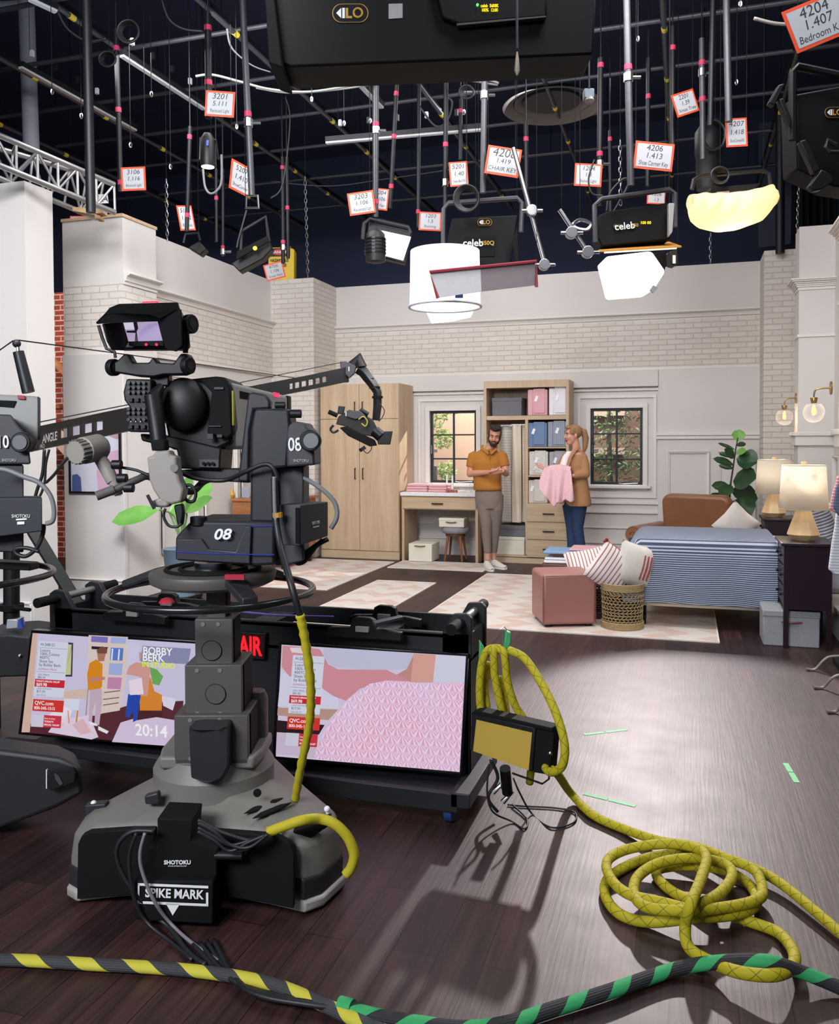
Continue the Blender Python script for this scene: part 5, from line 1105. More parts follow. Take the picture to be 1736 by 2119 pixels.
MB().slab([a3.lerp(b3, .42) * Vector((1, 1, 0)) + Vector((0, 0, c.z - .003)) - pb * .001, a3.lerp(b3, .64) * Vector((1, 1, 0)) + Vector((0, 0, c.z - .003)) - pb * .001, a3.lerp(b3, .64) * Vector((1, 1, 0)) + Vector((0, 0, c.z + .002)) - pb * .001, a3.lerp(b3, .42) * Vector((1, 1, 0)) + Vector((0, 0, c.z + .002)) - pb * .001], -pb * .001).build('lettering_rule', WHT, head)
# camera 08 itself
cm = thing('studio_camera', 'black studio camera with viewfinder and grey box lens marked 08', 'camera', Q(K(640, 1000), 3.15), TH)
def cb(name, pts, d, th, mt, bv=.006, par=None): return so(MB(), KK(pts), d, th).build(name, mt, par or cm, bevel=bv)
cb('body', [(430, 610), (560, 560), (745, 540), (815, 548), (845, 640), (858, 860), (845, 960), (760, 1000), (640, 1010), (460, 1000), (420, 800)], 3.08, .28, BLACK, .012)
MB().ball(Q(K(545, 720), 3.06), 1, 24, 18, (.085, .06, .098), Matrix.Rotation(TH, 4, 'Z')).build('eyepiece_hood', plain('#101012', .55, var=.1, name='black_leatherette'), cm, smooth=True)
cb('side_frame', [(640, 560), (795, 548), (835, 620), (850, 900), (820, 930), (690, 900), (720, 640)], 3.05, .06, BLACKM)
for (x0, y0, x1, y1) in ((735, 608, 795, 624), (690, 900, 730, 935), (752, 905, 786, 925), (700, 850, 780, 858)): cb('button', [(x0, y0), (x1, y0), (x1, y1), (x0, y1)], 3.043, .01, DGR, .001)
cb('yellow_band', [(845, 628), (858, 632), (861, 850), (848, 852)], 3.05, .02, plain('#9c9434', .6))
A_, B_, C_, D_ = [Q(K(*p_[:2]), p_[2]) for p_ in ((855, 578, 3.12), (1200, 655, 3.66), (1215, 1050, 3.66), (865, 1000, 3.12))]
ax = (B_ - A_); ax.z = 0; ax.normalize(); pl = Vector((-ax.y, ax.x, 0)); N_ = -pl
A_.z, B_.z = A_.z, A_.z - .02
box_ = MB().slab([A_, B_, Vector((B_.x, B_.y, D_.z)), D_], pl * .24).build('lens_housing', plain('#b6b4b0', .42, var=.03, name='lens_grey'), cm, bevel=.015, seg=3)
def onbox(pts, name, mt, off=.002, th=.004):
    return MB().slab([onpl(*K(x, y), A_, N_) + N_ * off for x, y in pts], -N_ * th).build(name, mt, cm, bevel=0)
onbox([(895, 632), (1065, 672), (1065, 705), (895, 680)], 'recess', BLACKM); onbox([(1110, 640), (1142, 648), (1142, 675), (1112, 668)], 'tally_lamp', REDG)
onbox([(868, 920), (905, 930), (905, 965), (868, 960)], 'trim', GRL)
ring = MB().slab([B_ + ax * -.015 + N_ * .004, B_ + ax * .03 + N_ * .004, Vector((B_.x, B_.y, D_.z)) + ax * .03 + N_ * .004, Vector((B_.x, B_.y, D_.z)) + ax * -.015 + N_ * .004], pl * .25).build('lens_front_frame', BLACK, cm, bevel=.006)
cb('control_panel', [(165, 640), (185, 556), (345, 560), (335, 890), (200, 890), (188, 800), (205, 735), (172, 690)], 2.98, .12, BLACK)
m = MB(); m2 = MB()
for j, y in enumerate((582, 612, 642, 745, 772, 812)):
    for i in range(4): c = Q(K(203 + i * 32, y), 2.975); m.cyl(c, c - Fw * .008, .006, n=10)
for j, y in enumerate((690, 858)):
    for i in range(3): c = Q(K(215 + i * 40, y), 2.975); m2.cbox(c, (.016, .01, .012))
m.build('button_row', DGR, cm); m2.build('switch_row', DGR, cm)
for x, y in ((215, 825), (245, 825), (275, 825)): MB().ball(Q(K(x, y), 2.966), .0028, 8, 6).build('indicator', plain('#d8d0c0', .4), cm)
cb('lower_mount', [(270, 900), (480, 920), (780, 990), (770, 1130), (520, 1120), (500, 1000), (280, 945)], 3.06, .2, BLACK)
cb('connector_strip', [(640, 1060), (765, 1062), (765, 1115), (640, 1112)], 3.05, .01, NVL, .002)
for x in (672, 700, 728): c = Q(K(x, 1088), 3.045); MB().cyl(c, c - Fw * .005, .006, n=12).build('socket', BLACKM, cm)
cb('mount_plate', [(500, 1130), (880, 1120), (960, 1150), (960, 1210), (620, 1190)], 3.08, .12, DGR)
# viewfinder
vf = thing('viewfinder', 'black hooded viewfinder monitor with red tally above camera 08', 'viewfinder', Q(K(300, 500), 3.0), TH)
def vb(name, pts, d, th, mt, bv=.004): return so(MB(), KK(pts), d, th).build(name, mt, vf, bevel=bv)
vb('monitor_body', [(120, 140), (500, 110), (540, 180), (565, 355), (520, 372), (130, 372)], 3.03, .06, BLACK, .008)
def hood(pts, nm, th=.008):
    P = [Q(K(x, y), d) for x, y, d in pts]; n_ = (P[1] - P[0]).cross(P[2] - P[0]).normalized(); MB().slab(P, n_ * th).build(nm, BLACKM, vf, bevel=.002)
hood([(2, 216, 2.86), (60, 160, 2.9), (90, 122, 2.95), (150, 97, 2.97), (515, 88, 2.97), (525, 125, 2.92), (400, 197, 3.0), (160, 203, 3.0)], 'hood_top')
hood([(45, 210, 2.88), (165, 203, 3.0), (200, 328, 3.0), (175, 376, 2.95), (105, 374, 2.9), (75, 320, 2.88)], 'hood_side')
hood([(385, 197, 3.0), (520, 120, 2.9), (528, 350, 2.9), (490, 386, 2.9), (430, 365, 2.96), (415, 322, 3.0)], 'hood_side')
SP, SN = Q(K(290, 260), 3.015), -Fw
def scr(pts, name, mt, off, par, P, Nn, conv, th=.0006):
    return MB().slab([onpl(*conv(x, y), P, Nn) + Nn * off for x, y in pts], -Nn * th).build(name, mt, par)
V = lambda pts, nm, mt, off: scr(pts, nm, mt, off, vf, SP, SN, K)
V([(165, 201), (385, 196), (420, 350), (205, 352)], 'screen_glass', BLACKM, .001)
V([(168, 203), (383, 198), (414, 318), (200, 323)], 'screen_picture', emis('#c8b4d8', .75), .002)
V([(232, 202), (255, 202), (262, 240), (252, 262), (262, 322), (240, 322), (245, 270), (190, 268), (188, 256), (240, 254)], 'screen_picture', emis('#241c34', .6), .003)
V([(262, 318), (268, 275), (290, 240), (325, 215), (365, 206), (383, 206), (414, 318)], 'screen_picture', emis('#b3a0d2', .8), .0035)
V([(170, 206), (228, 204), (238, 245), (180, 248)], 'screen_picture', emis('#e6dcf4', .8), .003)
for x in (310, 375): MB().ball(Q(K(x, 342), 3.0), .005, 10, 8).build('red_indicator', REDG, vf, smooth=True)
vb('tally_lamp', [(282, 72), (380, 68), (386, 92), (285, 96)], 2.975, .05, REDG)
for x, y, r, nm in ((585, 214, .034, 'knob'), (572, 474, .03, 'knob'), (105, 486, .03, 'knob')):
    c = Q(K(x, y), 3.0); a_ = (R_ * .9 - Fw * .45).normalized(); o = MB().cyl(c - a_ * .012, c + a_ * .012, r, n=26).build(nm, BLACK, vf, bevel=.003); MB().cyl(c + a_ * .0125, c + a_ * .0135, r * .5, n=20).build('knob_disc', DGR, o)
vb('hinge', [(525, 185), (575, 170), (590, 250), (535, 262)], 3.02, .05, BLACK)
MB().tube([Q(K(*p_), 2.98) for p_ in ((570, 250), (575, 330), (562, 395))], .005, 6).tube([Q(K(*p_), 2.98) for p_ in ((552, 262), (558, 330), (548, 395))], .005, 6).build('strut', BLACK, vf)
MB().tube([Q(K(*p_), 2.9) for p_ in ((12, 222), (35, 300), (62, 368), (112, 388), (118, 425))], .0055, 6).build('bail', BLACK, vf, smooth=True)
vb('yoke', [(100, 455), (130, 440), (165, 405), (195, 398), (225, 455), (325, 455), (350, 420), (378, 452), (480, 460), (525, 398), (570, 398), (590, 440), (590, 510), (540, 530), (420, 532), (360, 545), (330, 545), (250, 540), (100, 515)], 2.99, .06, BLACK, .006)
vb('post', [(325, 540), (400, 538), (420, 620), (400, 1010), (345, 1010), (320, 680)], 2.97, .03, BLACK) if 0 else None
vb('bracket', [(330, 530), (450, 530), (450, 600), (335, 600)], 3.02, .05, BLACK)
# zoom and focus grips
gp = thing('zoom_grip', 'pale grey servo grip on a black tube handle below camera 08', 'grip', Q(K(420, 1150), 2.95), TH)
def gb(name, pts, d, th, mt, bv=.006): return so(MB(), KK(pts), d, th).build(name, mt, gp, bevel=bv)
MB().tube([Q(K(405, 600), 2.98), Q(K(355, 670), 2.95), Q(K(395, 1000), 2.93)], [.012, .031, .026], 20).build('tube_handle', BLACK, gp, smooth=True)
gb('collar', [(352, 940), (425, 935), (432, 1005), (360, 1010)], 2.9, .05, BLACKM)
gb('grip_body', [(312, 1045), (350, 1040), (360, 1012), (450, 1005), (460, 1040), (495, 1040), (500, 1120), (515, 1190), (545, 1250), (530, 1330), (470, 1345), (400, 1330), (350, 1250), (328, 1190)], 2.9, .07, LG2, .014)
gb('grip_foot', [(330, 1330), (420, 1290), (460, 1340), (440, 1365), (350, 1360)], 2.9, .05, LG2, .01)
c = Q(K(488, 1115), 2.895); MB().cyl(c, c - Fw * .006, .014, n=18).build('lock_dial', GRY, gp)
gb('cable_boot', [(480, 1350), (535, 1340), (545, 1400), (530, 1480), (505, 1480), (490, 1400)], 2.92, .03, BLACK)
MB().tube([Q(K(318, 1285), 2.88), Q(K(362, 1372), 2.88)], .006, 8).build('lever', DGR, gp)
fg = thing('pan_bar', 'grey pan bar with a focus wheel reaching left of camera 08', 'pan bar', Q((200, 960), 2.9), TH)
I = lambda x, y: (x / 3.858, 550 + y / 3.858)
a, b2 = Q(I(600, 1490), 2.85), Q(I(790, 1450), 2.95); dd = (b2 - a).normalized()
MB().tube([a, a.lerp(b2, .32), a.lerp(b2, .34), b2, b2 + dd * .012], [.038, .040, .046, .047, .040], 28).build('focus_wheel', LG2, fg, smooth=True, angle=30)
m = MB()
for k in range(18):
    an = 2 * PI * k / 18; u = dd.cross(Vector((0, 0, 1))).normalized(); v_ = dd.cross(u); o = (u * math.cos(an) + v_ * math.sin(an)) * .040; m.tube([a + o, a.lerp(b2, .30) + o], .0035, 5)
m.build('wheel_knurl', GRY, fg)
MB().tube([Q(I(*p_), 2.93) for p_ in ((800, 1540), (850, 1620), (900, 1720))] + [Q(K(x, y), 2.93) for x, y in ((100, 1180), (140, 1285))], [.022, .024, .022, .021, .014], 12).build('arm', LG2, fg, smooth=True)
for x, y in ((125, 1095), (200, 1240), (158, 1180)): c = Q(K(x, y), 2.9); MB().cyl(c - R_ * .016, c + R_ * .018, .016, n=14).build('clamp_knob', BLACK, fg, bevel=.003)
MB().tube(cat([Q(K(0, 1290), 2.86), Q(K(90, 1262), 2.88), Q(K(250, 1190), 2.92), Q(K(330, 1170), 2.96), Q(K(480, 1240), 3.0), Q(K(600, 1260), 3.05), Q(K(680, 1195), 3.1), Q(K(820, 1150), 3.12)], 5), .013, 12).build('tube_bar', plain('#6c6866', .4, .5), fg, smooth=True)
MB().tube([Q(K(-2, 1292), 2.86), Q(K(110, 1250), 2.88)], .016, 12).build('end_grip', plain('#5a5654', .7), fg, smooth=True)
# cables on the camera
CBK = plain('#1b1c1f', .5, name='black_cable'); CGY = plain('#77777a', .5, name='grey_cable')
YEL = spiral('#6e6400', '#aea212', .055, .07, .75, False, True, 2); YELP = plain('#b3a616', .7, bmp=.3, scale=40, name='yellow_tape')
def cable(label, pts, r, mt, n=6, name='cable', ct='cable', rr=8, group=None):
    o = MB().tube(cat(pts, n), r, rr).build(name, mt, None, smooth=True, angle=180, loc=pts[0]); tag(o, label, ct, group); return o
kc = lambda L_, d: [Q(K(x, y), d if not hasattr(d, '__len__') else d[i]) for i, (x, y) in enumerate(L_)]
cable('black cable sagging from the camera body over the upright 08', kc([(500, 1130), (620, 1180), (800, 1192), (930, 1140), (1040, 1095), (1100, 1110), (1135, 1200), (1140, 1400)], [3.02, 3.02, 3.02, 2.96, 2.94, 2.93, 2.93, 2.93]), .008, CBK)
t = thing('cable', 'black trunk cable running down to a yellow sleeve in front of the pedestal ring', 'cable', Q(K(1140, 1400), 2.9))
kp = kc([(1112, 1180), (1120, 1400), (1150, 1600), (1220, 1850), (1275, 2040)], [2.9, 2.88, 2.84, 2.72, 2.72]); MB().tube(cat(kp, 8), .0115, 10).build('black_cable', CBK, t, smooth=True, angle=180)
yp = [kp[-1] + (kp[-2] - kp[-1]) * .03, Q((632, 1330), 2.74), Q((643, 1420), 2.78), Q((640, 1500), 2.84), Q((622, 1590), 2.92), Q((611, 1655), 3.0)]
MB().tube(cat(yp, 8), [.0145 + .002 * math.sin(i * 2.3) for i in range(41)], 12).build('yellow_sleeve', YELP, t, smooth=True, angle=180)
MB().tube([Q(K(1132, 1395), 2.88), Q(K(1134, 1425), 2.88)], .018, 10).build('yellow_tie', plain('#b9862a', .6), t)
cable('grey cable looping right of the upright into the power box', kc([(1150, 1210), (1200, 1160), (1280, 1170), (1400, 1240), (1490, 1330), (1505, 1420), (1468, 1495)], 3.05), .0085, CGY)
cable('grey cable strapped to the front of the upright', kc([(1112, 1170), (1113, 1260), (1118, 1400), (1130, 1500)], 2.87), .007, CGY)
cable('black cable loop below the power box', kc([(1450, 1560), (1380, 1600), (1340, 1650), (1300, 1700), (1262, 1712), (1258, 1690), (1320, 1640), (1420, 1570)], 3.1), .009, CBK)
cable('black cable looping under the zoom grip', kc([(430, 1370), (420, 1420), (450, 1475), (500, 1485), (530, 1465)], 2.9), .005, CBK)
cable('black cable between the pan bar and the grip', kc([(140, 1110), (250, 1130), (330, 1165)], 2.92), .005, CBK)
cable('black cable coil hanging beside the grip', kc([(540, 1230), (590, 1225), (620, 1270), (610, 1320), (575, 1325), (550, 1300)], 2.95), .006, CBK)
jc = lambda L_, d: [Q(J(x, y), d) for x, y in L_]
cable('black cable bowing left from the distribution box down to the floor', jc([(560, 690), (450, 690), (380, 740), (360, 820), (400, 930), (480, 1040)], 2.66) + [onz(*J(560, 1130), .05), onz(*J(640, 1200), .02), onz(*J(740, 1330), .012), onz(*J(830, 1395), .012)], .0075, CBK, group='black cables dropping to the taped bundle')
cable('thin dark cable from the distribution box to the taped bundle', jc([(465, 700), (430, 800), (430, 900), (455, 1050)], 2.64) + [onz(*J(520, 1170), .04), onz(*J(640, 1270), .012), onz(*J(760, 1370), .012)], .006, CBK, group='black cables dropping to the taped bundle')
cable('thin grey cable crossing the spike mark plate', jc([(510, 700), (485, 800), (495, 900), (560, 1060)], 2.635) + [onz(*J(650, 1180), .03), onz(*J(760, 1280), .012), onz(*J(900, 1375), .012)], .0055, CGY, group='black cables dropping to the taped bundle')
for k, (y0, y1) in enumerate(((630, 700), (670, 705), (690, 712), (645, 740))): cable(('black lead %s from the tall box to the right pod' % ('arching highest', 'second from the top', 'third from the top', 'hanging lowest')[k]), jc([(790, y0), (880, y0 + 50), (960, y0 + 80 + k * 12), (1060, y1 + 35), (1160, 705)], 2.68 - k * .006), .0055, CBK, group='leads between the boxes on the pedestal')
cable('yellow sleeved cable lying over the right pod of the pedestal', jc([(1160, 695), (1240, 665), (1340, 632)], 2.71) + jc([(1430, 625), (1510, 650), (1580, 720), (1615, 810), (1600, 880), (1570, 920)], 2.75), .017, YELP)
# ================================================================ MONITOR CART
SK = lambda px, P, Nn, off=0: onpl(px[0], px[1], P, Nn) + Nn * off
BR0, BR1 = onz(568, 1568, .18), onz(952, 1599, .18); TR1 = onz(966, 1357, .66)
cart = thing('monitor_cart', 'black wheeled cart carrying two tilted monitors and a red sign', 'cart', (-1.9, 3.5, 0))
CBX = plain('#141519', .55, var=.1, bmp=.15, scale=40, name='black_plywood')
ct = .74; yf = 3.33; xl, xr = -3.02, -.86
topL, topR = onz(75, 1268, ct), onz(985, 1302, ct); 
y0 = (topL.y + topR.y) / 2; xl, xr = topL.x, topR.x
MB().box(xl, xr, y0, y0 + .03, .12, ct).build('front_board', CBX, cart, bevel=.004)
m = MB().box(xl, xr, y0, y0 + .02, ct - .02, ct + .004).box(xl, xr, y0 + .30, y0 + .32, ct - .06, ct + .02).box(xl, xl + .02, y0, y0 + .32, ct - .06, ct).box(xr - .02, xr, y0, y0 + .32, .1, ct + .0); m.box(xl, xr, y0, y0 + .32, ct - .12, ct - .10); m.build('tray', CBX, cart, bevel=.003)
for k in (.32, .5, .78): x = xl + (xr - xl) * k; MB().box(x, x + .12, y0 + .02, y0 + .30, ct - .05, ct - .01).build('tray_divider', CBX, cart)
MB().box(xl, xr, y0 - .17, y0 + .32, .10, .135).build('bottom_board', CBX, cart, bevel=.004)
MB().box(-1.72, xr, y0 - .20, y0 - .17, .07, .145).build('front_rail', CBX, cart, bevel=.003); MB().box(xl - .12, -2.02, y0 - .22, y0 - .18, .10, .15).build('front_rail', CBX, cart, bevel=.003)
MB().box(xr - .03, xr + .05, y0 - .2, y0 + .32, .09, .15).build('end_rail', CBX, cart, bevel=.004)
for x in (xr - .05, xl + .08):
    for y in (y0 - .12, y0 + .26):
        w_ = MB().cyl((x - .018, y, .055), (x + .018, y, .055), .055, n=28).build('caster', plain('#1f3c74', .45, name='blue_rubber'), cart, bevel=.004)
        MB().cyl((x - .022, y, .055), (x + .022, y, .055), .02, n=16).build('hub', STEEL, w_); MB().box(x - .028, x - .022, y - .03, y + .03, .05, .10).box(x + .022, x + .028, y - .03, y + .03, .05, .10).box(x - .03, x + .03, y - .04, y + .04, .095, .102).build('fork', STEEL, w_)
def endbracket(x, hx):
    for yy in (y0 - .0, y0 + .26):
        MB().slab([(x - .03, yy, ct - .1), (x + .11, yy, ct - .1), (x + .11, yy, ct), (x + .06, yy, ct + .085), (x - .0, yy, ct + .09), (x - .03, yy, ct + .07)] if hx < 0 else [(x + .03, yy, ct - .1), (x - .10, yy, ct - .1), (x - .10, yy, ct), (x - .05, yy, ct + .085), (x + .01, yy, ct + .09), (x + .03, yy, ct + .07)], (0, .03, 0)).build('handle_bracket', CBX, cart, bevel=.004)
    h = MB().cyl((x + .02 * -hx, y0 - .12, ct + .05), (x + .02 * -hx, y0 + .42, ct + .05), .018, n=16).build('handle_bar', plain('#7d8381', .4, .5), cart, smooth=True)
    for a, b2 in ((-.14, -.01), (.30, .44)): MB().cyl((x + .02 * -hx, y0 + a, ct + .05), (x + .02 * -hx, y0 + b2, ct + .05), .024, n=16).build('grip', BLACKM, h, smooth=True)
endbracket(xl, -1); endbracket(xr - .02, 1)
def hook(xc):
    for yy, z in ((y0 - .05, 0), (y0 + .22, .0)):
        m = MB().prism([(-.17, -.025), (.17, -.025), (.17, .01), (.10, .02), (.06, .02), (.05, .055), (.03, .065), (-.03, .065), (-.05, .055), (-.06, .02), (-.15, .015), (-.17, .005)], .03, Matrix(((1, 0, 0, xc), (0, 0, -1, yy), (0, 1, 0, ct + z), (0, 0, 0, 1)))); k = m.build('mount_bracket', BLACK, cart, bevel=.003)
        MB().box(xc - .03, xc + .03, yy - .045, yy + .0, ct + .005 + z, ct + .028 + z).build('grey_block', GRL, k, bevel=.002)
hook(onz(245, 1287, ct).x); hook(onz(750, 1310, ct).x)
def tvplane(b0, b1, t1):
    n_ = (b1 - b0).cross(t1 - b0).normalized(); return -n_ if n_.dot(b0 - E0) > 0 else n_
N1 = tvplane(BR0, BR1, TR1)
def tv(label, P, Nn, out, pic, pname):
    t = thing('television', label, 'television', P)
    MB().slab([SK(q, P, Nn) for q in out], -Nn * .045).build('bezel', plain('#0b0b0d', .25, name='gloss_black'), t, bevel=.004)
    MB().slab([SK(q, P, Nn, .001) for q in pic], -Nn * .0012).build('screen', emis(pname, .8), t)
    return t
def shp(t, P, Nn, name, col, pts, off, st=.8): MB().slab([SK(q, P, Nn, .001 + off * .0004) for q in pts], -Nn * .0004).build(name, emis(col, st), t)
def txt(t, P, Nn, body, x, y, size, col, dx, off=14, al='LEFT', bold=0, sx=1, st=.8):
    """size in photo pixels; dx: slope of the screen rows"""
    o = SK((x, y), P, Nn, .001 + off * .0004); r = SK((x + 40, y + 40 * dx), P, Nn, .001 + off * .0004); k = (r - o).length / 40
    up = Nn.cross(r - o); up = up if up.z > 0 else -up
    text('screen_lettering', body, size * k * 1.08, emis(col, st), t, frame(o, r - o, up), align=al, sx=sx, bold=bold, extrude=.0001)
# right television: close view of pink print cloth
TV1 = tv('right television on the cart showing a close view of pink patterned cloth', BR0, N1, [(576, 1328), (969, 1353), (955, 1604), (563, 1571)], [(583, 1334), (964, 1358), (951, 1597), (571, 1565)], '#d9cfe6')
s1 = lambda *a, **k: shp(TV1, BR0, N1, *a, **k)
s1('picture_area', '#c9c8e2', [(670, 1340), (856, 1352), (842, 1384), (780, 1388), (690, 1380), (668, 1360)], 1)
s1('picture_area', '#dfa79b', [(856, 1352), (902, 1355), (896, 1412), (850, 1412)], 2); s1('picture_area', '#c9908a', [(842, 1384), (858, 1350), (850, 1412), (800, 1408)], 1)
s1('picture_area', '#d9d9ee', [(902, 1355), (964, 1358), (961, 1412), (896, 1410)], 1)
s1('picture_area', '#d8939f', [(640, 1340), (662, 1343), (680, 1375), (700, 1385), (800, 1386), (850, 1410), (800, 1412), (745, 1425), (716, 1450), (690, 1440), (668, 1425), (655, 1400), (600, 1400), (583, 1380), (585, 1336)], 3)
s1('picture_area', '#e9dcdf', [(600, 1340), (630, 1340), (628, 1352), (604, 1350)], 4)
s1('picture_area', '#dcd9ee', [(582, 1390), (668, 1425), (700, 1440), (700, 1466), (575, 1462)], 2); s1('picture_area', '#c09a8c', [(575, 1464), (700, 1468), (680, 1490), (574, 1480)], 2)
s1('picture_area', '#2c1c24', [(573, 1490), (672, 1500), (660, 1520), (573, 1515)], 2); s1('picture_area', '#cfc0d6', [(573, 1515), (660, 1522), (650, 1568), (571, 1560)], 2)
def scallop():
    m, nt, b = newmat('pink_scallop_picture'); tc = N(nt, 'ShaderNodeTexCoord'); mp = N(nt, 'ShaderNodeMapping'); nt.links.new(tc.outputs['Object'], mp.inputs[0]); mp.inputs['Scale'].default_value = (21, 21, 30)
    sp = N(nt, 'ShaderNodeSeparateXYZ'); nt.links.new(mp.outputs[0], sp.inputs[0]); fx, fz = sp.outputs[0], sp.outputs[2]
    row = math_(nt, 'FLOOR', fz); u = math_(nt, 'SUBTRACT', math_(nt, 'FRACT', math_(nt, 'ADD', fx, math_(nt, 'MULTIPLY', row, .5))), .5); v = math_(nt, 'FRACT', fz)
    an = math_(nt, 'ARCTAN2', u, math_(nt, 'SUBTRACT', 1.15, v)); r = math_(nt, 'SQRT', math_(nt, 'ADD', math_(nt, 'MULTIPLY', u, u), math_(nt, 'MULTIPLY', v, v)))
    f = math_(nt, 'GREATER_THAN', math_(nt, 'SINE', math_(nt, 'ADD', math_(nt, 'MULTIPLY', an, 15), math_(nt, 'MULTIPLY', r, 4))), .1)
    base = mix(nt, noise(nt, 4), hexc('#d4c4ea'), hexc('#e690b0')); c = mix(nt, f, base, hexc('#efd6ea'))
    nt.links.new(c, b.inputs['Emission Color']); b.inputs['Emission Strength'].default_value = .85; b.inputs['Base Color'].default_value = (.01, .01, .01, 1); return m
MB().slab([SK(q, BR0, N1, .0035) for q in [(650, 1570), (662, 1535), (680, 1500), (700, 1470), (730, 1440), (765, 1415), (800, 1408), (845, 1410), (870, 1415), (961, 1412), (951, 1597)]], -N1 * .0004).build('picture_area', scallop(), TV1)
def prices(t, P, Nn, ox, oy, k, rows, dx, kx):
    """the white offer panel; (ox, oy) its top left, kx = px moved left per px down"""
    def pt(u, v): return (ox + u * k - v * k * kx, oy + v * k + u * k * dx)
    def pq(name, col, u0, v0, u1, v1, off): shp(t, P, Nn, name, col, [pt(u0, v0), pt(u1, v0), pt(u1, v1), pt(u0, v1)], off)
    pq('offer_panel', '#dcdff0', 0, 0, 66, 122, 6); pq('panel_rule', '#9aa0b8', 2, 14, 64, 15, 7); pq('panel_rule', '#9aa0b8', 0, 67, 64, 68, 7)
    pq('price_band', '#d0283a', 0, 84, 66, 101, 8); pq('price_band', '#d8382f', 0, 129, 68, 155, 8); pq('price_band', '#d4344a', 0, 163, 66, 190, 8)
    pq('code_panel', '#d5d5e8', 0, 163, 27, 190, 9)
    for body, u, v, sz, col, b in (('H-268121', 6, 7, 7.5, '#33364a', 0), ('Luxury', 6, 20, 7.5, '#4a4d66', 0), ('100% Cotton', 6, 28, 7.5, '#4a4d66', 0), ('400TC', 6, 36, 7.5, '#4a4d66', 0), ('Sheet Set', 6, 44, 7.5, '#4a4d66', 0), ('by Bobby Berk', 6, 52, 7.5, '#4a4d66', 0), ('EXPIRING PRICE', 6, 61.5, 5.2, '#c06070', 0), ('QVC PRICE', 6, 74, 4.6, '#555a70', 0), ('$85.00', 6, 80, 5.6, '#444a60', 0), ("TODAY'S SPECIAL VALUE*", 3, 88.5, 4.2, '#ffffff', .0002), ('$69.98', 4, 96, 8, '#ffffff', .0003), ('4 EASY PAYMENTS', 6, 105, 3.8, '#777a90', 0), ('$17.50', 6, 111, 6.4, '#444a60', 0), ('S&H $5.50', 6, 119, 4.6, '#8a8da2', 0), ('QVC.com', 4, 137, 9.5, '#ffffff', .0003), ('800-345-1515', 4, 148, 7.6, '#ffffff', .0003), ('Scan to shop', 29, 170, 4.2, '#ffffff', 0), ("TODAY'S", 29, 177, 4.6, '#ffffff', .0002), ('SPECIAL VALUE*', 29, 184, 4.4, '#ffffff', .0002)):
        x, y = pt(u, v); txt(t, P, Nn, body, x, y, sz * k, col, dx, bold=b, off=12)
prices(TV1, BR0, N1, 607, 1355, .985, None, .055, .085)
# left television: the set seen live
BL0, BL1, TL1 = onz(40, 1517, .18), onz(358, 1545, .18), onz(398, 1328, .66); N2 = tvplane(BL0, BL1, TL1)
TV2 = tv('left television on the cart showing the set with two presenters and a countdown', BL0, N2, [(64, 1304), (424, 1327), (384, 1551), (37, 1520)], [(68, 1310), (420, 1333), (380, 1545), (45, 1515)], '#d2cbe8')
s2 = lambda *a, **k: shp(TV2, BL0, N2, *a, **k)
s2('picture_area', '#5a2530', [(45, 1515), (48, 1500), (200, 1480), (280, 1455), (380, 1450), (372, 1545)], 1); s2('picture_area', '#e6d6ea', [(100, 1515), (118, 1490), (185, 1480), (204, 1525), (190, 1530)], 2); s2('picture_area', '#dccae6', [(232, 1535), (250, 1495), (300, 1480), (362, 1490), (372, 1545)], 2)
s2('picture_area', '#e3cfc9', [(184, 1314), (265, 1318), (262, 1400), (248, 1470), (200, 1478), (180, 1400)], 2); s2('picture_area', '#dcb9a8', [(68, 1310), (78, 1311), (62, 1515), (45, 1515)], 2)
for pts, c_ in (([(190, 1316), (224, 1318), (223, 1330), (189, 1328)], '#7f74c4'), ([(230, 1318), (262, 1320), (260, 1332), (229, 1331)], '#aab6e8'), ([(190, 1337), (224, 1339), (222, 1345), (190, 1343)], '#20182c'), ([(230, 1340), (256, 1341), (254, 1367), (228, 1366)], '#5b7fd0'), ([(227, 1372), (255, 1373), (252, 1397), (225, 1396)], '#a5b4e4'), ([(224, 1401), (253, 1402), (250, 1426), (222, 1425)], '#c98ab6'), ([(140, 1329), (152, 1330), (150, 1400), (134, 1400)], '#403a58'), ([(140, 1333), (149, 1334), (147, 1396), (136, 1396)], '#d8dc9c'), ([(130, 1430), (182, 1424), (180, 1446), (128, 1446)], '#d9c2b4'), ([(133, 1444), (165, 1446), (163, 1470), (134, 1468)], '#dfe2f2'), ([(290, 1405), (312, 1402), (320, 1430), (336, 1438), (335, 1470), (290, 1470)], '#e08a2c'), ([(310, 1380), (325, 1385), (338, 1400), (330, 1418), (316, 1415)], '#6fae5a'), ([(335, 1440), (365, 1446), (358, 1470), (338, 1460)], '#e4def0'), ([(262, 1330), (290, 1332), (285, 1380), (262, 1380)], '#d7d2ee')): s2('picture_area', c_, pts, 3)
s2('presenter_figure', '#df8d16', [(186, 1372), (200, 1364), (213, 1374), (212, 1420), (208, 1425), (183, 1428), (181, 1395)], 5); s2('presenter_figure', '#b57a60', [(201, 1346), (212, 1342), (220, 1350), (216, 1368), (204, 1368)], 5); s2('presenter_figure', '#7a4a3a', [(200, 1346), (212, 1337), (223, 1342), (222, 1352), (204, 1352)], 6); s2('presenter_figure', '#c98878', [(184, 1402), (218, 1400), (218, 1406), (186, 1412)], 6)
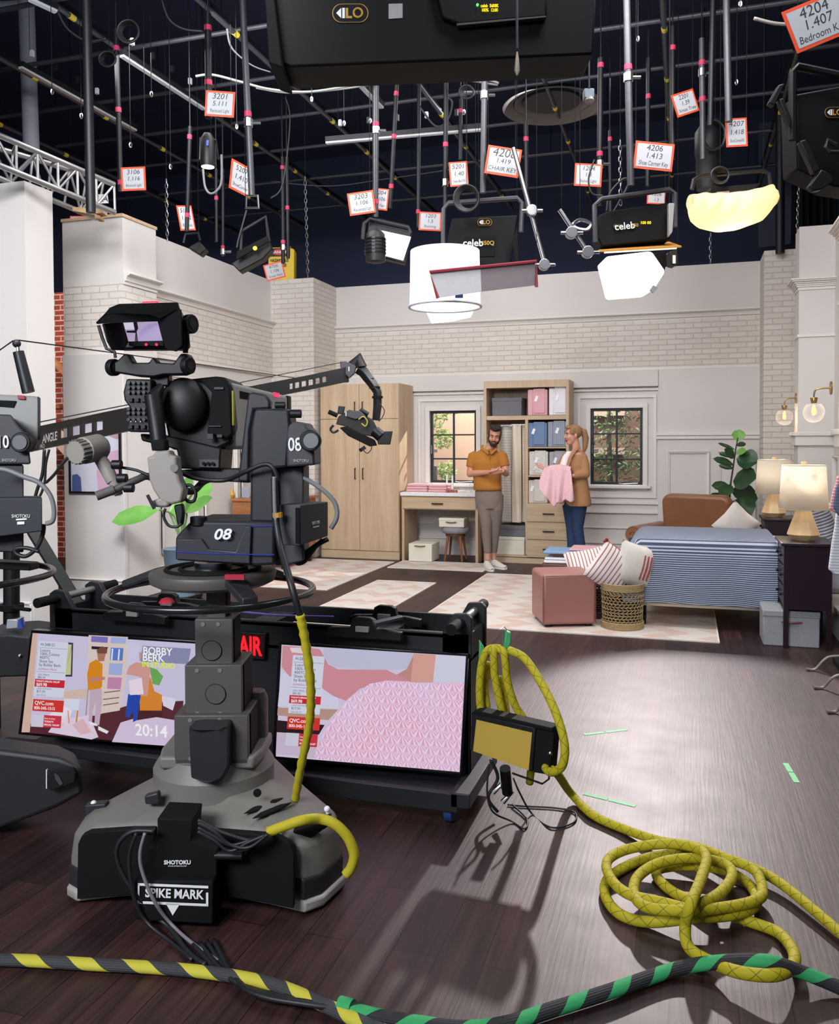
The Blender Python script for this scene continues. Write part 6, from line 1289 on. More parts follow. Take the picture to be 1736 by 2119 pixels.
s2('presenter_figure', '#c9b2c4', [(187, 1427), (211, 1424), (212, 1450), (206, 1500), (196, 1500), (199, 1450), (193, 1470), (191, 1493), (184, 1492)], 5); s2('presenter_figure', '#f2eef6', [(184, 1492), (200, 1497), (203, 1502), (188, 1500)], 6); s2('presenter_figure', '#f2eef6', [(204, 1502), (226, 1513), (222, 1518), (204, 1510)], 6)
s2('presenter_figure', '#d99f96', [(268, 1378), (282, 1370), (305, 1374), (312, 1385), (306, 1440), (292, 1440), (290, 1400), (262, 1395)], 5); s2('presenter_figure', '#f0e2f0', [(268, 1408), (294, 1402), (298, 1436), (270, 1438)], 6); s2('presenter_figure', '#2146b0', [(266, 1436), (292, 1438), (284, 1490), (276, 1494), (276, 1470), (268, 1485), (260, 1482)], 5); s2('presenter_figure', '#caa090', [(288, 1350), (298, 1348), (299, 1366), (290, 1368)], 5)
for pts, c_ in (([(100, 1480), (130, 1460), (150, 1470), (140, 1500), (98, 1500)], '#efe9f4'), ([(140, 1470), (143, 1470), (145, 1496), (142, 1496)], '#d9862c'), ([(160, 1470), (163, 1470), (160, 1494), (157, 1494)], '#d9862c'), ([(118, 1490), (140, 1481), (146, 1496), (120, 1505)], '#e9c8d0'), ([(150, 1500), (172, 1486), (190, 1515), (168, 1520)], '#e3b9c4'), ([(182, 1424), (184, 1424), (180, 1480), (177, 1480)], '#b89a8c'), ([(216, 1432), (250, 1428), (249, 1430), (216, 1434)], '#6a5a5a'), ([(214, 1446), (248, 1442), (247, 1444), (214, 1448)], '#6a5a5a'), ([(214, 1458), (246, 1453), (246, 1455), (214, 1460)], '#6a5a5a'), ([(270, 1480), (290, 1470), (340, 1472), (335, 1482), (285, 1490)], '#4a1c26'), ([(232, 1342), (235, 1342), (233, 1366), (230, 1366)], '#e8ecfa'), ([(246, 1343), (249, 1343), (247, 1366), (244, 1366)], '#e8ecfa'), ([(310, 1345), (350, 1346), (348, 1349), (310, 1348)], '#c4bede')): s2('picture_area', c_, pts, 4)
s2('title_band', '#8d90b4', [(296, 1336), (396, 1342), (390, 1374), (292, 1369)], 7)
txt(TV2, BL0, N2, 'BOBBY', 297, 1346, 18, '#ffffff', .06, bold=.0008); txt(TV2, BL0, N2, 'BERK', 296, 1360, 18, '#ffffff', .06, bold=.0008); txt(TV2, BL0, N2, 'IN STUDIO', 295, 1374, 13, '#e6ff20', .06, bold=.0006)
txt(TV2, BL0, N2, '20:14', 281, 1510, 28, '#ffffff', .07, bold=.0012)
prices(TV2, BL0, N2, 81, 1326, .93, None, .06, .09)
cable('purple cable lying along the top of the cart behind the sign', [Vector((topL.x + (topR.x - topL.x) * f, y0 + .12 + .02 * math.sin(f * 20), ct + .012)) for f in (.44, .5, .56, .62, .68)], .005, plain('#6a5aa8', .5, name='purple_cable'))
rm = MB().slab([onz(770, 1292, ct + .05), onz(830, 1279, ct + .05), onz(834, 1283, ct + .05), onz(776, 1297, ct + .05)], (0, 0, .015)).build('remote_control', plain('#3a4046', .5), None, bevel=.003); tag(rm, 'slim dark remote control lying by the right mount bracket on the cart', 'remote control')
# ON AIR sign
P3 = Vector((0, y0 - .03, 0)); N3 = Vector((0, -1, 0)); sg = thing('on_air_sign', 'red lit sign box between the two televisions reading AIR', 'sign', SK((515, 1340), P3, N3))
MB().slab([SK(q, P3, N3) for q in ((440, 1304), (549, 1311), (547, 1366), (440, 1358))], -N3 * .03).build('case', BLACK, sg, bevel=.004); MB().slab([SK(q, P3, N3, .001) for q in ((444, 1308), (545, 1315), (543, 1361), (444, 1354))], -N3 * .001).build('face', emis('#3a060a', .6), sg)
text('lettering', 'ON AIR', .118, emis('#ff1420', 2.2), sg, frame(SK((541, 1340), P3, N3, .002), (1, 0, -.0), (0, 0, 1)), bold=.003, sx=.62, align='RIGHT')
# LED panel light
P4 = atd(1040, 1545, 3.35); a4, b4, c4, d4 = atd(977, 1468, 3.42), atd(1145, 1508, 3.22), atd(1137, 1610, 3.22), atd(972, 1548, 3.42)
led = thing('panel_light', 'switched off yellow panel light with black case clamped to the cart', 'light', P4)
ax4 = (b4 - a4); nn4 = ax4.cross(d4 - a4).normalized(); nn4 = nn4 if nn4.dot(E0 - P4) > 0 else -nn4
S4 = lambda pts, off, th, nm, mt, bv=0: MB().slab([SK(q, a4, nn4, off) for q in pts], -nn4 * th).build(nm, mt, led, bevel=bv)
S4([(974, 1474), (1108, 1505), (1101, 1598), (972, 1552)], 0, .075, 'case', BLACK, .006); S4([(986, 1489), (1101, 1516), (1094, 1594), (979, 1554)], .001, .002, 'diffuser', plain('#b6993f', .5, var=.02, name='unlit_amber_diffuser'))
S4([(983, 1469), (1142, 1506), (1144, 1514), (1104, 1506), (975, 1476)], .004, .07, 'heat_sink', BLACKM, .003); S4([(1106, 1506), (1144, 1513), (1136, 1606), (1100, 1600)], -.01, .06, 'side_plate', BLACKM, .004)
MB().tube([SK(q, a4, nn4, .0) for q in ((1138, 1560), (1136, 1612), (1122, 1622), (1060, 1600))], .004, 6).build('yoke', DKMET, led); c = SK((1136, 1560), a4, nn4, -.01); MB().ball(c, .009, 10, 8).build('knob', STEEL, led)
MB().cyl(atd(1045, 1590, 3.4), atd(1050, 1640, 3.45), .022, n=16).build('spigot', DKMET, led); MB().tube([atd(1020, 1640, 3.45), atd(1035, 1625, 3.45), atd(1058, 1640, 3.45), atd(1040, 1660, 3.45)], .012, 8).build('clamp', STEEL, led)
kb = lambda L_, d=3.4: [atd(x, y, d) for x, y in L_]
cable('thin black cable trailing from the panel light in a loop on the floor', kb([(1012, 1580), (1008, 1640), (1020, 1680)]) + [onz(1060, 1700, .006), onz(1085, 1715, .006), onz(1090, 1695, .006), onz(1060, 1665, .01)], .004, CBK)
cable('thin black cable making an oval on the floor right of the cart', kb([(1062, 1610), (1075, 1640)]) + [onz(1100, 1683, .006), onz(1140, 1712, .006), onz(1185, 1703, .006), onz(1190, 1682, .006), onz(1150, 1672, .006), onz(1080, 1668, .006), onz(1050, 1665, .006)], .004, CBK)
cable('black cable bunch hanging behind the panel light', kb([(1015, 1572), (1030, 1610), (1010, 1650), (1030, 1680)], 3.46), .007, CBK)
# green hook with hanging loops of yellow cable
gh = thing('cable_hook', 'green cleat on the right end of the cart holding yellow cable', 'hook', atd(1010, 1400, 3.5))
GRN = plain('#3f9a64', .5, name='green_plastic')
so(MB(), [(992, 1326), (1002, 1340), (1008, 1410), (1010, 1500), (998, 1500), (990, 1410)], 3.5, .03).build('cleat_post', GRN, gh, bevel=.005); so(MB(), [(1046, 1306), (1058, 1310), (1058, 1330), (1044, 1362), (1037, 1355), (1044, 1326)], 3.45, .03).build('cleat_horn', GRN, gh, bevel=.005)
MB().tube([atd(x, y, 3.45) for x, y in ((1040, 1350), (1040, 1310), (1036, 1302), (1042, 1296), (1048, 1302), (1047, 1308))], .002, 5).build('wire_hook', STEEL, gh)
for k, (lb, pts) in enumerate((('leftmost hanging turn of yellow cable', [(1036, 1342, 3.44), (1010, 1345, 3.44), (996, 1380, 3.45), (993, 1450, 3.46), (1004, 1500, 3.46), (1010, 1490, 3.48), (1003, 1420, 3.5), (1010, 1370, 3.5)]), ('middle hanging turn of yellow cable', [(1008, 1352, 3.46), (1020, 1345, 3.43), (1024, 1400, 3.43), (1036, 1460, 3.43), (1048, 1500, 3.45), (1044, 1450, 3.47), (1030, 1400, 3.48)]), ('inner hanging turn of yellow cable beside the horn', [(1022, 1346, 3.46), (1042, 1350, 3.42), (1050, 1410, 3.42), (1066, 1460, 3.42), (1090, 1500, 3.43), (1100, 1560, 3.5), (1096, 1620, 3.55)]))):
    o = MB().tube(cat([atd(*q) for q in pts], 7), .0165, 12).build('yellow_cable', YEL, None, smooth=True, angle=180, loc=atd(*pts[0])); tag(o, lb + ' on the green cleat', 'cable', 'turns of yellow cable on the cleat')
# ---- the long yellow cable with its coil on the floor
def fl(x, y, z=.018): return onz(x, y, z)
def coil(pts):
    out = []
    for p_ in pts: out.append(fl(p_[0], p_[1], .019 + (p_[2] if len(p_) > 2 else 0)))
    return out
pts = [atd(1052, 1345, 3.42), atd(1085, 1362, 3.38), atd(1118, 1410, 3.3), atd(1150, 1475, 3.2), atd(1168, 1540, 3.15), atd(1163, 1585, 3.15), atd(1140, 1598, 3.2), atd(1128, 1588, 3.25)]
o = MB().tube(cat(pts, 8), .0165, 12).build('yellow_cable', YEL, None, smooth=True, angle=180, loc=pts[0]); tag(o, 'big free loop of yellow cable hanging off the right of the cleat', 'cable', 'turns of yellow cable on the cleat')
s_ = [atd(1120, 1590, 3.3), atd(1150, 1598, 3.25)] + coil([(1180, 1640, .03), (1225, 1685), (1290, 1715), (1365, 1740, .02), (1440, 1752, .04), (1500, 1775, .05), (1560, 1800, .05), (1578, 1845, .04), (1560, 1865, .05), (1500, 1878, .06), (1420, 1885, .075), (1340, 1878, .06), (1312, 1850, .05), (1322, 1812, .05), (1370, 1784, .06), (1440, 1776, .06), (1500, 1788, .05), (1515, 1812, .05), (1490, 1848, .07), (1440, 1875, .09)])
s_ = coil([]) + s_
o = MB().tube(cat(s_, 8), .0175, 14).build('yellow_cable', YEL, None, smooth=True, angle=180, loc=s_[2]); tag(o, 'yellow cable running over the floor into the inner turns of the coil', 'cable')
s2_ = coil([(1430, 1884, .06), (1380, 1870, .055), (1300, 1850, .05), (1262, 1815, .04), (1258, 1780, .04), (1300, 1757, .05), (1380, 1746, .07), (1440, 1755, .09), (1462, 1775, .10), (1450, 1820, .12), (1430, 1870, .13), (1418, 1915, .06), (1425, 1960, .02), (1470, 1990, .02), (1530, 2012, .045), (1600, 2018, .05), (1638, 2002, .03), (1642, 1970, .02), (1610, 1930, 0), (1545, 1905, 0), (1480, 1880, .02), (1400, 1850, 0), (1360, 1815, 0), (1370, 1796, .01), (1440, 1792, .02), (1500, 1802, .02), (1550, 1830, .0), (1565, 1870, .02), (1520, 1892, .03), (1430, 1900, .03), (1340, 1908, .0), (1280, 1890, 0), (1252, 1850, 0), (1262, 1815, .0), (1320, 1782, .0), (1380, 1768, .0), (1450, 1768, .0), (1520, 1782, .02), (1600, 1818, .015), (1680, 1880, .01), (1760, 1950, .005)])
o = MB().tube(cat(s2_, 8), .0175, 14).build('yellow_cable', YEL, None, smooth=True, angle=180, loc=s2_[0]); tag(o, 'yellow cable of the outer coil turns running off to the right edge', 'cable')
# taped bundles along the bottom
YB_ = spiral('#bdb53a', '#3c3d40', .17, .46, .8, True, None, -1); GB_ = spiral('#2f9a5c', '#26282a', .15, .42, .8, True, None, 1)
yb = [fl(-60, 1985, .02), fl(60, 1988, .02), fl(200, 1996, .02), (fl(330, 2003, .02)), fl(450, 2015, .02), fl(560, 2036, .02), fl(650, 2070, .02), fl(740, 2112, .02), fl(830, 2150, .02)]
o = MB().tube(cat(yb, 10), .021, 18, squash=.75).build('taped_cable', YB_, None, smooth=True, angle=180, loc=yb[2]); tag(o, 'grey cable bundle spiralled with yellow tape along the bottom left', 'cable')
gb_ = [fl(712, 2085, .022), fl(780, 2103, .024), fl(870, 2118, .024), fl(960, 2128, .024), fl(1050, 2118, .024), fl(1140, 2090, .024), fl(1260, 2052, .024), fl(1400, 2005, .024), fl(1500, 1990, .06), fl(1590, 1990, .085), fl(1660, 2012, .05), fl(1740, 2045, .024), fl(1800, 2075, .024)]
t = thing('taped_cable', 'black cable bundle spiralled with green tape crossing the bottom right', 'cable', gb_[4])
MB().tube(cat(gb_, 10), .022, 18, squash=.8).build('sleeve', GB_, t, smooth=True, angle=180); MB().tube([gb_[0] + (gb_[0] - gb_[1]) * .15, gb_[0] + (gb_[1] - gb_[0]) * .25], .026, 14).build('end_tie', plain('#2f9a5c', .7), t, smooth=True)
for k in range(4):
    pts = [fl(400 + k * 14, 1955 - k * 3, .01), fl(460 + k * 9, 2015 + k * 4, .012 + .01 * (k % 2)), fl(540, 2052 + k * 3, .012 + k * .006), fl(640, 2064 + k * 5, .012 + k * .006), fl(715, 2080 + k * 3, .02)]
    o = MB().tube(cat(pts, 6), .0075, 8).build('black_cable', CBK, None, smooth=True, angle=180, loc=pts[0]); tag(o, ('black cable %s under the yellow taped bundle' % ('lying lowest', 'lying second', 'lying third', 'lying uppermost')[k]), 'cable', 'black cables joining the green bundle')
# ================================================================ SECOND CAMERA AND JIB AT THE LEFT
H_ = lambda x, y: (x / 4.077, 680 + y / 4.077)
c2 = thing('studio_camera', 'grey studio camera marked 10 cut off by the left picture edge', 'camera', atd(0, 950, 3.3))
RAD = (Fw - R_ * .49).normalized()
def hb(name, pts, d, th, mt, bv=.006, par=c2): return so(MB(), [H_(*q[:2]) + tuple(q[2:]) for q in pts], d, th, RAD).build(name, mt, par, bevel=bv)
hb('lens_housing', [(-200, 545), (320, 570), (340, 600), (335, 900), (300, 1030), (-200, 1030)], 3.35, .25, plain('#8f8f8d', .42, var=.03, name='lens_grey'), .012)
hb('front_frame', [(318, 570), (342, 585), (342, 900), (335, 940), (322, 940)], 3.34, .26, BLACK, .004); hb('tally_lamp', [(148, 560), (205, 564), (210, 598), (152, 594)], 3.34, .02, RED, .001); hb('recess', [(-100, 600), (140, 610), (115, 668), (-100, 650)], 3.345, .01, BLACKM, .002)
h2 = thing('pan_tilt_head', 'dark pan and tilt head marked 10 at the left picture edge', 'camera head', atd(0, 1100, 3.25))
hb('side_panel', [(-300, 715), (95, 725), (140, 800), (200, 870), (245, 1000), (262, 1145), (-300, 1150)], 3.2, .15, NVL, .008, h2); hb('upright', [(-300, 1140), (200, 1150), (200, 1890), (-300, 1880)], 3.22, .15, NVY, .006, h2)
c = atd(*H_(185, 960), 3.18); kn = MB().cyl(c + Fw * .02, c - Fw * .015, .038, n=26).build('drag_knob', BLACK, h2, bevel=.004); MB().cyl(c - Fw * .016, c - Fw * .02, .027, n=24).build('dial_face', plain('#66666a', .4, .4), kn)
hb('power_box', [(-200, 1430), (355, 1425), (357, 1710), (-200, 1780)], 3.15, .12, NVY, .004, h2)
text('lettering', '10', .066, WHT, h2, fM(*H_(22, 960), 3.19), sx=.72, bold=.0008); text('lettering', 'SHOTOKU', .018, WHT, h2, fM(*H_(176, 1583), 3.145), sx=.8); text('lettering', 'SHOTOKU', .014, plain('#b9bbbd', .5), h2, fM(*H_(75, 1110), 3.195), sx=.8)
m = MB(); so(m, [H_(*q) for q in ((135, 1605), (225, 1600), (225, 1612), (135, 1617))], 3.147, .002); so(m, [H_(*q) for q in ((145, 1630), (205, 1627), (205, 1650), (145, 1653))], 3.147, .002); m.build('label_block', WHT, h2)
hc = lambda L_, d: [atd(*H_(x, y), d) for x, y in L_]
cable('grey cable arching from the head marked 10 to its power box', hc([(-60, 1180), (60, 1195), (200, 1250), (330, 1300), (420, 1400), (455, 1520), (445, 1620), (390, 1645)], 3.12), .009, CGY)
cable('black cable loop below the power box of the left camera', hc([(370, 1650), (360, 1740), (310, 1850), (220, 1920), (140, 1900), (130, 1860), (220, 1850), (330, 1880)], 3.2), .008, CBK)
p2 = thing('camera_pedestal', 'dark pedestal with steering ring cut off by the left picture edge', 'camera pedestal', atd(-60, 1600, 3.4) * Vector((1, 1, 0)))
C2 = atd(-85, 1600, 3.4); C2.z = 0
MB().tube([C2 + R_ * .36 * math.cos(a * PI / 32) + Fw * .36 * math.sin(a * PI / 32) + Vector((0, 0, 1.02)) for a in range(64)], .0135, 12, closed=True).build('steering_ring', plain('#2a2a2c', .25, name='glossy_dark_rim'), p2, smooth=True, angle=180)
MB().slab([C2 + R_ * .12 + Vector((0, 0, 1.05)), C2 + R_ * .3 + Vector((0, 0, 1.04)), C2 + R_ * .31 + Fw * .06 + Vector((0, 0, 1.04)), C2 + R_ * .12 + Fw * .08 + Vector((0, 0, 1.05))], (0, 0, .03)).build('spoke', BLACK, p2, bevel=.004)
MB().cyl(C2 + Vector((0, 0, .3)), C2 + Vector((0, 0, 1.1)), .07, n=24).build('column', DGR, p2)
BS = [(-60, 1560), (0, 1552), (60, 1560), (125, 1568), (168, 1588), (174, 1642), (120, 1672), (60, 1695), (0, 1716), (-60, 1730)]
MB().slab([atd(x, y, 3.25 if y < 1600 else 3.3) for x, y in BS], RAD * .26 - Vector((0, 0, .03))).build('base_cover', plain('#2b2b2e', .55, bmp=.1, name='dark_base_shell'), p2, bevel=.02, seg=3)
so(MB(), [(98, 1603), (108, 1596), (150, 1590), (156, 1600), (154, 1620), (104, 1637), (98, 1630)], 3.24, .03).build('hand_hole', plain('#020203', .9), p2, bevel=.004); so(MB(), [(112, 1600), (122, 1606), (130, 1622), (124, 1626), (114, 1612)], 3.235, .01).build('inner_rib', NVL, p2); so(MB(), [(95, 1593), (97, 1593), (97, 1632), (95, 1632)], 3.24, .01).build('white_edge', WHT, p2)
# jib crane
jb = thing('camera_jib', 'long black camera jib arm reaching over the set from the left', 'camera crane', atd(20, 1300, 4.3) * Vector((1, 1, 0)))
jd = lambda x: 4.2 + (x - 70) * (7.6 - 4.2) / (735 - 70)
def jp(x, y): return atd(x, y, jd(x) if x > 70 else 4.2)
bt = [(0, 893), (80, 882), (265, 842), (400, 822), (540, 795), (640, 776), (728, 757)]; bb_ = [(0, 948), (80, 930), (265, 892), (400, 862), (560, 822), (640, 806), (716, 790)]
def itp(L_, x):
    for (x0, y0_), (x1, y1_) in zip(L_, L_[1:]):
        if x <= x1: return y0_ + (y1_ - y0_) * (x - x0) / (x1 - x0)
    return L_[-1][1]
ALB = plain('#202226', .45, .3, name='black_aluminium')
def beam(x0, x1, f0=0, f1=1, nm='boom'):
    xs = [x0 + (x1 - x0) * k / 6 for k in range(7)] if x1 - x0 > 40 else [x0, x1]; e = lambda x, f: jp(x, itp(bt, x) * (1 - f) + itp(bb_, x) * f)
    m = MB(); th = Fw * .1 - R_ * .02
    for p_, q_ in zip(xs, xs[1:]): m.slab([e(p_, f0), e(q_, f0), e(q_, f1), e(p_, f1)], th)
    m.build(nm, ALB, jb)
for x0, x1 in ((0, 114), (216, 596), (680, 722)): beam(x0, x1)
for x0, x1, hs in ((114, 216, (141, 167, 192)), (596, 680, (608.5, 622, 636.5, 651, 665))):
    beam(x0, x1, 0, .3, 'boom_rail'); beam(x0, x1, .72, 1, 'boom_rail')
    for h in (x0 + 1.5,) + hs + (x1 - 1.5,): beam(h - 2.2, h + 2.2, .3, .72, 'boom_web')
text('lettering', 'TRIANGLE', .062, WHT, jb, frame(jp(96, 908) - Fw * .004, jp(116, 903) - jp(96, 908), (0, 0, 1)), shear=.2, bold=.001, sx=.8); text('lettering', 'PRO', .03, WHT, jb, frame(jp(88, 924) - Fw * .004, jp(108, 919) - jp(88, 924), (0, 0, 1)), sx=.9)
MB().tube([jp(735, 757), atd(741, 745, 7.6), atd(744, 760, 7.6)], .07, 10).build('tip_joint', BLACK, jb, smooth=True)
tp = so(MB(), [(704, 748), (716, 748), (736, 757), (733, 772), (722, 782), (716, 775), (704, 760)], 7.5, .08).build('tip_plate', NVL, jb, bevel=.004); text('lettering', '1', .055, WHT, jb, fM(722, 764, 7.49), bold=.001)
MB().tube([atd(x, y, 7.6) for x, y in ((742, 762), (752, 770), (772, 796), (781, 812), (781, 840), (778, 870))], [.055, .05, .045, .04, .04, .035], 4).build('drop_arm', plain('#202226', .45, .3, name='black_aluminium'), jb, bevel=.004)
for x, y in ((762, 785), (775, 802), (781, 822)): c = atd(x, y, 7.6); MB().tube([c + Vector((0, 0, -.01)), c + Vector((0, 0, .01))], .052, 4).build('strap', BLACKM, jb)
rh = thing('remote_camera', 'small black remote camera marked 1 hanging from the jib tip', 'camera', atd(745, 880, 7.5))
for nm, pts, d, th, mt in (('body', [(700, 862), (722, 848), (745, 852), (770, 868), (782, 890), (778, 905), (750, 900), (715, 882), (695, 878)], 7.45, .14, BLACK), ('base_rail', [(702, 885), (715, 882), (775, 910), (780, 922), (765, 924), (720, 902)], 7.42, .05, BLACKM), ('plate', [(700, 840), (714, 841), (710, 858), (698, 856)], 7.45, .03, BLACK), ('lens_hood', [(788, 893), (812, 892), (807, 920), (782, 920), (780, 905)], 7.4, .10, BLACK), ('monitor', [(718, 850), (745, 850), (758, 862), (735, 868), (716, 862)], 7.42, .02, NVL)): so(MB(), pts, d, th).build(nm, mt, rh, bevel=.006)
MB().cyl(atd(776, 893, 7.45), atd(790, 905, 7.42), .05, n=18).build('lens_barrel', DKMET, rh, smooth=True); MB().cyl(atd(680, 852, 7.45), atd(698, 860, 7.45), .02, n=12).build('microphone', BLACKM, rh, smooth=True); MB().cyl(atd(745, 848, 7.45), atd(762, 858, 7.45), .022, n=12).build('top_handle', DKMET, rh, smooth=True)
MB().cyl(atd(748, 926, 7.42), atd(752, 932, 7.42), .03, n=16).build('focus_motor', BLACK, rh); text('lettering', '1', .05, WHT, rh, fM(716, 857, 7.41), bold=.001)
MB().tube(cat([atd(x, y, 7.42) for x, y in ((690, 880), (684, 888), (690, 895), (700, 890))], 4), .012, 6).tube(cat([atd(x, y, 7.42) for x, y in ((785, 835), (795, 848), (792, 862), (784, 872))], 4), .004, 5).tube(cat([atd(x, y, 7.42) for x, y in ((752, 932), (760, 938), (768, 930), (770, 918))], 4), .004, 5).build('cable_loops', CBK, rh)
MB().tube(cat([atd(x, y, 7.4) for x, y in ((742, 868), (752, 862), (760, 872), (756, 882), (748, 876))], 5), .006, 6).build('yellow_lead', plain('#a9a13c', .6), rh)
# mast, stay cables and tripod leg of the jib
MB().tube([atd(59, 812, 4.1), atd(38, 728, 4.1)], .03, 10, r2=.026).build('mast', plain('#2d2f33', .4, .5), jb, smooth=True); MB().cyl(atd(38, 728, 4.1), atd(36, 712, 4.1), .008, n=8).build('mast_pin', STEEL, jb); c = atd(34.5, 711, 4.1); MB().ball(c, .02, 14, 10).build('pulley', DGR, jb, smooth=True)
for pts in ([(-30, 745, 3.9), (27, 705, 4.1)], [(38, 704, 4.1), (400, 752, 5.9), (610, 782, 7.0)], [(84, 873, 4.2), (262, 838, 5.2), (480, 795, 6.3), (706, 750, 7.5)]): MB().tube([atd(*q) for q in pts], .0035, 5).build('stay_wire', DKMET, jb)
MB().tube([atd(66, 1095, 4.7), atd(172, 1270, 4.6)], .045, 4).build('tripod_leg', BLACK, jb, bevel=.006); MB().cyl(atd(24, 1130, 4.4), atd(24, 1290, 4.4), .04, n=18).build('mast_column', BLACK, jb)
MB().cyl(atd(24, 1250, 4.4), atd(24, 1262, 4.4), .06, n=18).cyl(atd(24, 1258, 4.36), atd(62, 1262, 4.3), .01, n=8).build('collar', BLACKM, jb); so(MB(), [(14, 1282), (36, 1282), (37, 1300), (12, 1302)], 4.35, .08).build('white_clamp', plain('#b8bcc2', .4, .4), jb, bevel=.004)
so(MB(), [(38, 1282), (42, 1280), (46, 1300), (36, 1302)], 4.33, .03).build('blue_strap', plain('#2448a0', .6), jb); so(MB(), [(-60, 1318), (18, 1313), (62, 1318), (60, 1400), (0, 1402), (-60, 1410)], 4.3, .35).build('dolly_box', plain('#1b1c1f', .6, bmp=.2, name='black_case'), jb, bevel=.01)
MB().ball(atd(41, 1357, 4.29), .01, 8, 6).build('bolt', STEEL, jb); MB().cyl(atd(-20, 1400, 4.6) * Vector((1, 1, 0)), atd(-20, 1400, 4.6) * Vector((1, 1, 0)) + Vector((0, 0, .5)), .05, n=12).build('dolly_leg', BLACK, jb)
hcb = [atd(x, y, 4.1) for x, y in ((92, 930), (88, 980), (75, 1020), (62, 1080))]
cable('black cable dropping from the jib boom beside the left camera', hcb, .008, CBK); cable('second black cable dropping from the jib boom', [atd(x, y, 4.1) for x, y in ((102, 930), (95, 960), (92, 1000), (80, 1030), (60, 1040))], .006, CBK)
cable('cable with a silver plug from the focus wheel down to the jib', [Q(I(560, 1510), 2.9), Q(I(500, 1580), 3.1), Q(I(430, 1670), 3.3), Q(I(370, 1730), 3.5)], .006, DGR)
# ================================================================ THE LIGHTING GRID OVERHEAD
ZG = 5.25
PMK = plain('#c9b62e', .6, name='yellow_tag'); PINKT = plain('#b0284e', .6, name='magenta_tape')
ORD = ['first', 'second', 'third', 'fourth', 'fifth', 'sixth', 'seventh', 'eighth', 'ninth', 'tenth', 'eleventh']
def yl(k): return [3.2, 4.15, 5.1, 6.05, 7.0, 8.0, 9.0, 10.0, 11.2, 12.6][k]
gxs = [-7.6, -6.3, -5.1, -3.9, -2.65, -1.4, -.2, 1.0, 2.2]
for i, x in enumerate(gxs):
    t = thing('grid_pipe', 'black ceiling grid pipe running away from the camera, %s from the left' % ORD[i], 'pipe', (x, 8, ZG), group='grid pipes running front to back')
    MB().cyl((x, 2.0, ZG), (x, 13.6, ZG), .024, n=10).build('pipe', PIPE, t, smooth=True)
    MB().box(x - .035, x - .02, 2.0, 13.6, ZG + .05, ZG + .10).build('cable_tray', PIPEB, t)
    for k in range(9): y = 3.6 + k * 1.1 + (i % 3) * .2; MB().cyl((x, y, ZG), (x, y + .07, ZG), .027, n=10).build('number_tag', PMK, t)
for i in range(10):
    y = yl(i); t = thing('grid_pipe', 'black ceiling grid pipe crossing the studio, %s from the camera' % ORD[i], 'pipe', (-2.5, y, ZG + .06), group='grid pipes running side to side')
    MB().cyl((-8.5, y, ZG + .06), (3.5, y, ZG + .06), .022, n=10).build('pipe', PIPE, t, smooth=True)
    m = MB()
    for k in range(6): x = -7.4 + k * 1.9 + (i % 2) * .6; MB().cyl((x, y, ZG + .06), (x, y, 6.9), .007, n=6).build('hanger_rod', PIPEB, t)
# batten strips with white undersides
BAT = plain('#a9a9a4', .5, name='white_batten')
def batten(label, a, b, z):
    A_, B_ = onz(*a, z), onz(*b, z); t = thing('strip_batten', label, 'batten', A_)
    d = (B_ - A_).normalized(); n_ = Vector((-d.y, d.x, 0)) * .022
    MB().slab([A_ - n_, B_ - n_, B_ + n_, A_ + n_], (0, 0, .02)).build('white_strip', BAT, t); MB().slab([A_ - n_ * 1.5 + Vector((0, 0, .02)), B_ - n_ * 1.5 + Vector((0, 0, .02)), B_ + n_ * 1.5 + Vector((0, 0, .02)), A_ + n_ * 1.5 + Vector((0, 0, .02))], (0, 0, .045)).build('channel', PIPEB, t)
    L_ = (B_ - A_).length; m = MB()
    for k in range(int(L_ / .3)): c = A_ + d * (.15 + k * .3) + Vector((0, 0, .2)); MB().cbox(c, (.03, .03, .06)).build('socket_plate', BLACK if k % 3 else plain('#b9bcc0', .5), t)
batten('white edged batten above the middle of the left wall', (42, 142), (280, 272), 5.0)
batten('white edged batten ending beside the card reading 3201', (252, 118), (422, 228), 5.0)
batten('short white edged batten at the top left corner', (62, 2), (116, 27), 5.0)
batten('white edged batten crossing above the card reading 4208', (675, 298), (1005, 270), 4.6)
batten('grey batten leading down beside the two centre poles', (705, 138), (790, 225), 5.1)
batten('white edged batten between the diffuser and the right poles', (1000, 290), (1010, 262), 4.6) if 0 else None
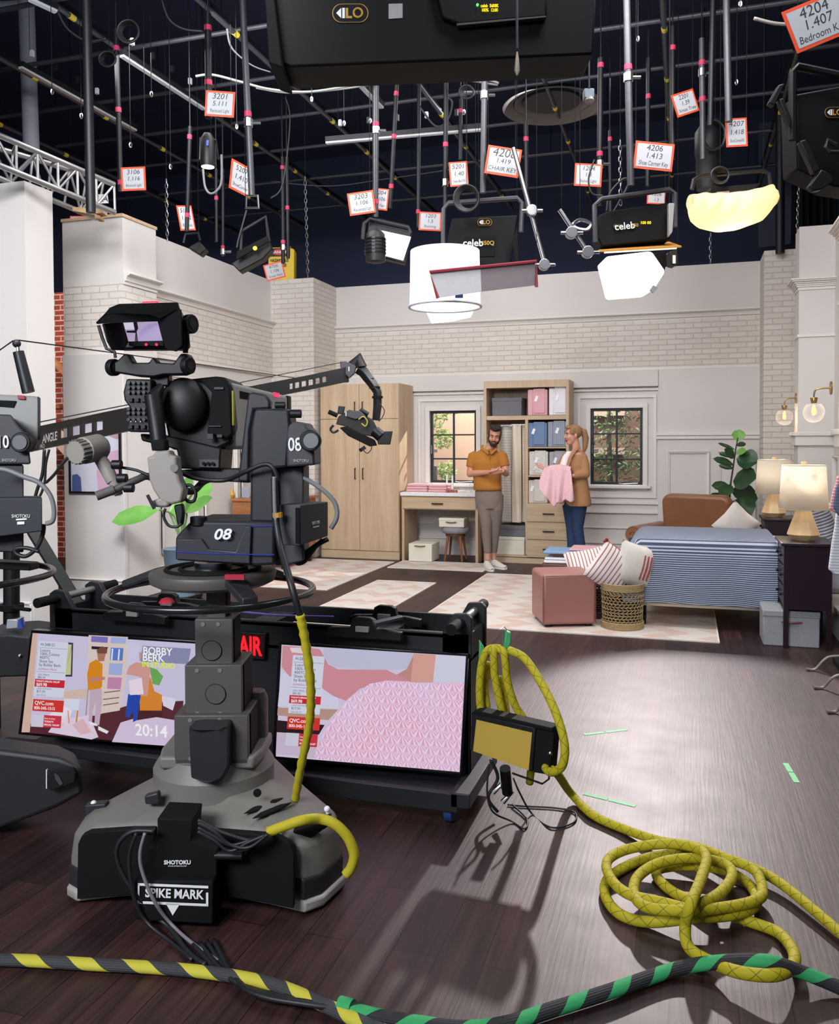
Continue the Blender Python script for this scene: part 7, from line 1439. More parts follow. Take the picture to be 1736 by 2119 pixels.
def card(label, x, y, w_, h, rot, lines, d, yaw=0, hw=.0):
    c = atd(x, y, d); k = d / FPX; t = thing('marker_card', label, 'card', c)
    xr_ = (R_ * math.cos(math.radians(yaw)) + Fw * math.sin(math.radians(yaw))); a = math.radians(rot); X = xr_ * math.cos(a) + Vector((0, 0, -math.sin(a))); Y = xr_ * math.sin(a) + Vector((0, 0, math.cos(a)))
    w2 = w_ * k / 2 / max(.25, math.cos(math.radians(yaw))); h2 = h * k / 2; F_ = frame(c, X, Y)
    MB().prism([(-w2, -h2), (w2, -h2), (w2, h2), (-w2, h2)], (-.004, 0), F_).build('orange_border', plain('#dd4a22', .6, var=.04, name='orange_tape'), t)
    b2 = min(w2, h2) * .16; MB().prism([(-w2 + b2, -h2 + b2), (w2 - b2, -h2 + b2), (w2 - b2, h2 - b2), (-w2 + b2, h2 - b2)], (0, .0015), F_).build('white_paper', plain('#aeb0b6', .7, var=.03), t)
    INK = plain('#2a2c33', .6, name='marker_ink')
    if lines:
        n = len(lines); hh = (h2 - b2) * 2
        for i, (s_, f) in enumerate(lines):
            sz = hh * f; yy = (h2 - b2) - hh * (i + .5) / n
            sx_ = min(1.0, (w2 - b2) * 1.85 / max(.001, len(s_) * sz * .52)); text('handwriting', s_, sz, INK, t, F_ @ Matrix.Translation((0, yy, .002)), sx=sx_, shear=.15, extrude=.0002)
card('orange bordered card reading 3201 5.111 hanging from a pole at the left', 455, 215, 60, 52, 4, [('3201', .38), ('5.111', .32), ('Recessed Light', .24)], 6.6)
card('orange bordered card reading 3106 above the left wall', 276, 370, 50, 48, -2, [('3106', .34), ('1.116', .3), ('Recessed Light', .2)], 7.2)
card('narrow angled card reading 5207 beside the hanging yoke', 498, 369, 32, 62, 8, [('5207', .3), ('1.410', .3), ('ShoeCorner', .2)], 7.0, 55)
card('small angled card low above the left wall', 385, 451, 24, 50, -12, [('5105', .28), ('1.112', .25), ('Recess', .2)], 8.0, 50)
card('orange bordered card reading 3203 1.106 left of the centre', 748, 420, 54, 46, -8, [('3203', .38), ('1.106', .32), ('Recessed Lgt', .24)], 7.6)
card('card half hidden behind the 3203 card', 786, 412, 34, 44, 6, [('3204', .3), ('1.106', .28), ('SC Fan', .2)], 7.8)
card('orange bordered card reading 1203 1.5 behind the centre light', 890, 458, 46, 38, 3, [('1203', .36), ('1.5', .32), ('Shelving', .24)], 8.4)
card('tall orange bordered card reading 5201', 949, 360, 38, 50, -4, [('5201', .3), ('1.40', .28), ('New Bed Fill', .2)], 7.8)
card('large orange bordered card reading 4208 1.419 CHAIR KEY', 1041, 334, 70, 58, 9, [('4208', .5), ('1.419', .28), ('CHAIR KEY', .26)], 7.0)
card('orange bordered card reading 1204 1.3 Shelving Light', 1217, 362, 56, 46, 3, [('1204', .34), ('1.3', .3), ('Shelving Light', .24)], 7.4)
card('large orange bordered card reading 4206 1.413 Shoe Corner Key', 1353, 323, 80, 56, 6, [('4206', .36), ('1.413', .34), ('Shoe Corner Key', .28)], 6.4)
card('small card reading 1206 behind the right fixture', 1358, 408, 38, 28, 3, [('1206', .44), ('1.3', .36)], 7.8)
card('angled card reading 2201 1.39 Xmas Tree at the upper right', 1418, 213, 54, 46, -22, [('2201', .34), ('1.39', .32), ('Xmas Tree', .26)], 7.2, 20)
card('upright card reading 4207 1.418 Shoe Corner Fill above the shaded lamp', 1524, 274, 44, 58, -3, [('4207', .3), ('1.418', .28), ('ShoeCornerFill', .2)], 6.8)
card('largest card, reading 4204 1.407 Bedroom Key in the top right corner', 1692, 44, 125, 90, -22, [('4204', .42), ('1.407', .38), ('Bedroom Key', .28)], 4.6)
card('small card reading 4706 in front of the yellow hazard sign', 568, 561, 40, 34, 14 - 28, [('4706', .34), ('1.106', .3), ('Sunset Wash', .22)], 9.8)
card('card edge showing behind the column top at the far left', 163, 458, 36, 22, 0, None, 8.6)
def pole(label, x0, y0, x1, y1, d, r=.02, mt=PIPE, tapes=(), fit=None, grp=None):
    a, b = atd(x0, y0, d), atd(x1, y1, d); t = thing('hanging_pole', label, 'pole', b)
    MB().cyl(a, b, r, n=12).build('tube', mt, t, smooth=True)
    if a.z < 6.85: MB().cyl(a, Vector((a.x, a.y, 6.9)), .006, n=6).build('hanger', PIPEB, t)
    for f in tapes: c = a.lerp(b, f); e = (b - a).normalized() * .02; MB().cyl(c - e, c + e, r * 1.12, n=12).build('tape_band', PINKT, t)
    if fit is not None:
        c = a.lerp(b, fit); MB().cyl(c + R_ * .0, c + R_ * .09, .013, n=8).build('clamp_handle', STEEL, t)
        MB().cyl(c - Vector((0, 0, .03)), c + Vector((0, 0, .03)), r * 1.35, n=12).build('clamp', STEEL, t)
    return t
for a in (('thick black pole at the upper left beside the grey duct', 178, -40, 188, 440, 6.2, .034, PIPEB),
          ('taped pole that runs down to the card above the truss end', 240, 60, 250, 395, 7.25, .022, PIPEB, (.12, .5, .95)),
          ('pole carrying the card reading 3201', 430, 28, 432, 245, 6.65, .026, PIPEB, (.14, .66)),
          ('grey pole ending in the square hook beside the card 5207', 500, -40, 521, 405, 6.4, .024, PIPE, (.62,), .66),
          ('thin pole left of the hanging par light', 393, 262, 386, 478, 8.0, .02, PIPEB, (.1, .85)),
          ('thin pole right of the hanging par light', 447, 350, 448, 500, 9.0, .018, PIPEB, (.4,)),
          ('thin pole behind the card 5207', 461, 350, 461, 530, 9.2, .018, PIPEB, (.9,), .95),
          ('pole at the left of the twin poles above the hazard sign', 584, 325, 586, 545, 9.5, .022, PIPEB, (.1, .8), .85),
          ('pole at the right of the twin poles above the hazard sign', 593, 325, 596, 535, 9.3, .02, PIPEB, (.5,)),
          ('pole holding the bright square panel light', 778, 128, 777, 450, 7.65, .026, PIPE, (.08, .4, .9), .44),
          ('slanting pole behind the 3203 card', 823, 135, 807, 430, 8.0, .02, PIPEB, (.2, .5, .85)),
          ('dark pole hanging behind the left side of the centre yoke', 867, 150, 865, 470, 8.6, .02, PIPEB, (.9,)),
          ('pole holding the left yoke of the large centre fixture', 923, 110, 921, 425, 7.9, .022, PIPEB, (.6,), .85),
          ('pole beside the card reading 4208', 1003, 110, 999, 400, 7.1, .026, PIPE, (), .3),
          ('dark pole between the card 4208 and the ceiling diffuser', 953, 205, 952, 330, 8.4, .02, PIPEB, (.2,)),
          ('dark pole right of the chrome boom arm', 1088, 250, 1090, 440, 8.2, .022, PIPEB, (.2,)),
          ('pole left of the thick bright pole at right', 1243, 120, 1240, 425, 7.5, .024, PIPEB, (.05, .65), .72),
          ('bright grey pole holding the right fixture', 1296, -40, 1305, 385, 6.4, .026, PIPE, (.42,), .47),
          ('pole behind the card reading 4206', 1342, 120, 1340, 385, 7.8, .02, PIPEB, (.3, .7)),
          ('slim dark pole between the slanted Xmas Tree card and the bright right pole', 1392, 55, 1392, 330, 7.4, .022, PIPEB, (.16,)),
          ('grey pole with a chrome clamp passing right of the Xmas Tree card', 1452, 80, 1455, 330, 7.3, .024, PIPE, (.2, .5), .28),
          ('dark pole above the black cylinder fixture', 1476, -40, 1470, 260, 6.9, .022, PIPEB),
          ('blue grey pole holding the shaded lamp', 1502, -40, 1508, 252, 6.7, .027, PIPE),
          ('thick black pole standing behind the shaded lamp', 1614, 235, 1614, 525, 9.8, .05, PIPEB),
          ('thin pole left of the right chrome boom', 1262, 270, 1263, 450, 8.4, .018, PIPEB, (.1,))): pole(*a)
def rod(m, a, b, r, n=10): return m.cyl(a, b, r, n=n)
KNL = plain('#08090c', .6, var=.1, spec=.2, bmp=.1, scale=90, name='fixture_black'); GOLD = plain('#b08a2e', .5, name='gold_print')
def fx(nm, par, pts, d, th, mt, bv=.006): return so(MB(), pts, d, th).build(nm, mt, par, bevel=bv)
def logo(par, x, y, wpx, d, off=.003):
    k = d / FPX; c = atd(x, y, d) - Fw * off; F_ = frame(c, R_, (0, 0, 1)); w2 = wpx * k / 2
    def ring(r): return [(p[0] * 1, p[1]) for p in rrect(w2 * 2 * r, w2 * 1.02 * r, w2 * .5 * r, 5)]
    MB().prism(ring(1), .001, F_).build('badge_edge', GOLD, par); MB().prism(ring(.95), .0015, F_).build('badge', KNL, par)
    MB().prism([(-w2 * .78, 0), (-w2 * .5, w2 * .28), (-w2 * .5, -w2 * .28)], .0022, F_).build('badge_mark', WHT, par); MB().prism([(-w2 * .44, -w2 * .28), (-w2 * .3, -w2 * .28), (-w2 * .3, w2 * .28), (-w2 * .44, w2 * .28)], .0022, F_).build('badge_mark', WHT, par)
    MB().prism([(-w2 * .25, -w2 * .28), (w2 * .1, -w2 * .28), (w2 * .1, -w2 * .16), (-w2 * .12, -w2 * .16), (-w2 * .12, w2 * .28), (-w2 * .25, w2 * .28)], .0022, F_).build('badge_mark', GOLD, par)
    MB().tube([F_ @ Vector((w2 * .42 + w2 * .24 * math.cos(a * PI / 8), w2 * .24 * math.sin(a * PI / 8), .0022)) for a in range(16)], w2 * .065, 6, closed=True).build('badge_mark', GOLD, par)
# big overhead panel
t = thing('panel_fixture', 'huge black flat light fixture overhead at the top of the picture', 'studio light', atd(890, 40, 3.9))
fx('housing', t, [(548, -60), (1236, -60), (1228, 112), (1000, 122), (600, 138), (556, 120)], 3.9, .25, KNL, .01); fx('side_flange', t, [(545, -60), (560, -60), (585, 140), (556, 130)], 3.85, .3, BLACKM)
fx('driver_box', t, [(895, -40), (1130, -40), (1132, 35), (950, 50), (915, 36)], 3.86, .04, KNL, .01); fx('vent_ledge', t, [(945, 48), (1130, 32), (1130, 36), (945, 53)], 3.85, .03, NVL, .002)
logo(t, 725, 28, 74, 3.9); fx('rating_plate', t, [(804, 8), (833, 7), (833, 37), (804, 39)], 3.897, .002, plain('#9a9a9c', .6), 0)
for i, s_ in enumerate(('celeb  5600K', '100%  12:00')): text('display_text', s_, .02, emis('#ffd000', 3), t, fM(1013, 12 + i * 9, 3.852), sx=.75)
MB().ball(atd(988, 10, 3.85), .006, 8, 6).build('green_light', emis('#40ff40', 4), t)
# centre fixture
t = thing('panel_fixture', 'black studio light with a gold badge hanging at the centre above the white drum', 'studio light', atd(1000, 500, 7.5))
fx('housing', t, [(935, 452), (1072, 445), (1068, 470), (1058, 545), (1040, 555), (918, 556), (925, 500)], 7.5, .18, KNL, .01); fx('control_panel', t, [(960, 490), (1025, 487), (1024, 530), (958, 532)], 7.49, .02, BLACKM, .002)
logo(t, 1003, 460, 30, 7.49); text('lettering', 'celeb', .085, WHT, t, fM(979, 503, 7.47), bold=.0012); text('lettering', '450Q', .05, GOLD, t, fM(1009, 503, 7.47), bold=.001); text('display_text', '00 100', .035, emis('#ffd000', 3), t, fM(977, 517, 7.47))
MB().tube([atd(917, 510, 7.45), atd(918, 432, 7.45), atd(928, 420, 7.45), atd(1070, 410, 7.45), atd(1080, 420, 7.45), atd(1078, 480, 7.45)], .022, 8).build('yoke', PIPE, t, smooth=True)
fx('barn_door', t, [(1060, 500), (1070, 470), (1075, 545), (1068, 550)], 7.4, .02, BLACKM)
GLOWW = emis('#fff6f4', 3.2)
t = thing('diffusion_drum', 'glowing white drum shaped diffuser below the centre light', 'studio light', atd(920, 580, 7.3))
c = atd(921, 635, 7.3); k = 7.3 / FPX; top = atd(921, 520, 7.3).z
m = MB().lathe([(73 * k, c.z), (73 * k, c.z + .03), (71 * k, top)], (c.x, c.y, 0), n=40); m.build('white_drum', emis('#fff4f2', 1.6), t, smooth=True); MB().tube([Vector((c.x + 74 * k * math.cos(a * PI / 20), c.y + 74 * k * math.sin(a * PI / 20), c.z)) for a in range(40)], .012, 6, closed=True).build('rim', plain('#cfcfd4', .6), t, smooth=True)
fx('blue_clip', t, [(942, 608), (958, 608), (958, 616), (942, 616)], 6.95, .02, plain('#2a4a9a', .5), 0)
t = thing('panel_light', 'bright lower light face hanging under the white drum', 'studio light', atd(930, 650, 7.6))
fx('lit_face', t, [(880, 640), (985, 632), (975, 655), (935, 664), (893, 668)], 7.6, .05, GLOWW, .01)
area('studio_and_fill_light', atd(930, 675, 7.6), atd(930, 1200, 8.0), .5, .4, 12, (1, .97, .95))
t = thing('net_flag', 'grey net flag with a dark red edge in front of the white drum', 'flag', atd(1000, 580, 6.8))
fx('net', t, [(890, 562), (994, 552), (996, 603), (906, 616)], 6.8, .01, plain('#a9a8ac', .8, name='grey_net'), 0); fx('dense_net', t, [(994, 552), (1108, 542), (1108, 590), (996, 603)], 6.8, .01, plain('#6c6468', .8, name='dense_net'), 0)
m = MB().tube([atd(x, y, 6.79) for x, y in ((906, 617), (889, 563), (1110, 541), (1110, 594))], .014, 6); m.build('red_frame', plain('#7c1c2c', .6), t)
# right fixture
t = thing('panel_fixture', 'wide black studio light with a yellow display above the orange gel frame', 'studio light', atd(1315, 460, 6.6))
fx('housing', t, [(1240, 445), (1262, 436), (1388, 418), (1394, 440), (1388, 495), (1245, 510), (1236, 490)], 6.6, .22, KNL, .01)
text('lettering', 'celeb', .075, WHT, t, frame(atd(1293, 468, 6.58), R_ + Vector((0, 0, .1)), (0, 0, 1)), bold=.001); text('lettering', '250', .035, GOLD, t, fM(1314, 466, 6.58), bold=.0008); logo(t, 1277, 468, 15, 6.59); text('display_text', '100 00', .03, emis('#ffd000', 3), t, fM(1336, 461, 6.58))
MB().tube([atd(x, y, 6.55) for x, y in ((1232, 500), (1230, 425), (1245, 412), (1385, 392), (1396, 400), (1396, 470))], .02, 8).build('yoke', PIPE, t, smooth=True)
fx('side_bracket', t, [(1384, 420), (1396, 420), (1392, 480), (1384, 490)], 6.5, .05, GRL); 
t = thing('gel_frame', 'orange edged frame with a glowing sheet under the right fixture', 'diffusion frame', atd(1322, 515, 6.5))
MB().slab([atd(1236, 522, 6.5), atd(1410, 512, 6.5), atd(1385, 503, 7.0), atd(1250, 514, 7.0)], (0, 0, .012)).build('orange_frame', plain('#b9802c', .6), t); MB().slab([atd(1250, 521, 6.52) - Vector((0, 0, .012)), atd(1400, 512, 6.52) - Vector((0, 0, .012)), atd(1378, 505, 6.95) - Vector((0, 0, .012)), atd(1262, 514, 6.95) - Vector((0, 0, .012))], (0, 0, .01)).build('glowing_sheet', emis('#ffe8c8', 2.5), t)
t = thing('diffusion_box', 'glowing white box of diffusion hanging below the orange frame', 'studio light', atd(1310, 565, 6.9))
m = MB(); P = [atd(*q) for q in ((1252, 530, 6.9), (1350, 518, 6.9), (1378, 562, 7.0), (1354, 600, 6.7), (1272, 607, 6.7))]
m.slab(P, Fw * .35); m.build('white_cloth', emis('#fff6f2', 2.4), t, bevel=.03, seg=3); fx('grey_skirt', t, [(1352, 590), (1362, 596), (1352, 606), (1345, 600)], 6.65, .02, LGREY, 0)
fx('black_side', t, [(1352, 524), (1376, 520), (1380, 545), (1372, 568)], 7.05, .15, BLACKM)
# square bright panel
t = thing('panel_light', 'bright square panel light hanging left of the centre', 'studio light', atd(805, 505, 7.7))
fx('case', t, [(764, 458), (852, 478), (838, 545), (752, 524)], 7.72, .12, BLACK, .01); fx('lit_face', t, [(776, 474), (850, 490), (834, 538), (764, 520)], 7.70, .03, emis('#fffafa', 3.5), .003)
MB().tube([atd(x, y, 7.65) for x, y in ((750, 495), (753, 462), (765, 452), (845, 470), (850, 482))], .018, 8).build('yoke', BLACK, t, smooth=True)
t = thing('round_spot', 'small black finned spotlight in front of the bright square panel', 'studio light', atd(778, 508, 7.4))
MB().lathe([(.05, -.15), (.085, -.14), (.09, .0), (.08, .10), (.05, .13)], atd(777, 508, 7.4), n=20).build('body', BLACK, t, smooth=True); m = MB()
for k in range(5): c = atd(777, 496 + k * 7, 7.4); m.lathe([(.094, -.006), (.094, .006)], c, n=20)
m.build('cooling_fins', DKMET, t); MB().tube([atd(x, y, 7.4) for x, y in ((762, 505), (762, 485), (778, 476), (794, 486), (794, 505))], .01, 6).build('yoke', DKMET, t)
# china silk lamp
t = thing('softbox', 'cream cloth covered lantern glowing warm at the upper right', 'studio light', atd(1515, 430, 6.9))
SILK, nt, b = newmat('glowing_silk'); g = N(nt, 'ShaderNodeNewGeometry'); sp = N(nt, 'ShaderNodeSeparateXYZ'); nt.links.new(g.outputs['Normal'], sp.inputs[0])
nt.links.new(mix(nt, noise(nt, 3), hexc('#f0dcc0'), hexc('#e8cfae')), b.inputs['Base Color']); b.inputs['Roughness'].default_value = .8
b.inputs['Transmission Weight'].default_value = 0; tr = N(nt, 'ShaderNodeBsdfTranslucent'); tr.inputs[0].default_value = hexc('#ffe4bc'); ms = N(nt, 'ShaderNodeMixShader'); ms.inputs[0].default_value = .65; nt.links.new(b.outputs[0], ms.inputs[1]); nt.links.new(tr.outputs[0], ms.inputs[2]); nt.links.new(ms.outputs[0], nt.nodes['Material Output'].inputs[0])
k = 6.9 / FPX; TPs = [(1426, 404), (1450, 402), (1480, 404), (1520, 402), (1560, 394), (1592, 384), (1607, 402)]; BTs = [(1426, 430), (1436, 456), (1455, 470), (1490, 478), (1530, 474), (1575, 458), (1604, 424)]
def lant(u, v):
    a, b2 = lerp2(TPs, u), lerp2(BTs, u); ang = v * PI; y = a[1] * (1 + math.cos(ang)) / 2 + b2[1] * (1 - math.cos(ang)) / 2; x = a[0] * (1 + math.cos(ang)) / 2 + b2[0] * (1 - math.cos(ang)) / 2
    w_ = .26 * math.sin(PI * min(.97, max(.03, u))) ** .5 * math.sin(ang); return x, y, w_, ang
MB().grid(lambda u, v: (lambda q: atd(q[0], q[1], 6.9) - Fw * (q[2] + .012 * math.sin(u * 40 + v * 5)))(lant(u, v)), 44, 16).grid(lambda u, v: (lambda q: atd(q[0], q[1], 6.9) + Fw * q[2])(lant(u, v)), 24, 10).build('silk_cover', SILK, t, smooth=True, angle=180)
fx('top_housing', t, [(1468, 402), (1560, 392), (1575, 378), (1470, 388)], 6.95, .15, BLACK); fx('label', t, [(1483, 397), (1509, 395), (1509, 401), (1483, 403)], 6.93, .005, GRL, 0)
MB().tube([atd(x, y, 6.9) for x, y in ((1432, 392), (1436, 372), (1450, 364), (1580, 353), (1592, 360), (1594, 382))], .018, 8).build('yoke', BLACK, t, smooth=True)
l = bpy.data.lights.new('lantern_glow', 'POINT'); l.energy = 5.5; l.color = (1, .88, .66); l.shadow_soft_size = .12; o = bpy.data.objects.new('lantern_glow', l); COL.objects.link(o); o.location = atd(1510, 445, 6.9)
# dark panel at the right edge
t = thing('panel_fixture', 'black panel fixture with gold badge cut by the right edge', 'studio light', atd(1700, 290, 4.8))
fx('housing', t, [(1645, 195), (1780, 170), (1790, 395), (1725, 385), (1650, 350), (1648, 260)], 4.8, .2, KNL, .01); logo(t, 1727, 233, 42, 4.79); MB().tube([atd(x, y, 4.7) for x, y in ((1640, 290), (1640, 150), (1650, 138), (1780, 165))], .022, 8).build('yoke', BLACK, t, smooth=True)
for pts in ([(1592, 212), (1612, 175), (1625, 172), (1604, 218)], [(1612, 205), (1622, 202), (1640, 250), (1635, 262)], [(1655, 292), (1668, 288), (1698, 350), (1685, 358)], [(1675, 385), (1700, 350), (1720, 360), (1726, 375), (1700, 392), (1684, 395)]): fx('barn_door_arm', t, pts, 4.65, .05, BLACK)
MB().tube([atd(x, y, 4.7) for x, y in ((1730, 300), (1712, 290), (1708, 305), (1716, 314), (1736, 315))], .012, 6).build('power_lead', CBK, t)
# left side fixtures
t = thing('par_light', 'black hanging par can with a lit bottom below the card 3201', 'studio light', atd(430, 320, 6.8))
c = atd(430, 345, 6.8); MB().lathe([(.055, 0), (.06, .03), (.055, .22), (.03, .26)], c, n=20).build('body', BLACK, t, smooth=True); MB().cyl(c - Vector((0, 0, .004)), c + Vector((0, 0, .002)), .05, n=20).build('lens', emis('#ffeccc', 5), t); fx('blue_tag', t, [(427, 290), (432, 290), (431, 301), (427, 301)], 6.72, .003, plain('#2a4cc0', .5), 0)
MB().tube(cat([atd(x, y, 6.8) for x, y in ((420, 350), (424, 385), (434, 400), (448, 395), (458, 375), (458, 320))], 5), .009, 6).build('cable_loop', CGY, t, smooth=True); MB().tube([atd(x, y, 6.8) for x, y in ((413, 330), (414, 285), (447, 290), (452, 330))], .007, 6).build('yoke', DKMET, t)
t = thing('bar_light', 'long black tilted light bar above the left brick pillar', 'studio light', atd(522, 515, 8.6))
fx('body', t, [(478, 545), (555, 495), (562, 515), (545, 535), (495, 562)], 8.6, .16, BLACK, .01); fx('front_door', t, [(490, 520), (552, 488), (556, 500), (488, 538)], 8.5, .03, BLACKM); MB().tube([atd(x, y, 8.55) for x, y in ((498, 520), (500, 478), (550, 448), (556, 500))], .02, 6).build('yoke', BLACK, t, smooth=True)
c = atd(528, 514, 8.48); MB().cyl(c, c - Fw * .01, .022, n=14).build('yellow_dial', PMK, t); MB().tube([atd(x, y, 8.5) for x, y in ((510, 435), (492, 500), (490, 512))], .01, 6).build('cable', CBK, t)
t = thing('pole_yoke', 'square steel hook at the lower end of the grey pole', 'hook', atd(522, 418, 6.4)); MB().tube([atd(x, y, 6.4) for x, y in ((510, 405), (533, 405), (535, 430), (509, 430))], .011, 8, closed=True).build('square_ring', STEEL, t)
t = thing('small_spot', 'small black spotlight resting above the left wall', 'studio light', atd(402, 505, 8.6)); fx('body', t, [(388, 512), (412, 498), (426, 515), (414, 528)], 8.6, .14, BLACK, .01); MB().tube([atd(x, y, 8.55) for x, y in ((380, 502), (384, 484), (410, 482), (414, 498))], .014, 6).build('yoke', BLACK, t)
t = thing('cylinder_fixture', 'black ribbed cylinder fixture behind the card 4207', 'studio light', atd(1465, 310, 7.6)); c = atd(1466, 392, 7.6); MB().lathe([(.10, 0), (.11, .1), (.11, .28), (.12, .30), (.12, .5), (.08, .56)], c, n=24).build('body', BLACK, t, smooth=True); MB().tube(cat([atd(x, y, 7.45) for x, y in ((1455, 260), (1480, 248), (1500, 268), (1495, 300), (1470, 310), (1455, 290))], 5), .012, 6).build('cable_loop', CBK, t)
t = thing('barrel_fixture', 'black barrel fixture above the glowing box at the right', 'studio light', atd(1393, 560, 7.6)); fx('body', t, [(1386, 520), (1402, 515), (1404, 545), (1398, 550), (1388, 548)], 7.6, .12, BLACK); fx('white_label', t, [(1392, 528), (1398, 528), (1398, 545), (1392, 545)], 7.58, .003, WHT, 0)
# chrome booms
def boom(label, a, b, d, cl):
    t = thing('boom_arm', label, 'boom arm', atd(*a, d)); MB().cyl(atd(*a, d), atd(*b, d), .019, n=12).build('rod', STEEL, t, smooth=True)
    for x, y in cl: c = atd(x, y, d - .03); MB().cyl(c - Fw * .03, c + Fw * .03, .045, n=16).cyl(c - R_ * .08, c + R_ * .09, .014, n=8).build('grip_head', STEEL, t, bevel=.004)
boom('chrome boom arm slanting down right of the centre fixture', (1062, 306), (1128, 548), 6.9, [(1100, 436), (1126, 548)])
boom('chrome boom arm left of the wide right fixture', (1158, 434), (1222, 530), 6.5, [(1182, 482), (1216, 522)])
t = thing('chrome_clamp', 'loose chrome clamp between the right boom and the fixture', 'clamp', atd(1205, 465, 6.6)); MB().tube(cat([atd(x, y, 6.6) for x, y in ((1186, 465), (1200, 455), (1222, 462), (1215, 475), (1195, 473))], 4, True), .014, 6, closed=True).build('jaw', STEEL, t)
# ceiling diffuser and ductwork
zc = 5.2; c = onz(1142, 222, zc); k = 101 * (c - E0).dot(Fw) / FPX
t = thing('air_diffuser', 'round grey ceiling air diffuser with concentric rings', 'vent', c); MT = plain('#5a5650', .5, .4, name='dusty_metal')
for i, (r, z) in enumerate(((1, 0), (.76, .04), (.54, .07), (.34, .09))): MB().lathe([(k * r, z), (k * r * .80, z + .035), (k * r * .78, z + .05), (k * r * .97, z + .014), (k * r, z)], c, n=48, cap=False).build('ring', MT, t, smooth=True, angle=60)
MB().lathe([(k * .12, .09), (k * .16, .12), (k * .05, .13)], c, n=24).build('centre_cone', MT, t, smooth=True); MB().cyl(c + Vector((0, 0, .05)), c + Vector((0, 0, 1.6)), k * .58, n=36).build('duct', plain('#14161c', .7), t, smooth=True)
t = thing('supply_duct', 'pale grey vertical duct pipe at the top left', 'duct', onz(62, 300, 5)); MB().cyl(atd(52, -60, 9.5), atd(65, 310, 9.5), .085, n=20).build('pipe', plain('#8d8f99', .6, name='pale_duct'), t, smooth=True); MB().cyl(atd(-40, 14, 9.5), atd(52, 10, 9.5), .05, n=16).build('branch', plain('#8d8f99', .6, name='pale_duct'), t, smooth=True)
t = thing('cloth_drop', 'grey blue cloth drop hanging behind the pole at right', 'backdrop', atd(1600, 400, 13)); MB().cyl(atd(1605, 250, 13.02), atd(1605, 100, 13.02), .02, n=6).build('hanger', BLACKM, t); so(MB(), [(1572, 255), (1640, 248), (1636, 505), (1572, 512)], 13.0, .05).build('cloth', plain('#464a5a', .9), t)
t = thing('black_drape', 'black drape hanging above the right wall', 'drape', atd(1690, 430, 12)); MB().grid(lambda u, v: atd(1645 + 90 * u, 330 + 170 * v, 12) + Fw * .06 * math.sin(u * 40), 60, 4).build('cloth', BLACKM, t, smooth=True, solid=.01)
for lb, x, y0_, y1_, d in (('pendant sensor hanging before the ceiling diffuser', 1219, -40, 182, 5.4), ('hanging pull switch below the big overhead fixture', 1070, -40, 100, 3.7)):
    t = thing('pendant', lb, 'pendant', atd(x, y1_, d)); MB().cyl(atd(x - 1, y0_, d), atd(x, y1_, d), .006, n=8).build('stem', PIPE, t)
    if x > 1200: fx('sensor_box', t, [(1209, 182), (1230, 182), (1230, 202), (1209, 202)], d, .06, plain('#8f9aa4', .5), .006); c = atd(1220, 208, d); MB().lathe([(.015, -.02), (.03, 0), (.02, .02)], c, n=16).build('sensor_dome', GRL, t)
    else: MB().lathe([(.003, -.07), (.012, -.05), (.008, 0), (.003, .03)], atd(1070, 122, d), n=10).build('toggle', plain('#a89f90', .5), t, smooth=True)
# chains
def chain(label, x0, y0_, x1, y1_, d):
    a, b = atd(x0, y0_, d), atd(x1, y1_, d); n = max(6, int((b - a).length / .045)); m = MB()
    for i in range(n):
        c = a.lerp(b, (i + .5) / n); h = (b - a).length / n * .62; s_ = R_ if i % 2 else Fw
        m.tube([c + s_ * .013 * math.cos(q * PI / 4) + Vector((0, 0, h * math.sin(q * PI / 4))) for q in range(8)], .004, 4, closed=True)
    o = m.build('chain', plain('#8a8a8c', .35, .9), None, loc=b); tag(o, label, 'chain')
chain('hanging chain above the stepped top of the left wall', 344, 370, 346, 498, 8.3); chain('long hanging chain right of the hazard sign', 631, 365, 637, 574, 9.2); chain('hanging chain at the far right above the pilaster', 1656, 300, 1649, 480, 9.6); chain('short chain below the cream lantern', 1470, 482, 1470, 545, 9.5); chain('chain behind the left yoke of the wide right fixture', 1283, 290, 1284, 425, 7.6)
# hazard sign box
t = thing('hazard_box', 'yellow box with a danger hazardous voltage sign above the brick pillar', 'sign', atd(582, 545, 11.8)); fx('box', t, [(555, 512), (600, 511), (609, 516), (609, 583), (555, 583)], 11.8, .2, plain('#d8b818', .5, name='hazard_yellow'), .01); fx('black_band', t, [(557, 514), (600, 513), (600, 530), (557, 531)], 11.79, .005, BLACK, 0)
c = atd(578, 522, 11.78); MB().prism(circle(.10, 24, 0, 0, .42), .004, frame(c, R_, (0, 0, 1))).build('red_oval', plain('#c02a30', .5), t); text('lettering', 'DANGER', .055, WHT, t, fM(578, 522, 11.76), bold=.001)
text('lettering', 'HAZARDOUS', .055, BLACK, t, fM(578, 539, 11.78), sx=.75, bold=.001); text('lettering', 'VOLTAGE', .055, BLACK, t, fM(578, 549, 11.78), sx=.8, bold=.001)
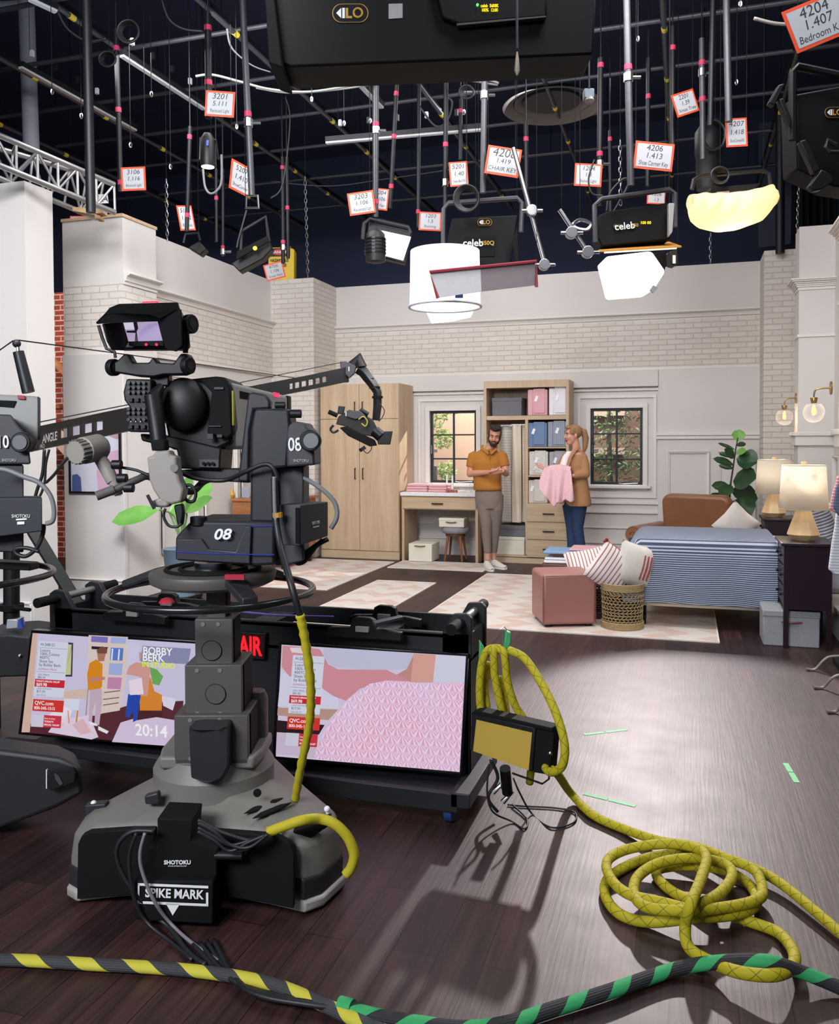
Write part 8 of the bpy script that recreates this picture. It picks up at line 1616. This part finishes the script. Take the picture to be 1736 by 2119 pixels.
# truss over the left wall
t = thing('lighting_truss', 'bare aluminium box truss lying over the top of the left wall', 'truss', atd(120, 360, 7.3)); AL = plain('#a9aaab', .35, .9, name='aluminium')
def tq(x, y, d): return atd(x, y, d)
T1, T2 = [tq(-60, 255, 6.6), tq(236, 382, 7.6)], [tq(-60, 318, 6.6), tq(238, 440, 7.6)]
T3, T4 = [tq(-60, 290, 7.0), tq(215, 372, 8.0)], [tq(-60, 345, 7.0), tq(200, 452, 8.0)]
for a, b in (T1, T2, T3, T4): MB().cyl(a, b, .025, n=12).build('chord', AL, t, smooth=True)
n = 7
for i in range(n):
    f0, f1 = i / n, (i + 1) / n
    for (A_, B_) in ((T1, T2), (T3, T4)):
        p0 = A_[0].lerp(A_[1], f1); p1 = B_[0].lerp(B_[1], f1); MB().cyl(p0, p1, .012, n=8).build('upright_brace', AL, t, smooth=True)
        a, b = (A_[0].lerp(A_[1], f0), p1) if i % 2 else (B_[0].lerp(B_[1], f0), p0); MB().cyl(a, b, .012, n=8).build('diagonal_brace', AL, t, smooth=True)
    MB().cyl(T1[0].lerp(T1[1], f1), T3[0].lerp(T3[1], f1), .012, n=8).build('cross_brace', AL, t, smooth=True)
so(MB(), [(182, 402), (222, 402), (224, 420), (182, 422)], 7.8, .01).build('paper_label', plain('#d9d9dc', .6), t); text('handwriting', 'MLA', .09, plain('#2a2c33', .6), t, fM(204, 411, 7.78))
t = thing('timber_block', 'raw timber packing under the end of the truss', 'timber', atd(200, 440, 7.7)); so(MB(), [(150, 428), (212, 432), (212, 440), (196, 442), (196, 452), (206, 452), (206, 446), (150, 436)], 7.7, .12).build('block', wood('#b08f6c', '#c9a986', 'x', .7, name='raw_timber'), t)
# cables and small hooks among the pipes
WC = plain('#6f6e68', .5, name='pale_cable')
for lb, pts, r, mt, d in (('pale cable swagged between the centre pipes', [(405, 158), (440, 155), (500, 170), (560, 185), (640, 190), (740, 175), (830, 162), (920, 152), (1000, 163), (1032, 172)], .011, WC, 7.6), ('second pale cable swagged just below the first', [(530, 182), (600, 192), (700, 185), (800, 170), (900, 158), (1030, 176)], .009, WC, 7.7), ('pale cable crossing to the top right card', [(1560, 38), (1600, 48), (1640, 52), (1680, 62)], .012, WC, 6.0),
                         ('dark cable drooping at the upper left', [(120, 25), (140, 60), (180, 85), (220, 80)], .01, CBK, 6.5), ('dark cable looping past the left pole', [(335, 0), (350, 40), (380, 60), (420, 65)], .01, CBK, 6.4), ('dark cable falling beside the twin poles', [(560, 410), (585, 380), (600, 250), (590, 200)], .008, CBK, 9.0), ('black cable hanging to the bar light', [(470, 60), (480, 100), (520, 135), (560, 150)], .008, CBK, 7.0), ('dark cable sweeping behind the card 5201', [(868, 220), (900, 260), (925, 250), (935, 210), (915, 200)], .01, CBK, 8.3), ('cable sagging between the cards 3203 and 4208', [(560, 375), (680, 385), (800, 370), (940, 350)], .007, CBK, 10.0), ('dark cable behind the right fixture', [(1250, 470), (1280, 420), (1300, 380), (1290, 370), (1262, 400), (1255, 440)], .009, CBK, 6.7), ('dark cable hanging left of the wide right fixture', [(1230, 330), (1218, 370), (1225, 400), (1248, 405)], .008, CBK, 7.0)):
    o = MB().tube(cat([atd(x, y, d) for x, y in pts], 6), r, 6).build('ceiling_cable', mt, None, smooth=True, angle=180, loc=atd(*pts[0], d)); tag(o, lb, 'cable')
for lb, x, y, r, d in (('coil of black cable hanging above the centre fixture', 965, 410, 26, 7.2), ('small coil of cable at the upper left pole', 222, 122, 17, 6.9), ('coil of cable high on the poles beside the diffuser', 965, 190, 15, 8.0), ('coil of black cable above the cream lantern', 1490, 362, 18, 6.8), ('flat coil of cable on the upper left pipes', 265, 65, 22, 6.6)):
    t = thing('cable_coil', lb, 'cable', atd(x, y, d))
    for j in range(4): k = r * d / FPX * (1 - .08 * j); c = atd(x + j * 1.2, y + j * .8, d + .02 * j); MB().tube([c + R_ * k * math.cos(a * PI / 12) + Vector((0, 0, k * (1.05 if r > 20 else .9) * math.sin(a * PI / 12))) for a in range(24)], .009, 6, closed=True).build('turn', CBK, t, smooth=True, angle=180)
for i, (x, y, d) in enumerate(((168, 240, 7), (313, 195, 7), (270, 300, 7.5), (108, 190, 6.5), (490, 262, 7.5), (645, 205, 7.5), (712, 255, 8), (766, 250, 8), (960, 232, 8), (1532, 8, 6), (1208, 140, 7), (1524, 170, 7.4), (1320, 80, 6.8), (353, 345, 8), (1470, 190, 7))):
    t = thing('snap_hook', 'small steel snap hook hanging from the grid pipes', 'hook', atd(x, y, d), group='steel snap hooks on the grid')
    k = d / FPX; c = atd(x, y, d); MB().tube([c + R_ * 2.2 * k * math.cos(a * PI / 5) + Vector((0, 0, 5 * k * math.sin(a * PI / 5))) for a in range(10)], .006, 5, closed=True).build('hook', STEEL, t); MB().cyl(c + Vector((0, 0, 5 * k)), Vector((c.x, c.y, 6.9)), .003, n=5).build('wire', PIPEB, t)
S.view_layers[0].update()
WIRED = ('marker_card', 'cable_coil', 'small_spot', 'bar_light', 'par_light', 'round_spot', 'boom_arm', 'gel_frame', 'diffusion_drum', 'diffusion_box', 'net_flag', 'panel_light', 'panel_fixture', 'softbox', 'cylinder_fixture', 'barrel_fixture', 'chrome_clamp', 'pole_yoke', 'chain', 'strip_batten', 'pendant', 'air_diffuser')
for o in [x for x in bpy.data.objects if x.parent is None and x.name.split('.')[0] in WIRED]:
    best = None
    for q_ in [o] + [x for x in bpy.data.objects if x.parent == o]:
        if q_.type == 'MESH':
            W_ = wmat(q_)
            for v_ in q_.data.vertices:
                p_ = W_ @ v_.co
                if best is None or p_.z > best.z: best = p_
    if best is not None and 2.4 < best.z < 6.8: MB().cyl(best - Vector((0, 0, .01)), Vector((best.x, best.y, 6.9)), .0025, n=5).build('suspension_wire', BLACKM, o)
# back light over the set that rakes the floor towards the camera
sp = bpy.data.lights.new('rake_spot', 'SPOT'); sp.energy = 1900; sp.spot_size = math.radians(27); sp.spot_blend = .3; sp.shadow_soft_size = .12; sp.color = (1, .9, .9)
so_ = bpy.data.objects.new('rake_spot', sp); COL.objects.link(so_); so_.location = atd(1330, 490, 10.6)
so_.rotation_euler = (onz(1620, 1680) - so_.location).to_track_quat('-Z', 'Y').to_euler()
flush_texts()
